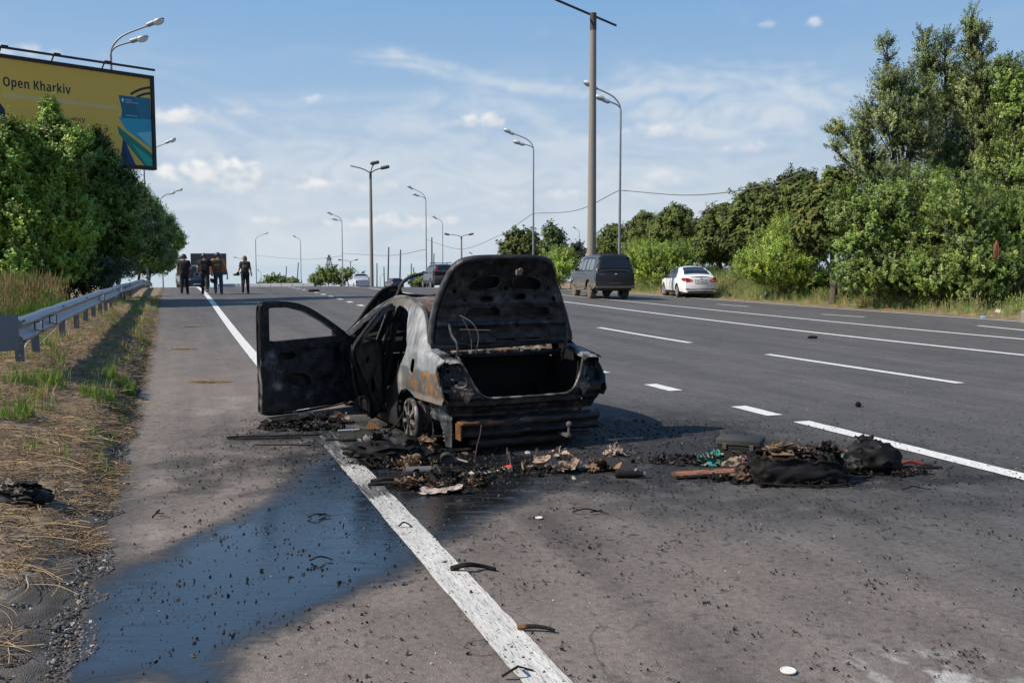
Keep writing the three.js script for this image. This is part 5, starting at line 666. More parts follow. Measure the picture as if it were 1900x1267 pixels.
// the mud-splashed pickup with a canopy
{
  const mud = (x, y, z) => { const k = sstep(0.95, 0.45, y + 0.12 * n3(x * 3, y * 4, z * 3)); return mix3([0.042, 0.05, 0.062], [0.22, 0.17, 0.125], k * 0.85); };
  const m = new THREE.MeshPhysicalMaterial({ vertexColors: true, roughness: 0.45, clearcoat: 0.3, clearcoatRoughness: 0.3 }), dk = mat(0.012, 0.013, 0.016, 0.6);
  const spec = { W: 1.80, L0: -1.15, L1: 3.85, R: 0.39, gap: 0.09, sill: 0.42, belt: 1.18, qr: 0, qf: 2.95, rearLow: 0.56, frontLow: 0.46, crownH: 0.045, bow: 0.05, roll: 0.1, category: 'pickup truck', tint: mud, tyreW: 0.27, rimK: 0.6, spokes: 6, tyreMat: tyreMud,
    top: smoothTable([[-1.15, 1.20], [-1.11, 1.32], [-0.92, 1.86], [-0.80, 1.945], [0.9, 1.95], [1.35, 1.925], [1.7, 1.87], [2.3, 1.30], [2.5, 1.22], [3.5, 1.12], [3.8, 0.98], [3.85, 0.7]]), wide: table([[0.4, 0.84], [0.6, 0.90], [0.9, 0.905], [1.15, 0.88], [1.5, 0.80], [1.95, 0.66]]), plan: smoothTable([[-1.15, 0.97], [-0.9, 1], [3.2, 1], [3.85, 0.86]]), material: m, sideMat: phys(0.10, 0.125, 0.15, 0.08),
    sideGlass: [[[-0.72, 1.28], [-0.58, 1.74], [0.02, 1.77], [0.04, 1.28]], [[0.12, 1.28], [0.10, 1.77], [0.62, 1.77], [0.64, 1.28]], [[0.82, 1.26], [0.80, 1.78], [1.30, 1.76], [1.36, 1.26]], [[1.44, 1.26], [1.38, 1.76], [1.68, 1.70], [2.06, 1.32], [2.08, 1.26]]], handles: [[0.95, 1.10], [1.75, 1.10]], handleMat: blackTrim, doorLines: [0.72, 1.42, 2.2], mirror: [2.05, 1.25], mirrorMat: blackTrim, topGlass: [[1.78, 2.32, 'windscreen']], rimMat: mat(0.17, 0.14, 0.11, 0.8), topMat: dk, endMat: dk };
  const p = onGround(1128, 554), v = vehicle('pickup_truck', 'dark mud-splashed pickup with hard canopy on the right lanes', spec, p, 9.5 * Math.PI / 180);
  v.patch('tailgate', [[-0.84, 0.80], [0.84, 0.80], [0.82, 1.16], [-0.82, 1.16]], dk, v.rearAt, 0.012); v.patch('lower_panel', [[-0.86, 0.57], [0.86, 0.57], [0.86, 0.79], [-0.86, 0.79]], mat(0.03, 0.028, 0.026, 0.8), v.rearAt, 0.012);
  part('canopy_window', gridGeo(10, 6, (a, b) => { const q = lerp(-1.10, -0.88, b), w = v.half(q, v.top(q)); return v.P(lerp(-0.92, 0.92, a) * w, v.top(q) + 0.045 * (1 - lerp(-0.92, 0.92, a) ** 2), q - 0.02); }), darkGlass, v.car);
  v.patch('tailgate_badge', [[-0.03, 1.09], [0.07, 1.09], [0.07, 1.13], [-0.03, 1.13]], mat(0.5, 0.55, 0.62, 0.4), v.rearAt, 0.022); v.patch('tailgate_strip', [[-0.75, 1.085], [-0.45, 1.085], [-0.45, 1.10], [-0.75, 1.10]], mat(0.18, 0.21, 0.26, 0.4), v.rearAt, 0.022); v.patch('plate', [[-0.28, 0.66], [0.26, 0.66], [0.26, 0.75], [-0.28, 0.75]], mat(0.075, 0.06, 0.02, 0.7), v.rearAt, 0.02);
  part('rear_bumper', rbox(1.7, 0.1, 0.14, 0.03, 0, 0.53, 1.24), mat(0.06, 0.055, 0.05, 0.7), v.car); for (const s of [-1, 1]) { part('side_step', tube([v.P(s * 0.92, 0.43, 0.55), v.P(s * 0.97, 0.40, 0.7), v.P(s * 0.97, 0.40, 2.2), v.P(s * 0.92, 0.43, 2.4)], 0.04, 8, 16), tyreMud, v.car); for (const q of [0, 2.95]) part('flare', gridGeo(14, 2, (u, w) => { const a = u * Math.PI, r = 0.48 + 0.07 * (1 - w); return v.P(s * (0.89 + 0.05 * w), 0.39 + r * Math.sin(a), q - r * Math.cos(a)); }), mat(0.035, 0.036, 0.04, 0.7), v.car); part('mud_flap', box(0.24, 0.3, 0.02, s * 0.72, 0.42, 0.47), blackTrim, v.car); }
  part('axle', [bar(v.P(-0.7, 0.39, 0), v.P(0.7, 0.39, 0), 0.05, 8), ball(0.13, 0.1, 0.38, 0)], blackTrim, v.car); part('tow_hook', tube([v.P(-0.7, 0.58, -1.2), v.P(-0.7, 0.47, -1.26), v.P(-0.7, 0.46, -1.2)], 0.025, 6), mat(0.2, 0.12, 0.05, 0.6), v.car);
}
// cars beyond the crest
function farCar(name, label, kind, pos, turn, colour, tail = true, extra) {
  const suv = kind === 'suv';
  const paintM = phys(...colour, 0.35, { clearcoat: 0.7, clearcoatRoughness: 0.1 });
  const spec = suv ? { W: 1.85, L0: -0.95, L1: 3.6, R: 0.36, gap: 0.06, sill: 0.3, belt: 1.08, qr: 0, qf: 2.65, rearLow: 0.38, frontLow: 0.3, bow: 0.1, category: 'car', top: smoothTable([[-0.95, 1.1], [-0.88, 1.2], [-0.62, 1.62], [-0.3, 1.70], [1.2, 1.70], [1.6, 1.62], [2.25, 1.14], [2.5, 1.08], [3.3, 0.98], [3.6, 0.75]]), wide: table([[0.3, 0.86], [0.6, 0.925], [1.05, 0.90], [1.4, 0.78], [1.72, 0.64]]), plan: smoothTable([[-0.95, 0.9], [-0.6, 0.98], [3, 1], [3.6, 0.78]]), material: paintM, sideGlass: [[[-0.5, 1.14], [-0.4, 1.5], [0.5, 1.56], [0.52, 1.12]], [[0.6, 1.12], [0.58, 1.56], [1.3, 1.54], [1.9, 1.16]]], handles: [], mirror: [1.95, 1.1], topGlass: [[-0.87, -0.6, 'rear_window'], [1.62, 2.2, 'windscreen']], rimMat: mat(0.3, 0.3, 0.31, 0.4, { metalness: 0.6 }) }
    : { W: 1.9, L0: -1.2, L1: 4.0, R: 0.38, gap: 0.06, sill: 0.35, belt: 1.1, qr: 0, qf: 3.2, rearLow: 0.5, frontLow: 0.35, bow: 0.04, category: 'pickup truck', top: smoothTable([[-1.2, 1.12], [0.72, 1.15], [0.78, 1.30], [0.95, 1.72], [1.2, 1.78], [1.9, 1.76], [2.5, 1.2], [2.7, 1.14], [3.7, 1.05], [4, 0.8]]), wide: table([[0.3, 0.88], [0.6, 0.945], [1.1, 0.92], [1.4, 0.82], [1.8, 0.68]]), plan: smoothTable([[-1.2, 1], [3.4, 1], [4, 0.84]]), material: paintM, sideGlass: [[[0.95, 1.18], [1.08, 1.62], [1.9, 1.6], [2.3, 1.2]]], handles: [], mirror: [2.25, 1.2], topGlass: [[0.80, 0.97, 'rear_window'], [1.95, 2.45, 'windscreen']], rimMat: mat(0.3, 0.3, 0.31, 0.4, { metalness: 0.6 }) };
  const v = vehicle(name, label, spec, pos, turn);
  const yl = suv ? [1.0, 1.42] : [0.85, 1.08];
  if (suv) for (const s of [-1, 1]) part('tail_lamp', gridGeo(2, 6, (a, b) => { const q = lerp(-0.93, -0.66, b), w = v.half(q, v.top(q)); return v.P(s * lerp(0.80, 0.99, a) * w, v.top(q) + 0.02, q - 0.02); }), tail ? lampRed : blackTrim, v.car);
  if (tail) for (const pts of both(suv ? [[0.66, 0.85], [0.80, 0.85], [0.80, 1.08], [0.66, 1.08]] : [[0.76, 0.82], [0.9, 0.82], [0.9, 1.08], [0.76, 1.08]])) v.patch('tail_lamp', pts, lampRed, v.rearAt, 0.012);
  for (const pts of both([[0.45, 0.72], [0.74, 0.76], [0.74, 0.86], [0.48, 0.82]])) v.patch('headlamp', pts, lampWhite, v.frontAt, 0.012);
  v.patch('plate', [[-0.26, 0.6], [0.26, 0.6], [0.26, 0.71], [-0.26, 0.71]], mat(0.6, 0.6, 0.58, 0.5), v.rearAt, 0.012); v.patch('grille', [[-0.4, 0.5], [0.4, 0.5], [0.42, 0.68], [-0.42, 0.68]], blackTrim, v.frontAt, 0.012); v.patch('front_plate', [[-0.26, 0.42], [0.26, 0.42], [0.26, 0.5], [-0.26, 0.5]], mat(0.6, 0.6, 0.58, 0.5), v.frontAt, 0.016);
  if (extra) extra(v); return v;
}
const roadTurn = -PSI;
{ const p = at(672, 540, 100); farCar('silver_pickup', 'silver pickup half sunk behind the crest, seen from behind', 'pickup', stand(p.x, p.z).setY(at(672, 536, 100).y - 0.15), roadTurn, [0.5, 0.52, 0.55]); }
{ const p = at(735, 538, 122); farCar('dark_hatchback', 'dark hatchback with red lamps going over the crest, beside the blue sign', 'suv', V(p.x, at(735, 540, 122).y, p.z), roadTurn, [0.02, 0.025, 0.04], true, (v) => part('third_lamp', rbox(0.3, 0.05, 0.04, 0.01, 0, 1.66, 0.66), lampRed, v.car)); }
{ const p = at(822, 535, 64); farCar('black_suv', 'black off-roader with roof rack just left of the open boot lid', 'suv', V(p.x, at(822, 536, 64).y, p.z), 17 * Math.PI / 180, [0.015, 0.018, 0.026], true, (v) => { for (const s of [-1, 1]) part('roof_rail', tube([v.P(s * 0.6, 1.72, -0.3), v.P(s * 0.62, 1.80, -0.1), v.P(s * 0.62, 1.80, 1.3), v.P(s * 0.6, 1.72, 1.5)], 0.025, 6), blackTrim, v.car); part('rack_bar', box(1.3, 0.04, 0.06, 0, 1.82, -0.2), blackTrim, v.car); part('rack_bar', box(1.3, 0.04, 0.06, 0, 1.82, -1.1), blackTrim, v.car); }); }
{ const p = at(352, 537, 66); farCar('dark_blue_suv', 'dark blue off-roader facing the camera behind the leftmost walker', 'suv', V(p.x, at(352, 537, 66).y, p.z), roadTurn + Math.PI + 0.12, [0.02, 0.03, 0.055], false); }

// ---------------------------------------------------------------- people: one smooth skin per body from tapered capsules, clothes as shells over it
function flesh(bones, N = 84, size = 2.0, cy = 0.95) {      // bones: [a, b, ra, rb]
  const mc = new MarchingCubes(N, mat(1, 1, 1), false, false, 90000); mc.isolation = 0;
  const k = 55, acc = new Float64Array(N * N * N), cell = size / N, inv = (v, c) => Math.floor(((v - c) / (size / 2) + 1) / 2 * N);
  for (const [a, b, ra, rb] of bones) {
    const R = Math.max(ra, rb) + 0.11, lo = [Math.min(a.x, b.x) - R, Math.min(a.y, b.y) - R, Math.min(a.z, b.z) - R], hi = [Math.max(a.x, b.x) + R, Math.max(a.y, b.y) + R, Math.max(a.z, b.z) + R], C = [0, cy, 0];
    const i0 = lo.map((v, i) => Math.max(0, inv(v, C[i]))), i1 = hi.map((v, i) => Math.min(N - 1, inv(v, C[i]) + 1)), dx = b.x - a.x, dy = b.y - a.y, dz = b.z - a.z, L = dx * dx + dy * dy + dz * dz + 1e-9;
    for (let z = i0[2]; z <= i1[2]; z++) for (let y = i0[1]; y <= i1[1]; y++) for (let x = i0[0]; x <= i1[0]; x++) {
      const px = (x / N * 2 - 1) * size / 2, py = (y / N * 2 - 1) * size / 2 + cy, pz = (z / N * 2 - 1) * size / 2;
      const t = clamp(((px - a.x) * dx + (py - a.y) * dy + (pz - a.z) * dz) / L), d = Math.hypot(px - a.x - t * dx, py - a.y - t * dy, pz - a.z - t * dz) - lerp(ra, rb, t);
      if (d < 0.11) acc[x + y * N + z * N * N] += Math.exp(-k * d);
    }
  }
  for (let i = 0; i < acc.length; i++) mc.field[i] = acc[i] > 1e-12 ? Math.log(acc[i]) / k : -0.2;
  mc.update(); const n = mc.count, g = new THREE.BufferGeometry(); const p = new Float32Array(n * 3); for (let i = 0; i < n * 3; i++) p[i] = mc.positionArray[i] * size / 2 + (i % 3 === 1 ? cy : 0);
  g.setAttribute('position', new THREE.BufferAttribute(p, 3)); const m = mergeVertices(g, 1e-4); m.computeVertexNormals(); return m;
}
// faces -z (walking away); x to the right
function person(label, pos, turn, o) {
  const J = { hip: V(0, 0.95, 0), waist: V(0, 1.06, 0.0), chest: V(0, 1.30, 0.01), neck: V(0, 1.48, 0.0), head: V(0, 1.635, -0.02), ...o.joints };
  const B = []; const add = (a, b, ra, rb = ra) => B.push([a, b, ra, rb]); const w = o.broad ?? 1;
  const legs = [], arms = [];
  for (const s of [-1, 1]) {
    const st = (o.stride ?? 0.16) * s * (o.lead ?? 1), hip = V(s * 0.095, 0.91, 0), knee = V(s * 0.105, 0.50, -0.03 - st * 0.6), ank = V(s * 0.11, 0.09 + (st < 0 ? 0.05 : 0), -st), toe = V(s * 0.125, 0.035 + (st < 0 ? 0.01 : 0), -st - 0.14);
    legs.push({ s, hip, knee, ank, toe }); const A = o.arms[s < 0 ? 0 : 1]; const sh = V(s * 0.185 * w, 1.42, 0.01), el = V(...A[0]), wr = V(...A[1]); arms.push({ s, sh, el, wr });
    add(hip, knee, 0.088, 0.056); add(knee, ank, 0.058, 0.036); add(ank, toe, 0.045, 0.03); add(sh, el, 0.05, 0.038); add(el, wr, 0.038, 0.026); const hd = wr.clone().sub(el).normalize(); add(wr, wr.clone().addScaledVector(hd, 0.09), 0.03, 0.03);
    add(V(s * 0.08, 0.95, 0), V(s * 0.07, 1.08, 0), 0.095, 0.08); add(V(s * 0.075, 1.2, 0), V(s * 0.13 * w, 1.38, 0.01), 0.085 * w, 0.07); add(V(0, 1.46, 0.01), sh, 0.05, 0.055);
  }
  add(J.hip, J.waist, 0.11, 0.10); add(J.waist, J.chest, 0.10, 0.115); add(J.chest, V(0, 1.42, 0.01), 0.11, 0.07); add(V(0, 1.43, 0.01), V(0, 1.54, -0.01), 0.052, 0.05);
  const tr = o.headTurn ?? 0, hf = V(Math.sin(tr), 0, -Math.cos(tr)); const hc = V(0, 1.635, -0.015);
  add(hc.clone().add(V(0, 0.03, 0)), hc.clone().add(V(0, -0.02, 0)), 0.092, 0.085); add(hc.clone().addScaledVector(hf, 0.035).add(V(0, -0.06, 0)), hc.clone().addScaledVector(hf, 0.055).add(V(0, -0.075, 0)), 0.055, 0.05); add(hc.clone().addScaledVector(hf, 0.09).add(V(0, 0, 0)), hc.clone().addScaledVector(hf, 0.112).add(V(0, -0.03, 0)), 0.016, 0.016);
  const me = thing('person', label, 'person', pos, turn); me.scale.setScalar(o.scale ?? 1);
  const geos = [flesh(B)];
  for (const { s, el, wr } of arms) { const d = wr.clone().sub(el).normalize(), side = V(0, 0, 1).cross(d).normalize(), c = wr.clone().addScaledVector(d, 0.085); for (let f = 0; f < 4; f++) { const off = V(0, 0, (f - 1.5) * 0.02), ln = [0.06, 0.072, 0.068, 0.052][f]; const a = c.clone().add(off), b = a.clone().addScaledVector(d, ln * 0.55), e = b.clone().addScaledVector(d, ln * 0.3).add(V(-s * ln * 0.4, 0, 0)); geos.push(tube([a, b, e], 0.0095, 5, 6, 0.75)); } const th = wr.clone().addScaledVector(d, 0.035).add(V(0, 0, -0.025)); geos.push(tube([th, th.clone().addScaledVector(d, 0.03).add(V(-s * 0.008, 0, -0.022)), th.clone().addScaledVector(d, 0.065).add(V(-s * 0.012, 0, -0.028))], 0.011, 5, 6, 0.75)); }
  for (const s of [-1, 1]) geos.push(move(new THREE.SphereGeometry(0.03, 8, 6), hc.x + s * 0.092 * Math.cos(tr), hc.y - 0.005, hc.z + s * 0.092 * Math.sin(tr), 0, -tr, 0, 0.4, 1.1, 0.8));
  part('body', geos, mat(0.42, 0.25, 0.17, 0.6), me);
  const eyes = [-1, 1].map((s) => { const p = hc.clone().addScaledVector(hf, 0.082).add(V(s * 0.032 * Math.cos(tr), 0.005, s * 0.032 * Math.sin(tr))); return ball(0.011, p.x, p.y, p.z); }); for (const e of eyes) part('eye', e, mat(0.05, 0.04, 0.04, 0.2), me);
  const T = [], S = [], sleeve = o.sleeve ?? 0.65;
  for (const { hip, knee, ank } of legs) { T.push([hip, knee, 0.105, 0.075], [knee, ank.clone().add(V(0, -0.01, 0)), 0.076, 0.062]); }
  T.push([V(-0.07, 0.93, 0), V(0.07, 0.93, 0), 0.118, 0.118], [V(-0.06, 1.02, 0), V(0.06, 1.02, 0), 0.105, 0.105]);
  for (const { s, sh, el, wr } of arms) { S.push([sh, sh.clone().lerp(el, sleeve), 0.066, 0.058]); if (sleeve >= 1) S.push([el, wr, 0.052, 0.04]); S.push([V(s * 0.08, 1.0, 0), V(s * 0.075, 1.2, 0), 0.108 * w, 0.098], [V(s * 0.075, 1.2, 0), V(s * 0.13 * w, 1.38, 0.01), 0.103 * w, 0.084], [V(0, 1.44, 0.01), sh, 0.062, 0.068]); }
  S.push([V(0, o.hem ?? 0.98, 0), V(0, 1.4, 0.01), 0.12, 0.10]);
  part('trousers', flesh(T, 70), o.trousers, me); part('shirt', flesh(S, 70), o.shirt, me);
  for (const { ank, toe, s } of legs) part('shoe', [move(new THREE.CapsuleGeometry(0.047, 0.15, 5, 10), (ank.x + toe.x) / 2, ank.y - 0.045, (ank.z + toe.z) / 2, Math.PI / 2, 0, 0), cyl(0.05, 0.055, 0.1, 10, ank.x, ank.y + 0.01, ank.z), rbox(0.095, 0.025, 0.27, 0.012, (ank.x + toe.x) / 2, ank.y - 0.082, (ank.z + toe.z) / 2 + 0.005)], o.shoes[s < 0 ? 0 : 1], me);
  if (o.helmet) part('helmet', [move(new THREE.SphereGeometry(0.125, 18, 12, 0, Math.PI * 2, 0, 1.75), 0, 1.655, -0.005, 0, 0, 0, 0.98, 1.02, 1.1), rbox(0.05, 0.09, 0.12, 0.02, -0.115, 1.6, 0), rbox(0.05, 0.09, 0.12, 0.02, 0.115, 1.6, 0), rbox(0.06, 0.04, 0.03, 0.01, 0, 1.68, -0.14)], mat(0.018, 0.018, 0.019, 0.35), me);
  if (o.hair) part('hair', [ball(0.11, 0, 1.66, 0.015, 0.95, 0.95, 1.02), tube([V(0, 1.66, 0.11), V(-0.02, 1.58, 0.15), V(-0.05, 1.45, 0.14), V(-0.06, 1.30, 0.13)], 0.045, 8, 12, 0.4)], mat(0.13, 0.06, 0.028, 0.7), me);
  if (o.pack) part('backpack', [rbox(0.36, 0.5, 0.18, 0.07, 0.0, 1.24, 0.21), rbox(0.27, 0.24, 0.07, 0.03, 0, 1.14, 0.31), ...[-1, 1].map((s) => tube([V(s * 0.12, 1.40, 0.16), V(s * 0.14, 1.50, 0.02), V(s * 0.13, 1.40, -0.13), V(s * 0.15, 1.12, -0.09), V(s * 0.15, 1.04, 0.13)], 0.022, 6, 16))], o.pack, me);
  if (o.vest) part('vest', flesh([[V(-0.07, 1.14, 0.01), V(-0.1, 1.36, 0.02), 0.122, 0.11], [V(0.07, 1.14, 0.01), V(0.1, 1.36, 0.02), 0.122, 0.11], [V(0, 1.12, 0), V(0, 1.34, 0.02), 0.125, 0.115]], 60), o.vest, me);
  if (o.strap) part('strap', tube(o.strap.map((p) => V(...p)), 0.02, 6, 24), mat(0.05, 0.04, 0.035, 0.8), me);
  for (const s of o.pads ? [0, 1] : []) { const k = legs[s].knee; part('knee_pad', rbox(0.17, 0.17, 0.17, 0.05, k.x, k.y, k.z), mat(0.09, 0.085, 0.075, 0.8), me); }
  const place = (x, y, z) => V(x, y, z).multiplyScalar(o.scale ?? 1).applyAxisAngle(V(0, 1, 0), turn).add(pos);
  return { me, place };
}
{
  const black = mat(0.012, 0.012, 0.013, 0.85), dark = mat(0.018, 0.018, 0.022, 0.85), boots = mat(0.05, 0.035, 0.02, 0.7), white = mat(0.55, 0.55, 0.55, 0.7), denim = mat(0.035, 0.055, 0.085, 0.85), orange = mat(0.58, 0.16, 0.035, 0.8), olive = mat(0.05, 0.048, 0.028, 0.85), turn = 0.22;
  const g = (x, y) => onGround(x, y);
  const p1 = person('person in black clothes and helmet walking nearest the guardrail', g(342, 546), turn, { arms: [[[-0.27, 1.16, 0.03], [-0.29, 0.93, -0.04]], [[0.28, 1.15, 0.03], [0.33, 0.92, 0.0]]], trousers: black, shirt: black, shoes: [boots, boots], helmet: true, vest: black, stride: 0.08, broad: 1.06, scale: 0.98 });
  solo('olive_bag', [rbox(0.22, 0.25, 0.12, 0.04), tube([V(-0.08, 0.12, 0), V(0, 0.22, 0), V(0.08, 0.12, 0)], 0.012, 5)], olive, 'small olive bag at the right hip of the leftmost walker', 'bag', p1.place(0.29, 0.86, 0.06), turn);
  const p2 = person('person in black shirt and backpack walking with bare forearm beside the orange shirt', g(380, 546), turn, { arms: [[[-0.27, 1.17, 0.02], [-0.30, 0.94, -0.08]], [[0.27, 1.16, 0.03], [0.31, 0.91, 0.02]]], trousers: dark, shirt: black, shoes: [boots, white], helmet: true, pack: black, stride: 0.2, lead: -1, broad: 1.06 });
  solo('held_helmet', [move(new THREE.SphereGeometry(0.14, 16, 10, 0, Math.PI * 2, 0, 1.8), 0, 0, 0, 0, 0, 2.7), tube([V(0.02, 0.02, 0), V(0.03, 0.15, 0), V(0.0, 0.2, 0)], 0.012, 5)], black, 'black helmet hanging from the right hand of the second walker', 'helmet', p2.place(0.36, 0.62, 0.02), turn);
  solo('hand_camera', [rbox(0.14, 0.09, 0.06, 0.015), cyl(0.035, 0.035, 0.08, 12, -0.02, 0, -0.06, Math.PI / 2)], black, 'small black camera in the left hand of the second walker', 'camera', p2.place(-0.33, 0.85, -0.1), turn);
  const p3 = person('person in orange shirt with olive backpack and blue jeans carrying a bottle', g(405, 545.5), turn, { arms: [[[-0.28, 1.15, 0.02], [-0.28, 0.90, -0.03]], [[0.29, 1.16, 0.02], [0.35, 0.93, -0.06]]], trousers: denim, shirt: orange, sleeve: 1, shoes: [boots, boots], helmet: true, pack: olive, stride: 0.12, broad: 1.12, scale: 1.02 });
  solo('water_bottle', [cyl(0.033, 0.033, 0.17, 12, 0, 0, 0), cyl(0.033, 0.013, 0.04, 12, 0, 0.105, 0), cyl(0.014, 0.014, 0.025, 8, 0, 0.135, 0), cyl(0.034, 0.034, 0.06, 12, 0, -0.01, 0)], phys(0.5, 0.55, 0.6, 0.15, { transmission: 0.5 }), 'clear water bottle in the right hand of the person in orange', 'bottle', p3.place(0.37, 0.70, -0.07), turn);
  const p4 = person('woman with ponytail in dark shirt looking right, walking alone on the road', g(455, 544.5), turn, { arms: [[[-0.25, 1.17, 0.03], [-0.30, 0.98, -0.05]], [[0.24, 1.16, 0.03], [0.28, 0.92, -0.02]]], trousers: black, shirt: mat(0.035, 0.026, 0.024, 0.85), shoes: [black, black], hair: true, headTurn: 1.1, stride: 0.08, broad: 0.9, scale: 0.95, pads: true, strap: [[0.12, 1.45, 0.02], [0.05, 1.35, 0.13], [-0.12, 1.1, 0.14], [-0.22, 0.95, 0.03]] });
  solo('photo_camera', [rbox(0.17, 0.13, 0.09, 0.02), cyl(0.045, 0.05, 0.17, 14, -0.02, -0.02, -0.12, Math.PI / 2), rbox(0.07, 0.05, 0.06, 0.01, 0, 0.08, 0)], black, 'black camera with lens at the left hip of the woman', 'camera', p4.place(-0.33, 0.90, 0.0), turn + 0.9);
}

// ---------------------------------------------------------------- leaves and grass
function leafSpray(seed, n, L, W, len, droop) {                // a twig with n folded leaves
  const r = rng(seed), p = [], ix = [];
  for (let i = 0; i < n; i++) {
    const t = (i + r() * 0.8) / n, a = r() * Math.PI * 2, base = V((r() - 0.5) * 0.05, t * len, (r() - 0.5) * 0.05);
    const d = V(Math.cos(a), 0.15 + 0.6 * r() - droop, Math.sin(a)).normalize(), side = V(-Math.sin(a), (r() - 0.5) * 1.1, Math.cos(a)).normalize(), l = L * (0.7 + 0.6 * r()), w = W * (0.7 + 0.6 * r()), up = d.clone().cross(side).multiplyScalar(0.25 * w);
    const mid = base.clone().addScaledVector(d, l * 0.5), o = p.length / 3;
    for (const q of [base, mid.clone().addScaledVector(side, w).add(up), base.clone().addScaledVector(d, l), mid.clone().addScaledVector(side, -w).add(up)]) p.push(q.x, q.y, q.z); ix.push(o, o + 1, o + 2, o, o + 2, o + 3);
  }
  const g = new THREE.BufferGeometry(); g.setAttribute('position', new THREE.Float32BufferAttribute(p, 3)); g.setIndex(ix); g.computeVertexNormals(); return g;
}
const sprays = { broad: leafSpray(1, 20, 0.092, 0.025, 0.36, 0.12), small: leafSpray(2, 22, 0.066, 0.018, 0.36, 0.05), chestnut: leafSpray(3, 16, 0.17, 0.042, 0.40, 0.45), shoot: leafSpray(4, 22, 0.10, 0.017, 0.55, -0.2), coarse: leafSpray(5, 12, 0.24, 0.08, 0.6, 0.2) };
const leafMat = phys(1, 1, 1, 0.5, { transmission: 0.16, specularIntensity: 0.7 }), leafMatt = phys(1, 1, 1, 0.8, { transmission: 0.15, specularIntensity: 0.35 });
const bark = new THREE.MeshStandardMaterial({ color: lin(0.10, 0.085, 0.07), roughness: 1, bumpMap: grain(3), bumpScale: 0.01 });
const crownOf = (Z) => (px, py, rx, ry, n, rz = 1) => ({ c: at(px, py, Z), r: [rx * Z / F, ry * Z / F, rx * Z / F * rz], n });
let treeSeed = 100;
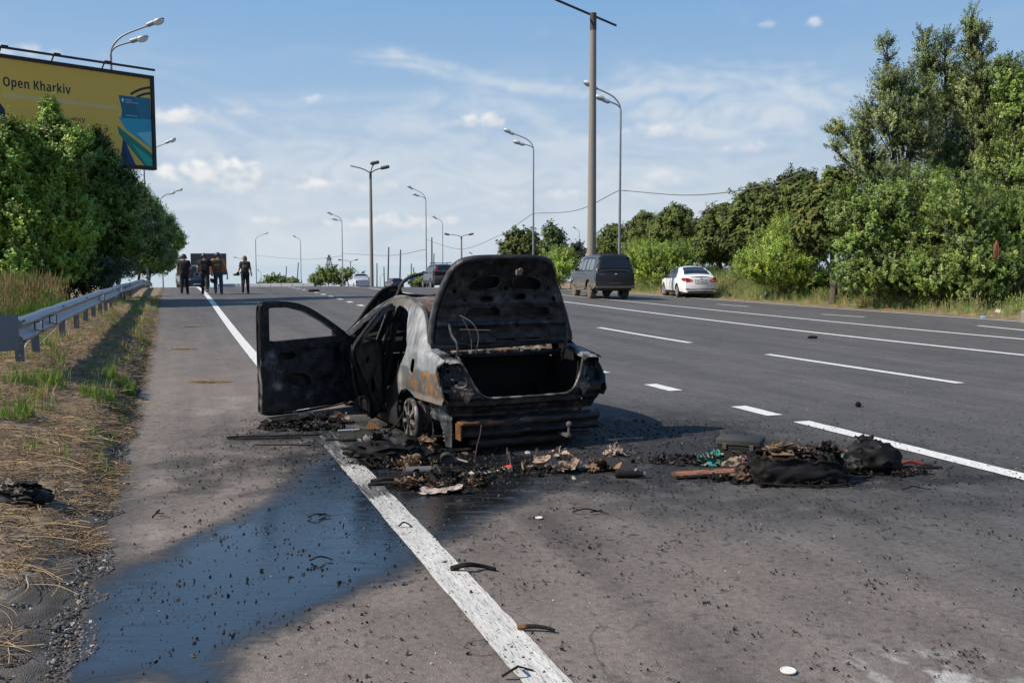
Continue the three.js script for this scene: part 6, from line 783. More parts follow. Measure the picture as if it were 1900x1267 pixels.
function tree(name, label, foot, lobes, o = {}) {
  const r = rng(treeSeed++), base = V(foot.x, ground(foot.x, foot.z) - 0.1, foot.z), t = thing(name, label, o.category ?? 'tree', base, 0, o.group);
  const wood = [], list = [], cols = [], tint = o.colour ?? [0.06, 0.10, 0.022], spray = sprays[o.leaf ?? 'broad'], k0 = o.k ?? 1;
  const tops = lobes.map((l) => l.c.clone().sub(base)); const cen = tops.reduce((a, b) => a.add(b), V(0, 0, 0)).multiplyScalar(1 / lobes.length);
  const H = Math.max(...tops.map((q, i) => q.y)), fork = V(cen.x * 0.25, Math.min(H * 0.3, 2.2), cen.z * 0.25), R = o.trunk ?? 0.14;
  part('trunk', tube([V(0, 0, 0), fork.clone().multiplyScalar(0.5).add(V(0.06, 0, 0.03)), fork, fork.clone().lerp(tops[0], 0.6)], R, 8, 14, 0.45), bark, t);
  lobes.forEach((l, li) => {
    const c = tops[li], mid = fork.clone().lerp(c, 0.5).add(V((r() - 0.5) * 0.4, 0.2, (r() - 0.5) * 0.4)); wood.push(tube([fork, mid, c.clone().add(V(0, l.r[1] * 0.55, 0))], R * 0.42, 5, 10, 0.2));
    for (let i = 0; i < 7; i++) { const d = V(r() - 0.5, r() * 1.1 - 0.35, r() - 0.5).normalize(); wood.push(tube([mid.clone().lerp(c, r() * 0.9), c.clone().add(V(d.x * l.r[0] * 0.5, d.y * l.r[1] * 0.4, d.z * l.r[2] * 0.5)), c.clone().add(V(d.x * l.r[0] * 0.95, d.y * l.r[1] * 0.95, d.z * l.r[2] * 0.95))], R * 0.14, 4, 6, 0.3)); }
    const want = Math.round(l.n * (o.dense ?? 1.6)), f = o.freq ?? 1.25;
    const leafAt = (q, up, k) => {
      const wx = q.x + base.x, wy = q.y + base.y, wz = q.z + base.z; if (wy < ground(wx, wz) + 0.1) return false;
      const nn = n3(wx * f, wy * f * 0.8, wz * f) + 0.6 * n3(wx * f * 2.3, wy * f * 1.7, wz * f * 2.3); if (nn < (o.gap ?? 0.0) - 0.25) return false;
      const qn = new THREE.Quaternion().setFromUnitVectors(V(0, 1, 0), up).multiply(new THREE.Quaternion().setFromAxisAngle(V(0, 1, 0), r() * 6.28)); list.push(new THREE.Matrix4().compose(q, qn, V(k, k, k)));
      const v = Math.max(0.22, 0.66 + 0.55 * r() + 0.5 * n3(wx * 0.9, wy * 0.9, wz * 0.9)), yel = r(), sv = r() < (o.silver ?? 0) ? 1 : 0; cols.push(new THREE.Color().setRGB(tint[0] * v * (yel > 0.9 ? 1.5 : 1) + sv * 0.12, tint[1] * v * (yel > 0.9 ? 1.15 : 1) + sv * 0.12, tint[2] * v + sv * 0.06)); return true;
    };
    const rnd = () => { const a = r() * Math.PI * 2, u = r() * 2 - 1, s = Math.sqrt(1 - u * u); return V(s * Math.cos(a), u, s * Math.sin(a)); };
    const big = Math.max(l.r[0], l.r[1]), step = 0.17 * k0, perTwig = Math.max(5, Math.round(big * 0.9 / step)), twigs = Math.round(want * 0.75 / perTwig);
    for (let k = 0; k < twigs; k++) {                       // shoots that leave the limb and carry leaves along their length
      const d = rnd(); d.y = d.y * 0.85 + 0.32; const reach = 0.78 + 0.55 * r() * r(), b0 = V(c.x + (r() - 0.5) * l.r[0] * 0.7, c.y + (r() - 0.6) * l.r[1] * 0.8, c.z + (r() - 0.5) * l.r[2] * 0.7), e = V(c.x + d.x * l.r[0] * reach, c.y + d.y * l.r[1] * reach, c.z + d.z * l.r[2] * reach), m = b0.clone().lerp(e, 0.55).add(V(0, (o.up ?? 0.7) * 0.12 * big, 0));
      const dir = e.clone().sub(b0).normalize(); if (k % 4 === 0) wood.push(tube([b0, m, e], R * 0.09, 3, 4, 0.4));
      for (let i = 0; i < perTwig; i++) { const t = 0.22 + 0.78 * (i + r()) / perTwig, q = V((1 - t) * (1 - t) * b0.x + 2 * t * (1 - t) * m.x + t * t * e.x, (1 - t) * (1 - t) * b0.y + 2 * t * (1 - t) * m.y + t * t * e.y, (1 - t) * (1 - t) * b0.z + 2 * t * (1 - t) * m.z + t * t * e.z).addScaledVector(rnd(), 0.13 * k0 * (1.15 - 0.6 * t)); leafAt(q, dir.clone().multiplyScalar(0.9).add(V(0, 0.25 * (o.up ?? 0.7), 0)).addScaledVector(rnd(), 0.55).normalize(), k0 * (1.12 - 0.42 * t) * (0.75 + 0.45 * r())); }
    }
    for (let i = 0, tries = 0; i < want * 0.3 && tries < want * 2; tries++) { const d = rnd(), rr = Math.pow(r(), 0.5); if (leafAt(V(c.x + d.x * l.r[0] * rr, c.y + d.y * l.r[1] * rr, c.z + d.z * l.r[2] * rr), V(d.x + (r() - 0.5) * 0.9, 0.7 + d.y * 0.5, d.z + (r() - 0.5) * 0.9).normalize(), k0 * (0.75 + 0.6 * r()))) i++; }
  });
  part('limbs', wood, bark, t).userData.kind = 'stuff';
  const cr = scatter('crown', spray, o.matt ? leafMatt : leafMat, list, t, cols); cr.userData.kind = 'stuff';
  return t;
}
// left bank, from the nearest to the farthest
const darkG = [0.11, 0.185, 0.028], lightG = [0.19, 0.30, 0.038];
{ const L = crownOf(30); tree('roadside_tree', 'leafy tree at the left picture edge under the billboard', at(10, 560, 30), [L(8, 330, 48, 85, 1500), L(-20, 430, 75, 95, 1300), L(48, 440, 48, 80, 1100), L(20, 272, 14, 36, 280), L(-10, 275, 22, 36, 300), L(35, 500, 60, 45, 700)], { colour: lightG, k: 1.05 }); }
{ const L = crownOf(31); tree('roadside_tree', 'tall bright leafy tree with its tip in front of the billboard lettering', at(105, 545, 31), [L(92, 275, 24, 40, 800), L(94, 218, 9, 26, 170), L(100, 345, 44, 66, 1600), L(122, 430, 62, 72, 1600), L(65, 420, 44, 75, 1000), L(130, 305, 20, 36, 500), L(62, 275, 26, 40, 600), L(140, 285, 24, 44, 600), L(115, 260, 18, 34, 350), L(70, 320, 20, 46, 450), L(105, 495, 70, 42, 900)], { colour: lightG, k: 1.0 }); }
{ const L = crownOf(33.5); tree('roadside_tree', 'dense dark tree under the right end of the billboard', at(200, 540, 33.5), [L(178, 355, 28, 42, 900), L(184, 275, 6, 30, 110), L(212, 358, 28, 36, 800), L(170, 420, 55, 68, 1300), L(222, 425, 46, 66, 1400), L(172, 478, 46, 36, 900), L(150, 320, 22, 40, 400), L(234, 360, 14, 34, 350), L(198, 310, 14, 28, 300), L(160, 320, 22, 40, 500)], { colour: darkG, k: 1.05 }); }
{ const L = crownOf(78); tree('roadside_tree', 'tree with feathery tips right of the billboard post', at(252, 530, 78), [L(262, 410, 32, 46, 1000), L(282, 395, 14, 26, 250), L(296, 435, 28, 38, 800), L(258, 470, 38, 46, 1000), L(290, 480, 28, 30, 600)], { colour: darkG, k: 1.6 }); }
{ const L = crownOf(92); tree('roadside_tree', 'last tree of the left bank, leaning out over the shoulder by the walkers', at(270, 525, 92), [L(312, 446, 22, 28, 900), L(326, 448, 13, 18, 300), L(306, 482, 22, 24, 700), L(288, 455, 26, 40, 800), L(310, 415, 10, 14, 150), L(290, 495, 26, 18, 500)], { colour: lightG, k: 1.7 }); }
{ const L = crownOf(57); tree('roadside_tree', 'tree filling the slope between the dark tree and the feathery tips', V(-24.6, 0, -57), [L(238, 385, 20, 40, 700), L(255, 405, 24, 44, 900), L(274, 425, 24, 42, 900), L(250, 455, 36, 44, 1000), L(280, 470, 24, 34, 600), L(232, 440, 30, 50, 700), L(264, 372, 9, 22, 150)], { colour: darkG, k: 1.3 }); }
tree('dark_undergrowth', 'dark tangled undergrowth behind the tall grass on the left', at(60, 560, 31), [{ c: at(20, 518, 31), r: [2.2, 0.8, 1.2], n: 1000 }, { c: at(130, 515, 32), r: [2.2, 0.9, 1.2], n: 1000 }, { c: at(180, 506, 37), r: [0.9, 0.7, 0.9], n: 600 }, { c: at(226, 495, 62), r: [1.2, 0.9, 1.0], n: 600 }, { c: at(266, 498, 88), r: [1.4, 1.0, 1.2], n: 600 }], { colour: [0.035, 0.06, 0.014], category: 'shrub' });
// right side: the tall mixed clump
const RG = [0.155, 0.205, 0.065], RY = [0.16, 0.235, 0.046];
{ const L = crownOf(36); tree('tall_tree', 'tall tree with silvery leaves, leftmost leader of the right clump', at(1690, 575, 36), [L(1644, 105, 11, 34, 150), L(1655, 165, 34, 46, 480), L(1640, 225, 62, 46, 800), L(1590, 262, 32, 28, 280), L(1560, 240, 22, 12, 110), L(1606, 300, 48, 34, 450), L(1690, 260, 48, 62, 800), L(1548, 275, 14, 10, 60), L(1700, 190, 34, 50, 500), L(1640, 335, 60, 30, 500)], { colour: RG, leaf: 'small', k: 1.0, gap: 0.02, freq: 1.1, trunk: 0.18, silver: 0.25, dense: 1.3, up: 1.1 }); }
{ const L = crownOf(38); tree('tall_tree', 'tall tree with two pale leaders in the middle of the right clump', at(1745, 570, 38), [L(1714, 75, 9, 26, 110), L(1722, 135, 26, 40, 340), L(1752, 112, 26, 48, 420), L(1738, 200, 54, 54, 900), L(1760, 290, 66, 66, 1300), L(1785, 180, 34, 60, 600)], { colour: RG, leaf: 'small', k: 1.0, gap: 0.02, freq: 1.1, trunk: 0.18, silver: 0.25, dense: 1.3, up: 1.1 }); }
{ const L = crownOf(36.5); tree('tall_tree', 'tallest tree of the right clump with a narrow spire', at(1825, 570, 36.5), [L(1804, 42, 9, 28, 120), L(1816, 88, 24, 40, 380), L(1814, 160, 36, 52, 700), L(1818, 230, 54, 62, 1000), L(1856, 200, 40, 70, 800), L(1852, 275, 52, 62, 900), L(1800, 335, 75, 75, 1400)], { colour: RG, leaf: 'small', k: 1.0, gap: 0.0, freq: 1.1, trunk: 0.2, silver: 0.25, dense: 1.3, up: 1.1 }); }
{ const L = crownOf(34); tree('tall_tree', 'broad leafy tree at the right picture edge', at(1900, 575, 34), [L(1872, 150, 28, 40, 420), L(1885, 200, 34, 50, 600), L(1930, 240, 70, 100, 1100), L(1890, 330, 70, 80, 1400), L(1960, 160, 55, 80, 700), L(1900, 430, 80, 80, 1400)], { colour: RY, k: 0.95, gap: -0.02, freq: 1.1, trunk: 0.22, silver: 0.15 }); }
{ const L = crownOf(34); tree('leafy_shrub', 'big bushy shrub with pale leaf tips below the silvery tree', at(1690, 578, 34), [L(1645, 400, 72, 60, 1400), L(1600, 450, 58, 62, 1000), L(1700, 450, 75, 75, 1500), L(1572, 392, 36, 40, 450), L(1640, 505, 85, 48, 1300), L(1720, 360, 52, 48, 700), L(1700, 525, 80, 32, 900), L(1600, 520, 50, 28, 500)], { colour: RY, k: 0.85, gap: 0.0, freq: 1.1, category: 'shrub', silver: 0.14, up: 0.9 }); }
{ const L = crownOf(32); tree('leafy_shrub', 'dark bushy shrub by the kerb at the far right', at(1800, 580, 32), [L(1790, 400, 70, 65, 1300), L(1810, 480, 75, 55, 1400), L(1860, 505, 70, 50, 1100), L(1740, 505, 45, 45, 700), L(1880, 420, 55, 62, 900), L(1800, 535, 70, 26, 700), L(1890, 535, 50, 26, 500)], { colour: RY, leaf: 'small', k: 0.95, gap: 0.0, freq: 1.1, category: 'shrub', silver: 0.1 });
  const p = at(1850, 462, 30.2); solo('dead_branch', [0, 1, 2, 3, 4, 5, 6].map((i) => tube([V(0, 0.28, 0), V(0.02 * (i - 3), 0.1, 0.03 * (i % 2)), V(0.035 * (i - 3), -0.25 - 0.04 * (i % 3), 0.02)], 0.022, 5, 8, 0.3)), mat(0.20, 0.07, 0.035, 0.9), 'reddish-brown dead branch hanging in the right shrub', 'branch', p); }
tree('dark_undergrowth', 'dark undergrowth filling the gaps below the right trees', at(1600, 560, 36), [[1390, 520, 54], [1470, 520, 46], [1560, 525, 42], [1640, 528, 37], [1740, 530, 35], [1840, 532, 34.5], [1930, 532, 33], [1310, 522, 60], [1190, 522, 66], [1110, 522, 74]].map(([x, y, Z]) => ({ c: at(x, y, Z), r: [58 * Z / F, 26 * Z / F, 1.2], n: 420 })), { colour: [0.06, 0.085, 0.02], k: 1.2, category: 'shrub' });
// chestnuts receding along the right side
for (const [px, py, rx, ry, Z, n, w] of [[1545, 400, 62, 80, 37, 1300, 'nearest the big shrub'], [1475, 410, 62, 92, 43, 1300, 'second from the big shrub'], [1405, 415, 58, 68, 49, 1200, 'above the bright sapling'], [1335, 440, 45, 58, 56, 1000, 'just right of the white car'], [1250, 440, 45, 54, 62, 1000, 'above and left of the white car'], [1195, 445, 36, 46, 70, 800, 'right of the pickup roof'], [1140, 455, 32, 34, 80, 600, 'behind the pickup and the concrete mast']]) {
  const k = Z / F, L = crownOf(Z), lobes = [L(px, py, rx, ry * 0.8, n), L(px - rx * 0.35, py + ry * 0.45, rx * 0.75, ry * 0.5, n * 0.5), L(px + rx * 0.35, py + ry * 0.4, rx * 0.75, ry * 0.55, n * 0.5), L(px + rx * 0.1, py - ry * 0.6, rx * 0.5, ry * 0.35, n * 0.25)];
  tree('chestnut_tree', `dark green chestnut tree ${w}`, at(px, 540, Z), lobes, { colour: [0.095, 0.125, 0.03], leaf: 'chestnut', k: 0.8 + Z / 130, gap: 0.0, freq: 1.0, matt: true, trunk: 0.16 });
}
{ const L = crownOf(95); tree('round_tree', 'round dark tree behind the open boot lid', at(972, 520, 95), [L(970, 462, 38, 30, 900), L(955, 475, 22, 20, 300), L(990, 470, 22, 24, 300)], { colour: [0.085, 0.11, 0.03], leaf: 'coarse', k: 1.2, matt: true, freq: 0.5 }); }
{ const L = crownOf(90); tree('loose_tree', 'pale loose-crowned tree right of the round dark tree', at(1028, 520, 90), [L(1026, 445, 18, 26, 260), L(1032, 480, 24, 26, 420), L(1012, 462, 12, 14, 100)], { colour: [0.12, 0.165, 0.06], leaf: 'coarse', k: 1.0, matt: true, freq: 0.6 }); }
{ const L = crownOf(120); tree('thin_tree', 'thin hazy tree left of the concrete mast', at(1072, 520, 120), [L(1070, 470, 16, 18, 160), L(1062, 488, 12, 14, 100)], { colour: [0.075, 0.085, 0.06], leaf: 'coarse', k: 1.1, matt: true, gap: -0.1 }); }
const bright = [0.24, 0.34, 0.05];
{ const L = crownOf(41); tree('sapling', 'bright yellow-green saplings beside the white car', at(1455, 545, 41), [L(1465, 455, 40, 42, 800), L(1440, 495, 65, 40, 1000), L(1480, 490, 40, 45, 600), L(1395, 505, 26, 25, 300), L(1470, 520, 60, 25, 500)], { colour: bright, leaf: 'shoot', up: 1.4, gap: -0.3, category: 'shrub', trunk: 0.05 }); }
{ const L = crownOf(53); tree('sapling', 'upright bright saplings between the pickup and the white car', at(1225, 545, 53), [L(1260, 482, 28, 30, 450), L(1215, 492, 42, 34, 650), L(1185, 485, 24, 34, 350), L(1240, 520, 60, 26, 700)], { colour: bright, leaf: 'shoot', up: 1.4, gap: -0.3, category: 'shrub', trunk: 0.05 }); }
{ const L = crownOf(60); tree('sapling', 'bright bush between the boot lid and the pickup', at(1040, 535, 60), [L(1040, 500, 26, 28, 500), L(1022, 515, 18, 18, 250)], { colour: bright, leaf: 'shoot', k: 1.3, up: 1.3, category: 'shrub', trunk: 0.05 }); }
for (const [lobes, Z, w] of [[[[608, 512, 24, 18, 300], [640, 518, 22, 16, 260], [590, 522, 14, 12, 120]], 190, 'wide bush on the skyline under the lattice pylon'], [[[672, 520, 10, 12, 120]], 200, 'small bush right of the pylon bush'], [[[507, 524, 11, 10, 120], [525, 526, 8, 8, 80]], 170, 'low bush on the skyline right of the woman'], [[[545, 527, 8, 7, 80]], 175, 'tiny bush on the skyline by the left lamp'], [[[488, 530, 8, 5, 50]], 180, 'tiny sprig above the crest beside the woman'], [[[776, 526, 10, 9, 120], [792, 524, 10, 10, 120]], 130, 'bush on the skyline by the blue sign']]) { const L = crownOf(Z); tree('skyline_bush', w, at(lobes[0][0], 540, Z), lobes.map((l) => L(...l)), { colour: [0.14, 0.19, 0.055], leaf: 'coarse', k: 1.6, matt: true, category: 'shrub', freq: 0.35 }); }

// ---------------------------------------------------------------- grasses
function tuft(seed, n, h, w, spread, heads) {
  const r = rng(seed), p = [], ix = []; for (let i = 0; i < n; i++) { const a = r() * 6.28, d = r() * spread, x = Math.cos(a) * d, z = Math.sin(a) * d, l = h * (0.5 + 0.6 * r()), b = r() * 6.28, lean = (0.1 + 0.4 * r()) * l, ww = w * (0.6 + 0.7 * r()), sx = Math.cos(b + 1.57) * ww, sz = Math.sin(b + 1.57) * ww, o = p.length / 3; const mx = x + Math.cos(b) * lean * 0.35, mz = z + Math.sin(b) * lean * 0.35, ex = x + Math.cos(b) * lean, ez = z + Math.sin(b) * lean; p.push(x - sx, 0, z - sz, x + sx, 0, z + sz, mx + sx * 0.7, l * 0.6, mz + sz * 0.7, mx - sx * 0.7, l * 0.6, mz - sz * 0.7, ex, l, ez); ix.push(o, o + 1, o + 2, o, o + 2, o + 3, o + 3, o + 2, o + 4); if (heads && r() < heads) { const q = p.length / 3, e = 0.012 + 0.01 * r(); p.push(ex - e, l * 0.93, ez, ex + e, l * 0.93, ez, ex, l * 1.12, ez, ex, l * 0.93, ez - e, ex, l * 0.93, ez + e); ix.push(q, q + 1, q + 2, q + 3, q + 4, q + 2); } }
  const g = new THREE.BufferGeometry(); g.setAttribute('position', new THREE.Float32BufferAttribute(p, 3)); g.setIndex(ix); g.computeVertexNormals(); return g;
}
function sow(name, geo, m, n, seed, where, scale, tint, tilt = 0.2) {     // where(r) -> [s, t] or null
  const r = rng(seed), list = [], cols = []; for (let i = 0; i < n; i++) { const w = where(r); if (!w) continue; const [s, t] = w, x = roadX(s, t), z = roadZ(s, t), k = scale(r, s, t); if (k <= 0) continue; list.push(xf(x, ground(x, z) + (w[2] ?? 0), z, (r() - 0.5) * tilt, r() * 6.28, (r() - 0.5) * tilt, k, k * (0.8 + 0.4 * r()), k)); const c = tint(r, s, t); cols.push(new THREE.Color().setRGB(...c)); }
  const o = scatter(name, geo, m, list, scene, cols); return o;
}
const grassMat = phys(1, 1, 1, 0.85, { transmission: 0.25, specularIntensity: 0.3 });
const strawT = (r) => { const k = 0.7 + 0.6 * r(); return [0.42 * k, 0.30 * k, 0.15 * k]; }, greenT = (r) => { const k = 0.7 + 0.6 * r(); return [0.16 * k, 0.25 * k, 0.04 * k]; };
tag(sow('tall_dry_grass', tuft(21, 16, 0.75, 0.004, 0.16, 0.6), grassMat, 2600, 31, (r) => { const s = 10 + r() * 20, t = -3.0 - r() * 3.0; return [s, t]; }, (r, s, t) => 0.8 + 0.5 * r(), (r) => (r() < 0.7 ? strawT(r) : greenT(r))), 'tall dry grass with seed heads behind the near end of the guardrail', 'grass', null, 'stuff');
tag(sow('green_grass', tuft(22, 18, 0.45, 0.006, 0.14, 0), grassMat, 1600, 32, (r) => [9 + r() * 18, -2.5 - r() * 3.0], (r) => 0.7 + 0.6 * r(), greenT), 'fresh green grass growing among the dry stems behind the guardrail', 'grass', null, 'stuff');
tag(sow('verge_grass', tuft(23, 14, 0.17, 0.004, 0.10, 0), grassMat, 2000, 33, (r) => { const s = 7.2 + r() * 32, t = -0.5 - Math.pow(r(), 0.8) * 1.9; const q = fbm(s * 0.9 + 4, t * 1.3, 3) + (t > -0.85 ? 0.18 : 0); if (q < 0.14) return null; if (s < 9 && q < 0.25) return null; return [s, t]; }, (r) => 0.5 + 0.7 * r(), (r) => (r() < 0.35 ? strawT(r) : greenT(r))), 'short green grass in patches along the asphalt edge under the guardrail', 'grass', null, 'stuff');
const strawGeo = (() => { const g = merge([0, 1, 2, 3, 4].map((i) => { const a = i * 1.26; return tube([V(0.02 * Math.cos(a), 0.004 + 0.004 * i, 0.02 * Math.sin(a)), V(0.09 * Math.cos(a + 0.3), 0.012 + 0.006 * (i % 3), 0.09 * Math.sin(a + 0.3)), V(0.17 * Math.cos(a + 0.1 * i), 0.004 + 0.008 * (i % 2), 0.17 * Math.sin(a + 0.1 * i))], 0.0026, 3, 4); })); return g; })();
tag(sow('dry_straw', strawGeo, mat(1, 1, 1, 0.9), 24000, 34, (r) => { const s = 3.2 + Math.pow(r(), 1.5) * 26, t = -0.44 - Math.pow(r(), 1.1) * 1.9; const q = fbm(s * 0.8, t * 1.1, 3) + 0.16 + (s > 5.6 && s < 8.4 ? 0.2 : 0) + (s < 5.0 ? -0.42 : 0) - 0.3 * sstep(-0.8, -0.5, t) * (s < 9 ? 1 : 0); if (q < 0.10 - 0.3 * r()) return null; return [s, t, 0.004]; }, (r, s) => (0.4 + 0.75 * r() * r()), (r) => { const k = 0.25 + 1.15 * r() * r(); return [0.50 * k, 0.345 * k, 0.20 * k]; }, 0.5), 'mown dry straw strewn over the left bank beside the asphalt', 'straw', null, 'stuff');
tag(sow('long_stalks', tube([V(-0.5, 0.01, 0), V(-0.15, 0.05, 0.04), V(0.2, 0.03, -0.02), V(0.5, 0.01, 0.05)], 0.003, 4, 12), mat(1, 1, 1, 0.9), 110, 35, (r) => [4.5 + r() * 5, -0.5 - r() * 1.1, 0.01], (r) => 0.25 + 0.5 * r(), strawT, 0.25), 'long pale stalks lying on the left bank', 'straw', null, 'stuff');
tag(sow('right_grass', tuft(24, 16, 0.5, 0.007, 0.2, 0.5), grassMat, 5200, 36, (r) => { const s = 15 + r() * 38, t = 23.9 + Math.pow(r(), 0.8) * 6.5; return [s, t]; }, (r, s, t) => (0.25 + 0.65 * r() + 0.35 * n2(s * 0.5, t * 0.7)) * sstep(23.5, 25.6, t) + 0.18, (r, s, t) => { const k = 0.7 + 0.6 * r(); return r() < 0.32 + 0.3 * sstep(25, 23.8, t) + 0.3 * n2(s * 0.4, t * 0.6) ? [0.42 * k, 0.36 * k, 0.18 * k] : [0.23 * k, 0.31 * k, 0.09 * k]; }), 'pale meadow grass on the right verge below the trees', 'grass', null, 'stuff');
const stone = (() => { const g = new THREE.IcosahedronGeometry(1, 1); const p = g.attributes.position; for (let i = 0; i < p.count; i++) { const k = 0.8 + 0.35 * n3(p.getX(i) * 1.3, p.getY(i) * 1.3, p.getZ(i) * 1.3); p.setXYZ(i, p.getX(i) * k, p.getY(i) * k * 0.65, p.getZ(i) * k); } return toCreasedNormals(g, 0.4); })();
tag(sow('gravel', stone, mat(1, 1, 1, 0.9), 30000, 37, (r) => { const s = 2.2 + Math.pow(r(), 1.5) * 10, t = -0.42 - Math.pow(r(), 1.3) * (s < 6.5 ? 0.8 : 0.35) - 0.1 * n2(s * 2, 4); const q = fbm(s * 1.6, t * 2, 2); return q > -0.32 ? [s, t, 0.004] : null; }, (r) => 0.004 + 0.018 * r() * r() * r(), (r) => { const k = 0.6 + 0.8 * r(); return r() < 0.12 ? [0.28 * k, 0.26 * k, 0.24 * k] : [0.085 * k, 0.078 * k, 0.075 * k]; }, 2), 'dark gravel along the edge of the asphalt at lower left', 'gravel', null, 'stuff');
tag(sow('soil_clods', stone, mat(1, 1, 1, 0.95), 9000, 38, (r) => { const s = 3 + r() * 14, t = -0.45 - r() * 1.7; return [s, t, 0.002]; }, (r) => 0.005 + 0.02 * r() * r() * r(), (r) => { const k = 0.5 + 0.8 * r(); return [0.20 * k, 0.15 * k, 0.105 * k]; }, 2), 'crumbly brown soil clods on the left bank', 'soil', null, 'stuff');
for (const [px, py, w, n, label] of [[232, 727, 0.5, 46, 'bright green grass clump at the asphalt edge below the rail shadow'], [178, 738, 0.4, 26, 'smaller green grass clump left of the bright one'], [72, 716, 0.45, 28, 'green weeds on the bank below the guardrail end'], [268, 640, 0.35, 30, 'green grass clump on the asphalt edge beside the rail shadow'], [20, 775, 0.3, 18, 'few green blades on the bank at the left picture edge']]) {
  const r = rng(px), list = [], cols = [], o = onGround(px, py); for (let i = 0; i < n; i++) { const a = r() * 6.28, q = Math.sqrt(r()) * w / 2, dx = Math.cos(a) * q, dz = Math.sin(a) * q * 1.4, k = 0.6 + 0.7 * r(); if (toT(o.x + dx, o.z + dz) > roadLeft - 0.02) continue; list.push(xf(dx, ground(o.x + dx, o.z + dz) - o.y, dz, 0, r() * 6, 0, k)); const g = greenT(r); cols.push(new THREE.Color().setRGB(...g)); }
  const m = scatter(numbered('grass_clump'), tuft(px, 16, 0.17, 0.004, 0.05, 0), grassMat, list, scene, cols); m.position.copy(o); tag(m, label, 'grass', null, 'stuff'); }

// ---------------------------------------------------------------- what was dragged out of the car and what the fire left
const vc = (rough = 0.9, extra = {}) => new THREE.MeshPhysicalMaterial({ vertexColors: true, roughness: rough, specularIntensity: 0.4, bumpMap: grain(9), bumpScale: 0.002, ...extra });
const charM = vc(0.8), charWet = vc(0.62), clothM = vc(0.95), paperM = vc(0.85);
function crumpled(w, d, h, seed, n = 18, fold = 5) {          // a creased sheet lying on the ground
  const r = rng(seed), ox = r() * 50; const edge = (u, v) => 0.78 + 0.28 * n2(ox + Math.atan2(v, u) * 1.3, seed);
  return gridGeo(n, n, (a, b) => { const u = a * 2 - 1, v = b * 2 - 1, m = Math.max(Math.abs(u), Math.abs(v)), l = Math.hypot(u, v) || 1, k = m / l * edge(u, v) * 1.15; const x = u * k, z = v * k; const ridge = 1 - Math.abs(fbm(x * fold * 0.26 + ox, z * fold * 0.26, 4) * 2.4); return V(x * w / 2, 0.006 + h * clamp(ridge) * (0.45 + 0.55 * n2(ox + x * 2, z * 2)) * (1 - 0.5 * l * l) + h * 0.35 * (1 - clamp(l)), z * d / 2); });
}
function lump(w, h, d, seed, det = 4, rough = 0.3, f = 2.2) {
  const g = mergeVertices(new THREE.IcosahedronGeometry(1, det).deleteAttribute('uv').deleteAttribute('normal')), p = g.attributes.position;
  for (let i = 0; i < p.count; i++) { const x = p.getX(i), y = p.getY(i), z = p.getZ(i); const k = 1 + rough * (1 - 2.2 * Math.abs(fbm3(x * f * 0.5 + seed, y * f * 0.5, z * f * 0.5, 4))) * 0.8 + rough * 0.45 * n3(x * 4.3 + seed, y * 4.3, z * 4.3) + rough * 0.3 * n3(x * 9 + seed, y * 9, z * 9); p.setXYZ(i, x * k * w / 2, Math.max(0.002, (y * k * 0.55 + 0.42) * h), z * k * d / 2); }
  g.computeVertexNormals(); return toCreasedNormals(g, 0.8);
}
function sheets(n, w, d, h, seed, size = 0.1) {               // torn, curled flat scraps lying over one another
  const r = rng(seed), out = []; for (let i = 0; i < n; i++) { const a = size * (0.6 + 0.8 * r()), b = a * (0.5 + 0.5 * r()), c1 = (r() - 0.4) * 2.2, c2 = (r() - 0.5) * 1.4, o = r() * 40; const g = gridGeo(7, 5, (u, v) => { const x = (u - 0.5) * a * (1 + 0.3 * n2(o, v * 2)), z = (v - 0.5) * b * (1 + 0.3 * n2(u * 2, o)); return V(x, a * (c1 * (u - 0.5) ** 2 + c2 * (v - 0.5) ** 2 * 0.8) + 0.012 * n2(o + u * 3, v * 3), z); }); const q = r() * 6.28, k = Math.sqrt(r()); out.push(move(g, Math.cos(q) * k * w / 2, 0.012 + (1 - k) * h * r() + 0.012 * r(), Math.sin(q) * k * d / 2, (r() - 0.5) * 1.1, r() * 6.28, (r() - 0.5) * 1.1)); }
  const g = merge(out), p = g.attributes.position; for (let i = 0; i < p.count; i++) if (p.getY(i) < 0.004) p.setY(i, 0.004 + 0.003 * (i % 3)); g.computeVertexNormals(); return g;
}
const twoTone = (a, b, f = 8, bias = 0, seed = 0) => (x, y, z) => mix3(a, b, sstep(-0.15 + bias, 0.25 + bias, fbm3(x * f + seed, y * f, z * f, 3)));
const soots = twoTone([0.005, 0.005, 0.005], [0.018, 0.016, 0.015]), cardboard = twoTone([0.02, 0.015, 0.012], [0.24, 0.15, 0.09], 7, -0.12), paperTone = twoTone([0.06, 0.045, 0.035], [0.40, 0.30, 0.235], 7, -0.2), ashTone = twoTone([0.05, 0.045, 0.045], [0.33, 0.28, 0.26], 9);
const G = (px, py, dy = 0) => { const p = onGround(px, py); p.y += dy + 0.004; return p; };
const scrap = (name, label, cat, px, py, geo, tone, m = charM, turn = 0, group, dy = 0) => solo(name, paint(Array.isArray(geo) ? merge(geo) : geo, tone), m, label, cat, G(px, py, dy), turn, group);

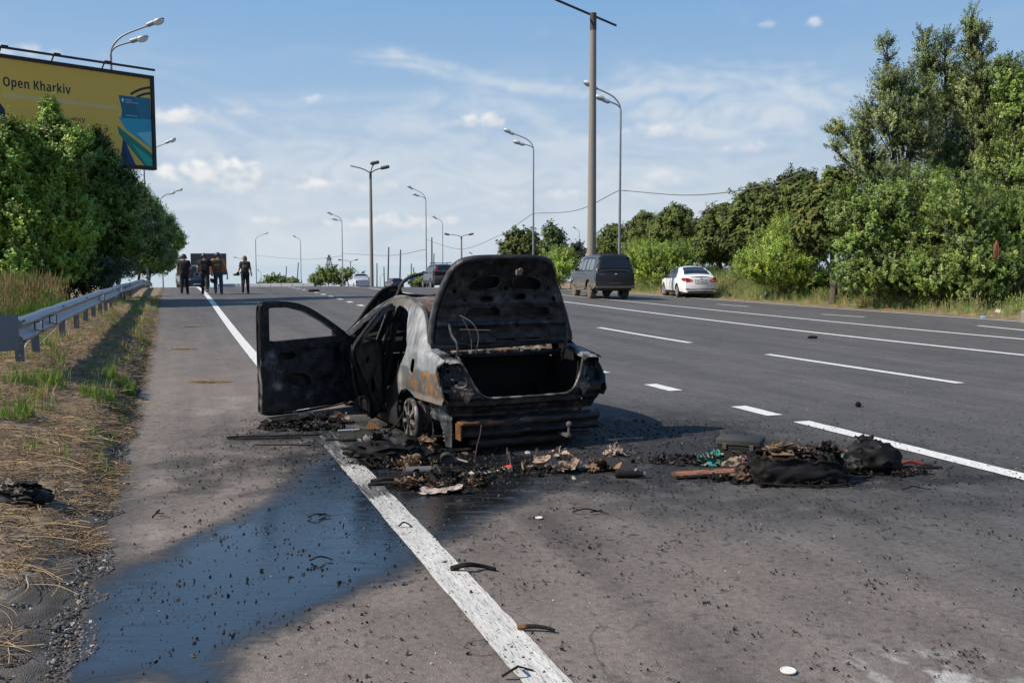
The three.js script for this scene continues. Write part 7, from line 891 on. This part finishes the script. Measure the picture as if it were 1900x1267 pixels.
scrap('charred_heap', 'black charred heap by the rear left wheel', 'debris', 705, 848, [lump(0.5, 0.13, 0.3, 1, 4, 0.4), move(lump(0.25, 0.17, 0.22, 2, 4, 0.45), 0.2, 0, -0.03), sheets(22, 0.5, 0.3, 0.16, 2, 0.13)], soots, charWet);
scrap('torn_cloth', 'pale torn cloth draped on the left of the charred heap', 'cloth', 676, 838, [move(crumpled(0.28, 0.22, 0.1, 3), 0, 0.05, 0, 0.3, 0, 0.45)], ashTone, clothM);
scrap('grey_fabric', 'grey scorched fabric folded over the charred heap', 'cloth', 716, 838, [move(crumpled(0.3, 0.2, 0.09, 7), 0, 0.1, 0, 0.5, 0, -0.55)], twoTone([0.02, 0.02, 0.021], [0.09, 0.086, 0.085]), clothM);
scrap('burnt_cardboard', 'brown burnt cardboard curl below the coil spring', 'cardboard', 797, 828, [sheets(9, 0.2, 0.16, 0.16, 9, 0.15)], cardboard, paperM);
scrap('scorched_papers', 'crumpled scorched papers between the heap and the wheel', 'paper', 752, 838, [sheets(14, 0.24, 0.2, 0.14, 12, 0.12)], ashTone, paperM);
scrap('scorched_ball', 'brown scorched wad left of the bumper bracket', 'debris', 796, 842, [sheets(12, 0.14, 0.12, 0.12, 14, 0.1), lump(0.14, 0.07, 0.12, 14, 3, 0.45)], cardboard, paperM);
scrap('brown_scraps', 'brown paper scraps above the metal can', 'paper', 765, 866, [sheets(16, 0.36, 0.24, 0.07, 15, 0.12)], cardboard, paperM);
{ const c = thing('metal_can', 'dull grey metal can lying on its side in the wet soot', 'can', G(776, 882, 0.034), 0.12); part('can_body', [move(new THREE.CylinderGeometry(0.034, 0.036, 0.2, 20, 1, true), 0, 0, 0, 0, 0, Math.PI / 2)], mat(0.16, 0.145, 0.135, 0.5, { metalness: 0.5 }), c); part('can_end', move(new THREE.CircleGeometry(0.033, 18), 0.095, 0, 0, 0, Math.PI / 2, 0), blackTrim, c); part('can_rim', move(new THREE.TorusGeometry(0.035, 0.004, 6, 20), 0.1, 0, 0, 0, Math.PI / 2, 0), mat(0.14, 0.1, 0.08, 0.5), c); }
{ const c = thing('burnt_speaker', 'round black burnt speaker cone behind the metal can', 'speaker', G(829, 864, 0.03), 0.1); part('cone', move(new THREE.LatheGeometry([[0.0, 0.02], [0.02, 0.02], [0.045, -0.01], [0.055, 0.0], [0.055, 0.03], [0.03, 0.06], [0.02, 0.07]].map((p) => new THREE.Vector2(...p)), 20), 0, 0.02, 0, -1.2, 0.5, 0), mat(0.02, 0.02, 0.02, 0.7), c); part('rod', bar(V(0.0, 0.03, -0.08), V(0.17, 0.0, 0.03), 0.008, 6), mat(0.22, 0.21, 0.2, 0.6), c); }
scrap('curled_sheet', 'pale curled plastic sheet nearest the camera in the wet soot', 'plastic sheet', 815, 915, [gridGeo(20, 14, (u, v) => { const a = lerp(-0.9, 1.9, u); return V(lerp(-0.14, 0.16, u) + 0.02 * n2(u * 3, v * 3), 0.012 + 0.035 * (1 - Math.cos(a * 0.9)) + 0.012 * n2(u * 5, v * 5), lerp(-0.08, 0.09, v) * (1 - 0.4 * u * u)); })], twoTone([0.2, 0.16, 0.14], [0.47, 0.38, 0.33], 9, -0.2), vc(0.5));
scrap('black_plate', 'black warped plate under the pale curled sheet', 'debris', 860, 914, [move(crumpled(0.26, 0.14, 0.06, 18), 0, 0, 0)], soots, charWet);
scrap('brown_crumple', 'crumpled brown wrapping left of the pale curled sheet', 'paper', 772, 905, [sheets(16, 0.24, 0.18, 0.10, 19, 0.11)], cardboard, paperM);
scrap('black_strips', 'black plastic strips at the left of the wet debris', 'debris', 725, 899, [tube([V(-0.15, 0.02, 0), V(0, 0.05, 0.02), V(0.15, 0.02, 0)], 0.018, 6), tube([V(-0.16, 0.01, 0.07), V(0, 0.025, 0.06), V(0.13, 0.01, 0.08)], 0.015, 6), tube([V(-0.05, 0.02, -0.05), V(0.1, 0.05, -0.04)], 0.016, 6, 4)], soots, charWet);
{ const c = thing('drink_carton', 'flattened green and red drink carton', 'carton', G(926, 878, 0.01), 0.3); part('panel', paint(gridGeo(12, 6, (u, v) => V(lerp(-0.1, 0.1, u), 0.012 + 0.03 * u * u + 0.01 * n2(u * 4, v * 4), lerp(-0.04, 0.04, v))), (x, y, z) => (x > 0.05 ? [0.45, 0.06, 0.045] : z > 0.012 ? [0.48, 0.42, 0.30] : [0.16, 0.27, 0.07])), paperM, c); part('edge', paint(gridGeo(12, 2, (u, v) => V(lerp(-0.1, 0.1, u), lerp(0.0, 0.012 + 0.03 * u * u + 0.01 * n2(u * 4, 4), v), 0.04)), () => [0.42, 0.36, 0.27]), paperM, c); }
scrap('white_paper', 'scorched white paper left of the drink carton', 'paper', 885, 881, [crumpled(0.18, 0.1, 0.03, 24)], twoTone([0.2, 0.17, 0.16], [0.55, 0.48, 0.45], 12, -0.2), paperM);
scrap('paper_wad', 'small scorched wad right of the pale curled sheet', 'paper', 884, 902, [sheets(9, 0.13, 0.1, 0.08, 25, 0.08)], cardboard, paperM);
scrap('paper_heap', 'heap of brown scorched papers behind the tow ball', 'paper', 1036, 872, [sheets(34, 0.42, 0.26, 0.15, 26, 0.12)], paperTone, paperM);
scrap('brown_bits', 'brown paper bits right of the scorched paper heap', 'paper', 1108, 875, [sheets(14, 0.32, 0.18, 0.07, 29, 0.09)], cardboard, paperM);
scrap('small_rags', 'small scorched rags at the tip of the car shadow', 'cloth', 1147, 845, [sheets(9, 0.22, 0.12, 0.04, 31, 0.08)], paperTone, paperM);
{ const c = thing('black_bottle', 'black melted bottle lying right of the paper bits', 'bottle', G(1166, 887, 0.028), -0.06); part('bottle_body', paint(move(new THREE.LatheGeometry([[0, -0.1], [0.03, -0.1], [0.036, -0.07], [0.028, -0.03], [0.031, 0.02], [0.025, 0.08], [0.02, 0.1], [0.021, 0.12], [0, 0.12]].map((p) => new THREE.Vector2(...p)), 16), 0, 0, 0, 0, 0, -Math.PI / 2), soots), charWet, c); part('bottle_cap', move(new THREE.CylinderGeometry(0.022, 0.022, 0.02, 14), 0.125, 0, 0, 0, 0, Math.PI / 2), mat(0.08, 0.09, 0.11, 0.5), c); }
scrap('upright_stub', 'short scorched stubs leaning up behind the car', 'debris', 948, 861, [bar(V(-0.03, 0, 0.02), V(-0.01, 0.09, 0), 0.012, 6), bar(V(0.0, 0, 0.04), V(-0.015, 0.1, 0.0), 0.013, 6)], twoTone([0.02, 0.02, 0.02], [0.1, 0.09, 0.08]), charM);
scrap('wood_chip', 'light brown wood chip below the rear door', 'wood', 690, 799, [move(pressed(shapeOf([[-0.07, 0], [0.09, 0.01], [0.03, 0.07], [-0.03, 0.09]]), 0.015, 0.003), 0, 0, 0, -0.4, 0.2, 0)], twoTone([0.2, 0.11, 0.05], [0.36, 0.21, 0.1]), paperM);
scrap('white_rod', 'thin white rod on the wet ground by the rear door', 'rod', 650, 801, [bar(V(-0.12, 0.01, 0.02), V(0.08, 0.012, -0.03), 0.010, 6)], () => [0.4, 0.42, 0.45], paperM);
scrap('rubber_hose', 'black rubber hose running out from the rear wheel', 'hose', 690, 815, [tube([V(-0.42, 0.012, 0.10), V(-0.2, 0.012, 0.12), V(0.05, 0.02, 0.02), V(0.2, 0.10, -0.12), V(0.28, 0.22, -0.2)], 0.012, 6, 30)], soots, charWet);
scrap('underdoor_heap', 'charred heap with pale wrapping under the open front door', 'debris', 590, 786, [sheets(26, 0.55, 0.26, 0.08, 33, 0.13), move(lump(0.2, 0.09, 0.16, 35, 4, 0.45), -0.1, 0, 0), move(sheets(6, 0.14, 0.12, 0.12, 34, 0.14), 0.22, 0.01, 0)], (x, y, z) => (x > 0.13 ? paperTone(x, y, z) : soots(x, y, z)), charM);
scrap('underdoor_lump', 'black charred lump under the latch side of the open door', 'debris', 527, 788, [lump(0.2, 0.07, 0.16, 36, 4, 0.5), sheets(20, 0.5, 0.22, 0.05, 37, 0.1)], soots, charM);
{ const r = rng(8), gl = []; for (let i = 0; i < 18; i++) gl.push(move(new THREE.BoxGeometry(0.012 + r() * 0.02, 0.006, 0.012 + r() * 0.02), (r() - 0.5) * 0.28, 0.004 + r() * 0.012, (r() - 0.5) * 0.16, r(), r() * 6, r())); const c = solo('broken_glass', gl, phys(0.12, 0.17, 0.16, 0.15, { transmission: 0.7 }), 'broken greenish window glass under the open front door', 'glass', G(507, 792), 0); c.userData.kind = 'stuff'; }
scrap('weatherstrip', 'long black rubber seal left of the broken glass, looped on the asphalt', 'rubber seal', 505, 812, [tube([V(0.45, 0.012, -0.08), V(0.1, 0.012, -0.02), V(-0.25, 0.012, 0.02), V(-0.42, 0.014, 0.08), V(-0.3, 0.012, 0.13), V(-0.02, 0.012, 0.12), V(0.3, 0.012, 0.10)], 0.009, 5, 50)], soots, charM);
scrap('burnt_lath', 'thin burnt lath lying below the rubber seal', 'lath', 520, 826, [bar(V(-0.25, 0.008, 0), V(0.28, 0.008, 0.02), 0.009, 5)], twoTone([0.02, 0.018, 0.015], [0.16, 0.12, 0.09]), charM);

// the belongings to the right
{ const c = thing('black_case', 'sooty black case with two latches behind the open suitcase', 'case', G(1374, 858), -0.42); part('case_body', paint(move(new RoundedBoxGeometry(0.36, 0.15, 0.24, 3, 0.012), 0, 0.077, 0), twoTone([0.014, 0.014, 0.014], [0.05, 0.045, 0.04], 6)), vc(0.55), c); part('case_lid', paint(move(new RoundedBoxGeometry(0.37, 0.055, 0.25, 3, 0.012), 0, 0.183, 0), twoTone([0.02, 0.02, 0.021], [0.075, 0.07, 0.065], 6)), vc(0.55), c); for (const x of [-0.11, 0.11]) part('latch', rbox(0.035, 0.05, 0.012, 0.004, x, 0.148, 0.126), mat(0.1, 0.085, 0.06, 0.5, { metalness: 0.4 }), c); part('case_handle', tube([V(-0.05, 0.11, 0.12), V(-0.045, 0.115, 0.145), V(0.045, 0.115, 0.145), V(0.05, 0.11, 0.12)], 0.006, 5), blackTrim, c); }
{ const c = thing('burnt_suitcase', 'open burnt black suitcase full of charred things', 'suitcase', G(1482, 893), 0.06); const o = smoothLoop([[-0.32, -0.10], [-0.37, 0.0], [-0.35, 0.11], [-0.28, 0.165], [-0.1, 0.18], [0.15, 0.175], [0.31, 0.14], [0.36, 0.02], [0.31, -0.12], [0.1, -0.17], [-0.15, -0.16]], 5);
  const loop = [...o, o[0]], N = loop.length - 1, rimY = (i) => { const a = (i % N) / N * 6.283; return 0.175 + 0.03 * Math.sin(a + 0.6) + 0.028 * n2(Math.cos(a) * 2.2, Math.sin(a) * 2.2) + 0.014 * n2(Math.cos(a) * 7, Math.sin(a) * 7); };
  const wall = gridGeo(N, 12, (u, v, i) => { const [x, z] = loop[i], a = (i % N) / N * 6.283, sag = 0.035 * n3(Math.cos(a) * 2.5, Math.sin(a) * 2.5, v * 2.6) + 0.016 * n3(Math.cos(a) * 7, Math.sin(a) * 7, v * 6), k = 1 + 0.10 * Math.sin(v * 2.6) - 0.1 * v + sag * 2.4; return V(x * k, v * rimY(i) + sag * 0.4 * v, z * k - 0.02); }); part('shell', paint(wall, twoTone([0.005, 0.005, 0.005], [0.02, 0.018, 0.018], 9)), vc(0.7), c);
  part('rim', paint(tube(loop.map(([x, z], i) => V(x * 0.985, rimY(i) + 0.004, z * 0.985 - 0.02)), 0.009, 6, 110), soots), charM, c);
  const fill = gridGeo(40, 28, (u, v) => { const x = lerp(-0.35, 0.35, u), z = lerp(-0.18, 0.17, v), e = (x / 0.345) ** 2 + (z / 0.165) ** 2; return V(x, e > 1 ? 0.07 : 0.165 + 0.035 * (1 - e) + 0.10 * (fbm(x * 8, z * 9, 4) + 0.35 * n2(x * 26, z * 26) * 0.5), z - 0.02); }); part('charred_contents', paint(fill, (x, y, z) => { const k = fbm3(x * 14, y * 14, z * 14, 3); return mix3(soots(x, y, z), x < -0.02 ? [0.22, 0.15, 0.09] : [0.10, 0.04, 0.035], sstep(0.25, 0.45, k) * 0.8); }), charM, c);
  part('charred_book', paint(merge([rbox(0.15, 0.022, 0.10, 0.003, -0.09, 0.255, -0.05, 0.1, 0.3, 0.1), rbox(0.13, 0.010, 0.09, 0.003, -0.10, 0.275, -0.05, 0.05, 0.5, 0.06), rbox(0.17, 0.010, 0.07, 0.003, -0.15, 0.225, 0.05, 0.15, -0.2, 0.05), move(sheets(14, 0.3, 0.14, 0.05, 90, 0.07), -0.1, 0.22, 0)]), cardboard), paperM, c); part('burnt_rags', paint(move(sheets(26, 0.5, 0.2, 0.06, 91, 0.09), 0.1, 0.2, -0.01), twoTone([0.01, 0.01, 0.01], [0.07, 0.045, 0.04], 12)), charM, c);
  part('lid_edge', paint(merge([tube([V(-0.38, 0.02, 0.12), V(-0.1, 0.014, 0.21), V(0.2, 0.012, 0.22), V(0.42, 0.02, 0.13)], 0.010, 5, 30), sheets(16, 0.7, 0.1, 0.03, 92, 0.07).translate(0, 0, 0.16)]), soots), charM, c); }
{ const c = thing('wooden_board', 'reddish-brown wooden board lying left of the suitcase', 'board', G(1325, 884), 0.13); part('plank', paint(move(new THREE.BoxGeometry(0.66, 0.018, 0.15, 60, 1, 14), 0, 0.03, 0, 0.0, 0, 0.035), (x, y, z) => { const k = fbm(x * 3, z * 40, 3), e = sstep(0.05, 0.075, Math.abs(z) + 0.02 * n2(x * 9, 2)) + sstep(0.28, 0.33, Math.abs(x)); return mix3(mix3([0.33, 0.155, 0.085], [0.21, 0.09, 0.05], clamp(0.5 + k)), [0.03, 0.02, 0.018], clamp(e * 0.6 + sstep(0.2, 0.4, fbm(x * 6, z * 20, 3)))); }), paperM, c); part('edge', box(0.66, 0.008, 0.004, 0, 0.024, 0.077, 0, 0, 0.035), blackTrim, c); }
scrap('scorched_booklet', 'scorched booklet lying on the wooden board', 'booklet', 1362, 872, [move(crumpled(0.3, 0.15, 0.06, 50, 20, 6), 0, 0.045, 0, 0, 0.3, 0.12), move(crumpled(0.2, 0.1, 0.05, 51, 16, 6), 0.06, 0.07, -0.03, 0.1, 0, 0.1)], (x, y, z) => { const k = n3(x * 14, y * 14, z * 14); return x > 0.06 && k > 0 ? [0.38, 0.14, 0.22] : mix3([0.05, 0.04, 0.03], [0.36, 0.30, 0.21], sstep(-0.3, 0.3, k)); }, paperM);
scrap('charred_cloth', 'charred brown cloth knot hanging off the board beside the suitcase', 'cloth', 1378, 892, [lump(0.16, 0.07, 0.12, 52, 4, 0.5), sheets(16, 0.2, 0.14, 0.10, 53, 0.09)], twoTone([0.012, 0.010, 0.009], [0.14, 0.09, 0.06], 10), charM);
scrap('teal_cloth', 'teal and cream cloth bundle left of the black case', 'cloth', 1324, 862, [sheets(26, 0.2, 0.14, 0.12, 54, 0.1), move(crumpled(0.2, 0.16, 0.09, 55, 16, 3), -0.03, 0, 0.02)], (x, y, z) => { const k = fbm3(x * 9 + 3, y * 9, z * 9, 3); return k > 0.05 ? [0.035, 0.22, 0.19] : k > -0.18 ? [0.28, 0.26, 0.19] : [0.02, 0.025, 0.02]; }, clothM);
scrap('striped_rag', 'dark rag with teal and red stripes behind the suitcase', 'cloth', 1558, 862, [move(crumpled(0.34, 0.22, 0.13, 57, 22, 7), 0, 0.01, 0), move(lump(0.24, 0.11, 0.18, 58), 0.02, 0, 0)], (x, y, z) => { const k = Math.sin((x + z) * 60 + 4 * n3(x * 6, y * 6, z * 6)), m = n3(x * 8, y * 8, z * 8); return m < -0.1 ? [0.015, 0.014, 0.014] : k > 0.5 ? [0.03, 0.18, 0.15] : k < -0.75 ? [0.25, 0.03, 0.02] : [0.02, 0.02, 0.02]; }, clothM);
{ const c = thing('burnt_backpack', 'lumpy burnt black backpack right of the suitcase', 'backpack', G(1620, 876), -0.25); part('bag', paint(merge([lump(0.36, 0.24, 0.24, 60, 4, 0.32), move(lump(0.2, 0.16, 0.2, 61, 4, 0.3), -0.06, 0.09, -0.03), move(lump(0.16, 0.13, 0.16, 62, 4, 0.3), -0.13, 0, 0.07)]), (x, y, z) => { const k = fbm3(x * 12, y * 12, z * 12, 3); return mix3([0.005, 0.005, 0.005], x < -0.03 ? [0.06, 0.055, 0.055] : [0.014, 0.014, 0.014], sstep(0.24, 0.42, k)); }), charWet, c); part('flap', paint(move(crumpled(0.26, 0.2, 0.1, 63, 18, 5), -0.02, 0.2, -0.02, 0.3, 0, -0.4), soots), charM, c); part('patch', rbox(0.04, 0.012, 0.03, 0.004, -0.07, 0.19, 0.06, 0.6, 0, 0.4), mat(0.35, 0.24, 0.16, 0.8), c); }
scrap('red_strap', 'red and black straps trailing right of the backpack', 'strap', 1690, 868, [tube([V(-0.1, 0.03, 0.02), V(0, 0.05, 0), V(0.12, 0.02, 0.01), V(0.18, 0.01, -0.01)], 0.014, 6), tube([V(-0.08, 0.015, 0.06), V(0.05, 0.015, 0.06), V(0.24, 0.008, 0.04)], 0.011, 6)], (x, y, z) => (z < 0.03 && x < 0.1 ? [0.22, 0.035, 0.022] : [0.02, 0.015, 0.014]), charM);
// the bag on the left bank
{ const c = thing('burnt_bag', 'burnt dark bag with striped cloth on the left bank', 'bag', G(34, 934, -0.01), 0.1); c.scale.set(0.82, 0.68, 0.75); part('bag', paint(merge([lump(0.42, 0.17, 0.22, 70, 5, 0.3), move(lump(0.24, 0.15, 0.19, 71, 5, 0.16), 0.13, 0, 0.0), move(sheets(10, 0.4, 0.2, 0.05, 74, 0.12), 0, 0.13, 0.02)]), twoTone([0.006, 0.006, 0.006], [0.02, 0.02, 0.022], 5)), vc(0.6), c); part('striped_cloth', paint(merge([move(crumpled(0.28, 0.2, 0.09, 72, 20, 5), -0.15, 0.17, 0.0, 0.35, 0, 0.12), move(crumpled(0.2, 0.12, 0.06, 73, 16, 5), 0.03, 0.15, 0.07, 0.7, 0, -0.1)]), (x, y, z) => (Math.sin(z * 120 + x * 30) > 0.1 ? [0.36, 0.29, 0.24] : [0.05, 0.04, 0.035])), clothM, c); part('strap', paint(tube([V(-0.02, 0.15, 0.03), V(0.03, 0.2, 0.0), V(0.06, 0.14, -0.04)], 0.02, 6), twoTone([0.03, 0.015, 0.01], [0.10, 0.05, 0.03])), charM, c); }
for (const [px, py, w, dd, n, sz, label] of [[735, 862, 0.75, 0.4, 90, 0.06, 'ragged charred scraps trodden into the soot beside the rear wheel'], [820, 893, 0.8, 0.34, 80, 0.055, 'ragged charred scraps in the wet soot among the papers'], [560, 796, 0.9, 0.3, 80, 0.06, 'ragged charred scraps strewn under the open front door'], [1440, 892, 1.1, 0.3, 90, 0.05, 'ragged charred scraps along the front of the suitcase'], [1262, 858, 0.5, 0.3, 60, 0.05, 'ragged charred scraps at the left end of the board'], [1640, 880, 0.7, 0.2, 50, 0.05, 'ragged charred scraps round the backpack'], [940, 880, 0.9, 0.3, 60, 0.045, 'ragged charred scraps between carton and paper heap']]) { const o = scrap('charred_scraps', label, 'debris', px, py, [sheets(n, w, dd, 0.05, px * 3, sz)], (x, y, z) => { const k = n3(x * 23, y * 23, z * 23); return k > 0.62 ? [0.16, 0.11, 0.075] : soots(x, y, z); }, charWet); o.userData.kind = 'stuff'; }
// single pieces on the asphalt
for (const [px, py, l, turn, bend, label] of [[878, 1060, 0.24, 0.05, 0.02, 'thick charred stick beside the white line'], [995, 1172, 0.17, -0.1, 0.0, 'charred stick with bare reddish end right of the white line'], [1096, 955, 0.24, -0.15, 0.02, 'forked black twig right of the puddle'], [592, 962, 0.15, 0.3, 0.01, 'black twig lying at the top of the puddle'], [597, 1043, 0.12, 0.1, 0.012, 'charred shard in the middle of the puddle'], [292, 960, 0.10, 1.2, 0.03, 'small curled twig above the puddle'], [1700, 912, 0.22, 0.1, 0.02, 'charred strip lying right below the backpack'], [752, 980, 0.08, 0.1, 0.02, 'charred splinter across the white line'], [960, 1255, 0.14, 0.5, 0.03, 'burnt twig over the white line at the bottom edge']]) {
  scrap('charred_stick', label, 'stick', px, py, [tube([V(-l / 2, 0.012, 0), V(-l * 0.15, 0.02 + bend, bend), V(l * 0.2, 0.018, -bend), V(l / 2, 0.01, 0.01)], px === 878 ? 0.016 : px === 995 ? 0.012 : 0.006, 6, 20, 0.6), ...(px === 1096 || px === 592 ? [tube([V(0, 0.015, 0), V(l * 0.3, 0.014, -0.05)], 0.005, 5, 4)] : [])], px === 995 ? (x) => (x < -0.045 ? [0.2, 0.085, 0.04] : [0.02, 0.018, 0.016]) : soots, charM, turn);
}
for (const [px, py, r, label] of [[1463, 1248, 0.03, 'round white lid lying at the bottom right'], [1000, 963, 0.022, 'small white lid lying right of the wet soot']]) { const c = thing('plastic_lid', label, 'lid', G(px, py)); part('disc', cyl(r, r, 0.006, 24, 0, 0.004, 0), mat(0.66, 0.63, 0.58, 0.6), c); part('rim', move(new THREE.TorusGeometry(r, 0.003, 6, 24), 0, 0.006, 0, Math.PI / 2), mat(0.6, 0.57, 0.52, 0.6), c); }
scrap('dark_rag', 'dark rag lying on the road below the crest', 'rag', 582, 541.5, [lump(0.5, 0.12, 0.3, 80, 3)], soots, charM);
scrap('dark_stone', 'dark stone on the middle lanes', 'stone', 1508, 628, [lump(0.2, 0.06, 0.12, 81, 3)], soots, charM); scrap('charred_nub', 'charred nub above the pale scuff on the lanes', 'debris', 1593, 755, [lump(0.06, 0.05, 0.05, 82, 3, 0.4)], soots, charM);
scrap('white_litter', 'white plastic bag in the grass right of the white car', 'litter', 1421, 552, [crumpled(0.5, 0.4, 0.3, 83)], () => [0.6, 0.6, 0.62], clothM); scrap('blue_litter', 'pale blue plastic litter at the foot of the right shrub', 'litter', 1826, 590, [crumpled(0.2, 0.14, 0.1, 84)], () => [0.22, 0.32, 0.45], clothM); scrap('pale_litter', 'pale litter beside the blue plastic under the right shrub', 'litter', 1856, 581, [crumpled(0.4, 0.3, 0.15, 85)], () => [0.5, 0.47, 0.42], clothM);
{ const p = G(1899, 600), c = solo('concrete_block', [rbox(0.3, 0.38, 0.3, 0.05, 0.14, 0.17, 0)], concrete, 'weathered concrete block at the right picture edge', 'block', p); }
// straw clumps on the shoulder
for (const [px, py, w, d, label] of [[388, 709, 0.5, 0.14, 'flat clump of straw on the shoulder nearest the car door'], [340, 648, 0.45, 0.16, 'flat clump of straw on the shoulder, middle one'], [353, 606, 0.4, 0.2, 'small clump of straw on the shoulder, farthest one']]) { const r = rng(px), list = [], cols = []; for (let i = 0; i < 90; i++) { const a = r() * 6.28, q = Math.sqrt(r()); list.push(xf(Math.cos(a) * q * w / 2, 0.004 + r() * 0.012, Math.sin(a) * q * d / 2, (r() - 0.5) * 0.3, r() * 0.9, (r() - 0.5) * 0.3, 0.35 + 0.4 * r())); const k = 0.6 + 0.6 * r(); cols.push(new THREE.Color().setRGB(0.40 * k, 0.28 * k, 0.14 * k)); } const s = scatter(numbered('straw_clump'), strawGeo, mat(1, 1, 1, 0.9), list, scene, cols); s.position.copy(G(px, py)); tag(s, label, 'straw', null, 'stuff'); }
// crumbs of char everywhere near the wreck, pale grit among them
const crumb = (() => { const g = new THREE.IcosahedronGeometry(1, 1), p = g.attributes.position; for (let i = 0; i < p.count; i++) { const k = 0.75 + 0.5 * n3(p.getX(i) * 1.7 + 4, p.getY(i) * 1.7, p.getZ(i) * 1.7); p.setXYZ(i, p.getX(i) * k, p.getY(i) * k * 0.55, p.getZ(i) * k); } return toCreasedNormals(g, 0.3); })();
{
  const r = rng(91), list = [], cols = [], spots = []; for (let i = 0; i < 170; i++) spots.push([150 + r() * 1750, 830 + Math.pow(r(), 0.8) * 437, 0.03 + r() * 0.11]);
  const put = (x, z, k) => { if (toT(x, z) < -0.4) return; list.push(xf(x, ground(x, z) + 0.006 + k * 0.25, z, r() * 6, r() * 6, r() * 6, k * (0.8 + r()), k * 0.8, k * (0.7 + 0.6 * r()))); const c = 0.5 + r(); cols.push(new THREE.Color().setRGB(0.017 * c, 0.016 * c, 0.0155 * c)); };
  for (const [px, py, rad] of spots) { const p = onGround(px, py), n = 6 + Math.floor(r() * 26), ax = r() * 3.14; for (let i = 0; i < n; i++) { const a = r() * 6.28, q = Math.pow(r(), 0.7) * rad * 1.5, dx = Math.cos(a) * q * 1.6, dz = Math.sin(a) * q * 0.6; put(p.x + dx * Math.cos(ax) - dz * Math.sin(ax), p.z + dx * Math.sin(ax) + dz * Math.cos(ax), 0.0015 + 0.0065 * Math.pow(r(), 3.4)); } }
  for (let i = 0; i < 34000; i++) { const x = -3 + r() * 8.5, z = -3.2 - Math.pow(r(), 0.8) * 6.5; const so = soot(x, z) + 0.12 + 0.1 * n2(x, z) - (x < -1.2 && z > -6 ? 0.05 : 0); if (r() > so * 1.4) continue; put(x, z, 0.0014 + (0.005 + 0.006 * clamp(so)) * Math.pow(r(), 3)); }
  for (let i = 0; i < 600; i++) { const p = onGround(300 + r() * 600, 880 + r() * 330); if (n2(p.x * 2, p.z * 3) < -0.2) continue; put(p.x + (r() - 0.5) * 0.2, p.z + (r() - 0.5) * 0.2, 0.002 + 0.010 * Math.pow(r(), 3)); }
  for (let i = 0; i < 420; i++) { const s = 2 + r() * 5, t = 1.344 + (r() - 0.5) * 0.25; put(roadX(s, t), roadZ(s, t), 0.0016 + 0.006 * Math.pow(r(), 3)); }
  tag(scatter('charred_crumbs', crumb, mat(1, 1, 1, 0.6), list, scene, cols), 'crumbs of char scattered over the asphalt round the wreck', 'debris', null, 'stuff');
  const l2 = [], c2 = []; for (let i = 0; i < 1500; i++) { const x = -3 + r() * 9, z = -3 - r() * 9; if (toT(x, z) < -0.3) continue; const k = 0.0018 + 0.0035 * Math.pow(r(), 3); l2.push(xf(x, ground(x, z) + 0.006, z, r() * 6, r() * 6, r() * 6, k)); const c = 0.4 + 0.6 * r(); c2.push(new THREE.Color().setRGB(0.6 * c, 0.57 * c, 0.53 * c)); } tag(scatter('pale_grit', crumb, mat(1, 1, 1, 0.8), l2, scene, c2), 'pale grit and glass crumbs scattered over the asphalt', 'grit', null, 'stuff');
  const l3 = [], c3 = []; for (let i = 0; i < 60; i++) { const a = r() * 6.28, q = Math.sqrt(r()), x = -0.2 + q * Math.cos(a) * 1.6, z = -7.5 + q * Math.sin(a) * 0.7; l3.push(xf(x, ground(x, z) + 0.01, z, r(), r() * 6, r(), 0.03 + r() * 0.05, 0.01 + r() * 0.012, 0.008 + r() * 0.02)); const k = r(); c3.push(new THREE.Color().setRGB(...(k > 0.8 ? [0.2, 0.12, 0.07] : k > 0.7 ? [0.3, 0.28, 0.27] : [0.015, 0.014, 0.013]))); } tag(scatter('burnt_fragments', crumb, mat(1, 1, 1, 0.6), l3, scene, c3), 'small burnt fragments in the soot right behind the wreck', 'debris', null, 'stuff');
}

renderer.render(scene, camera);
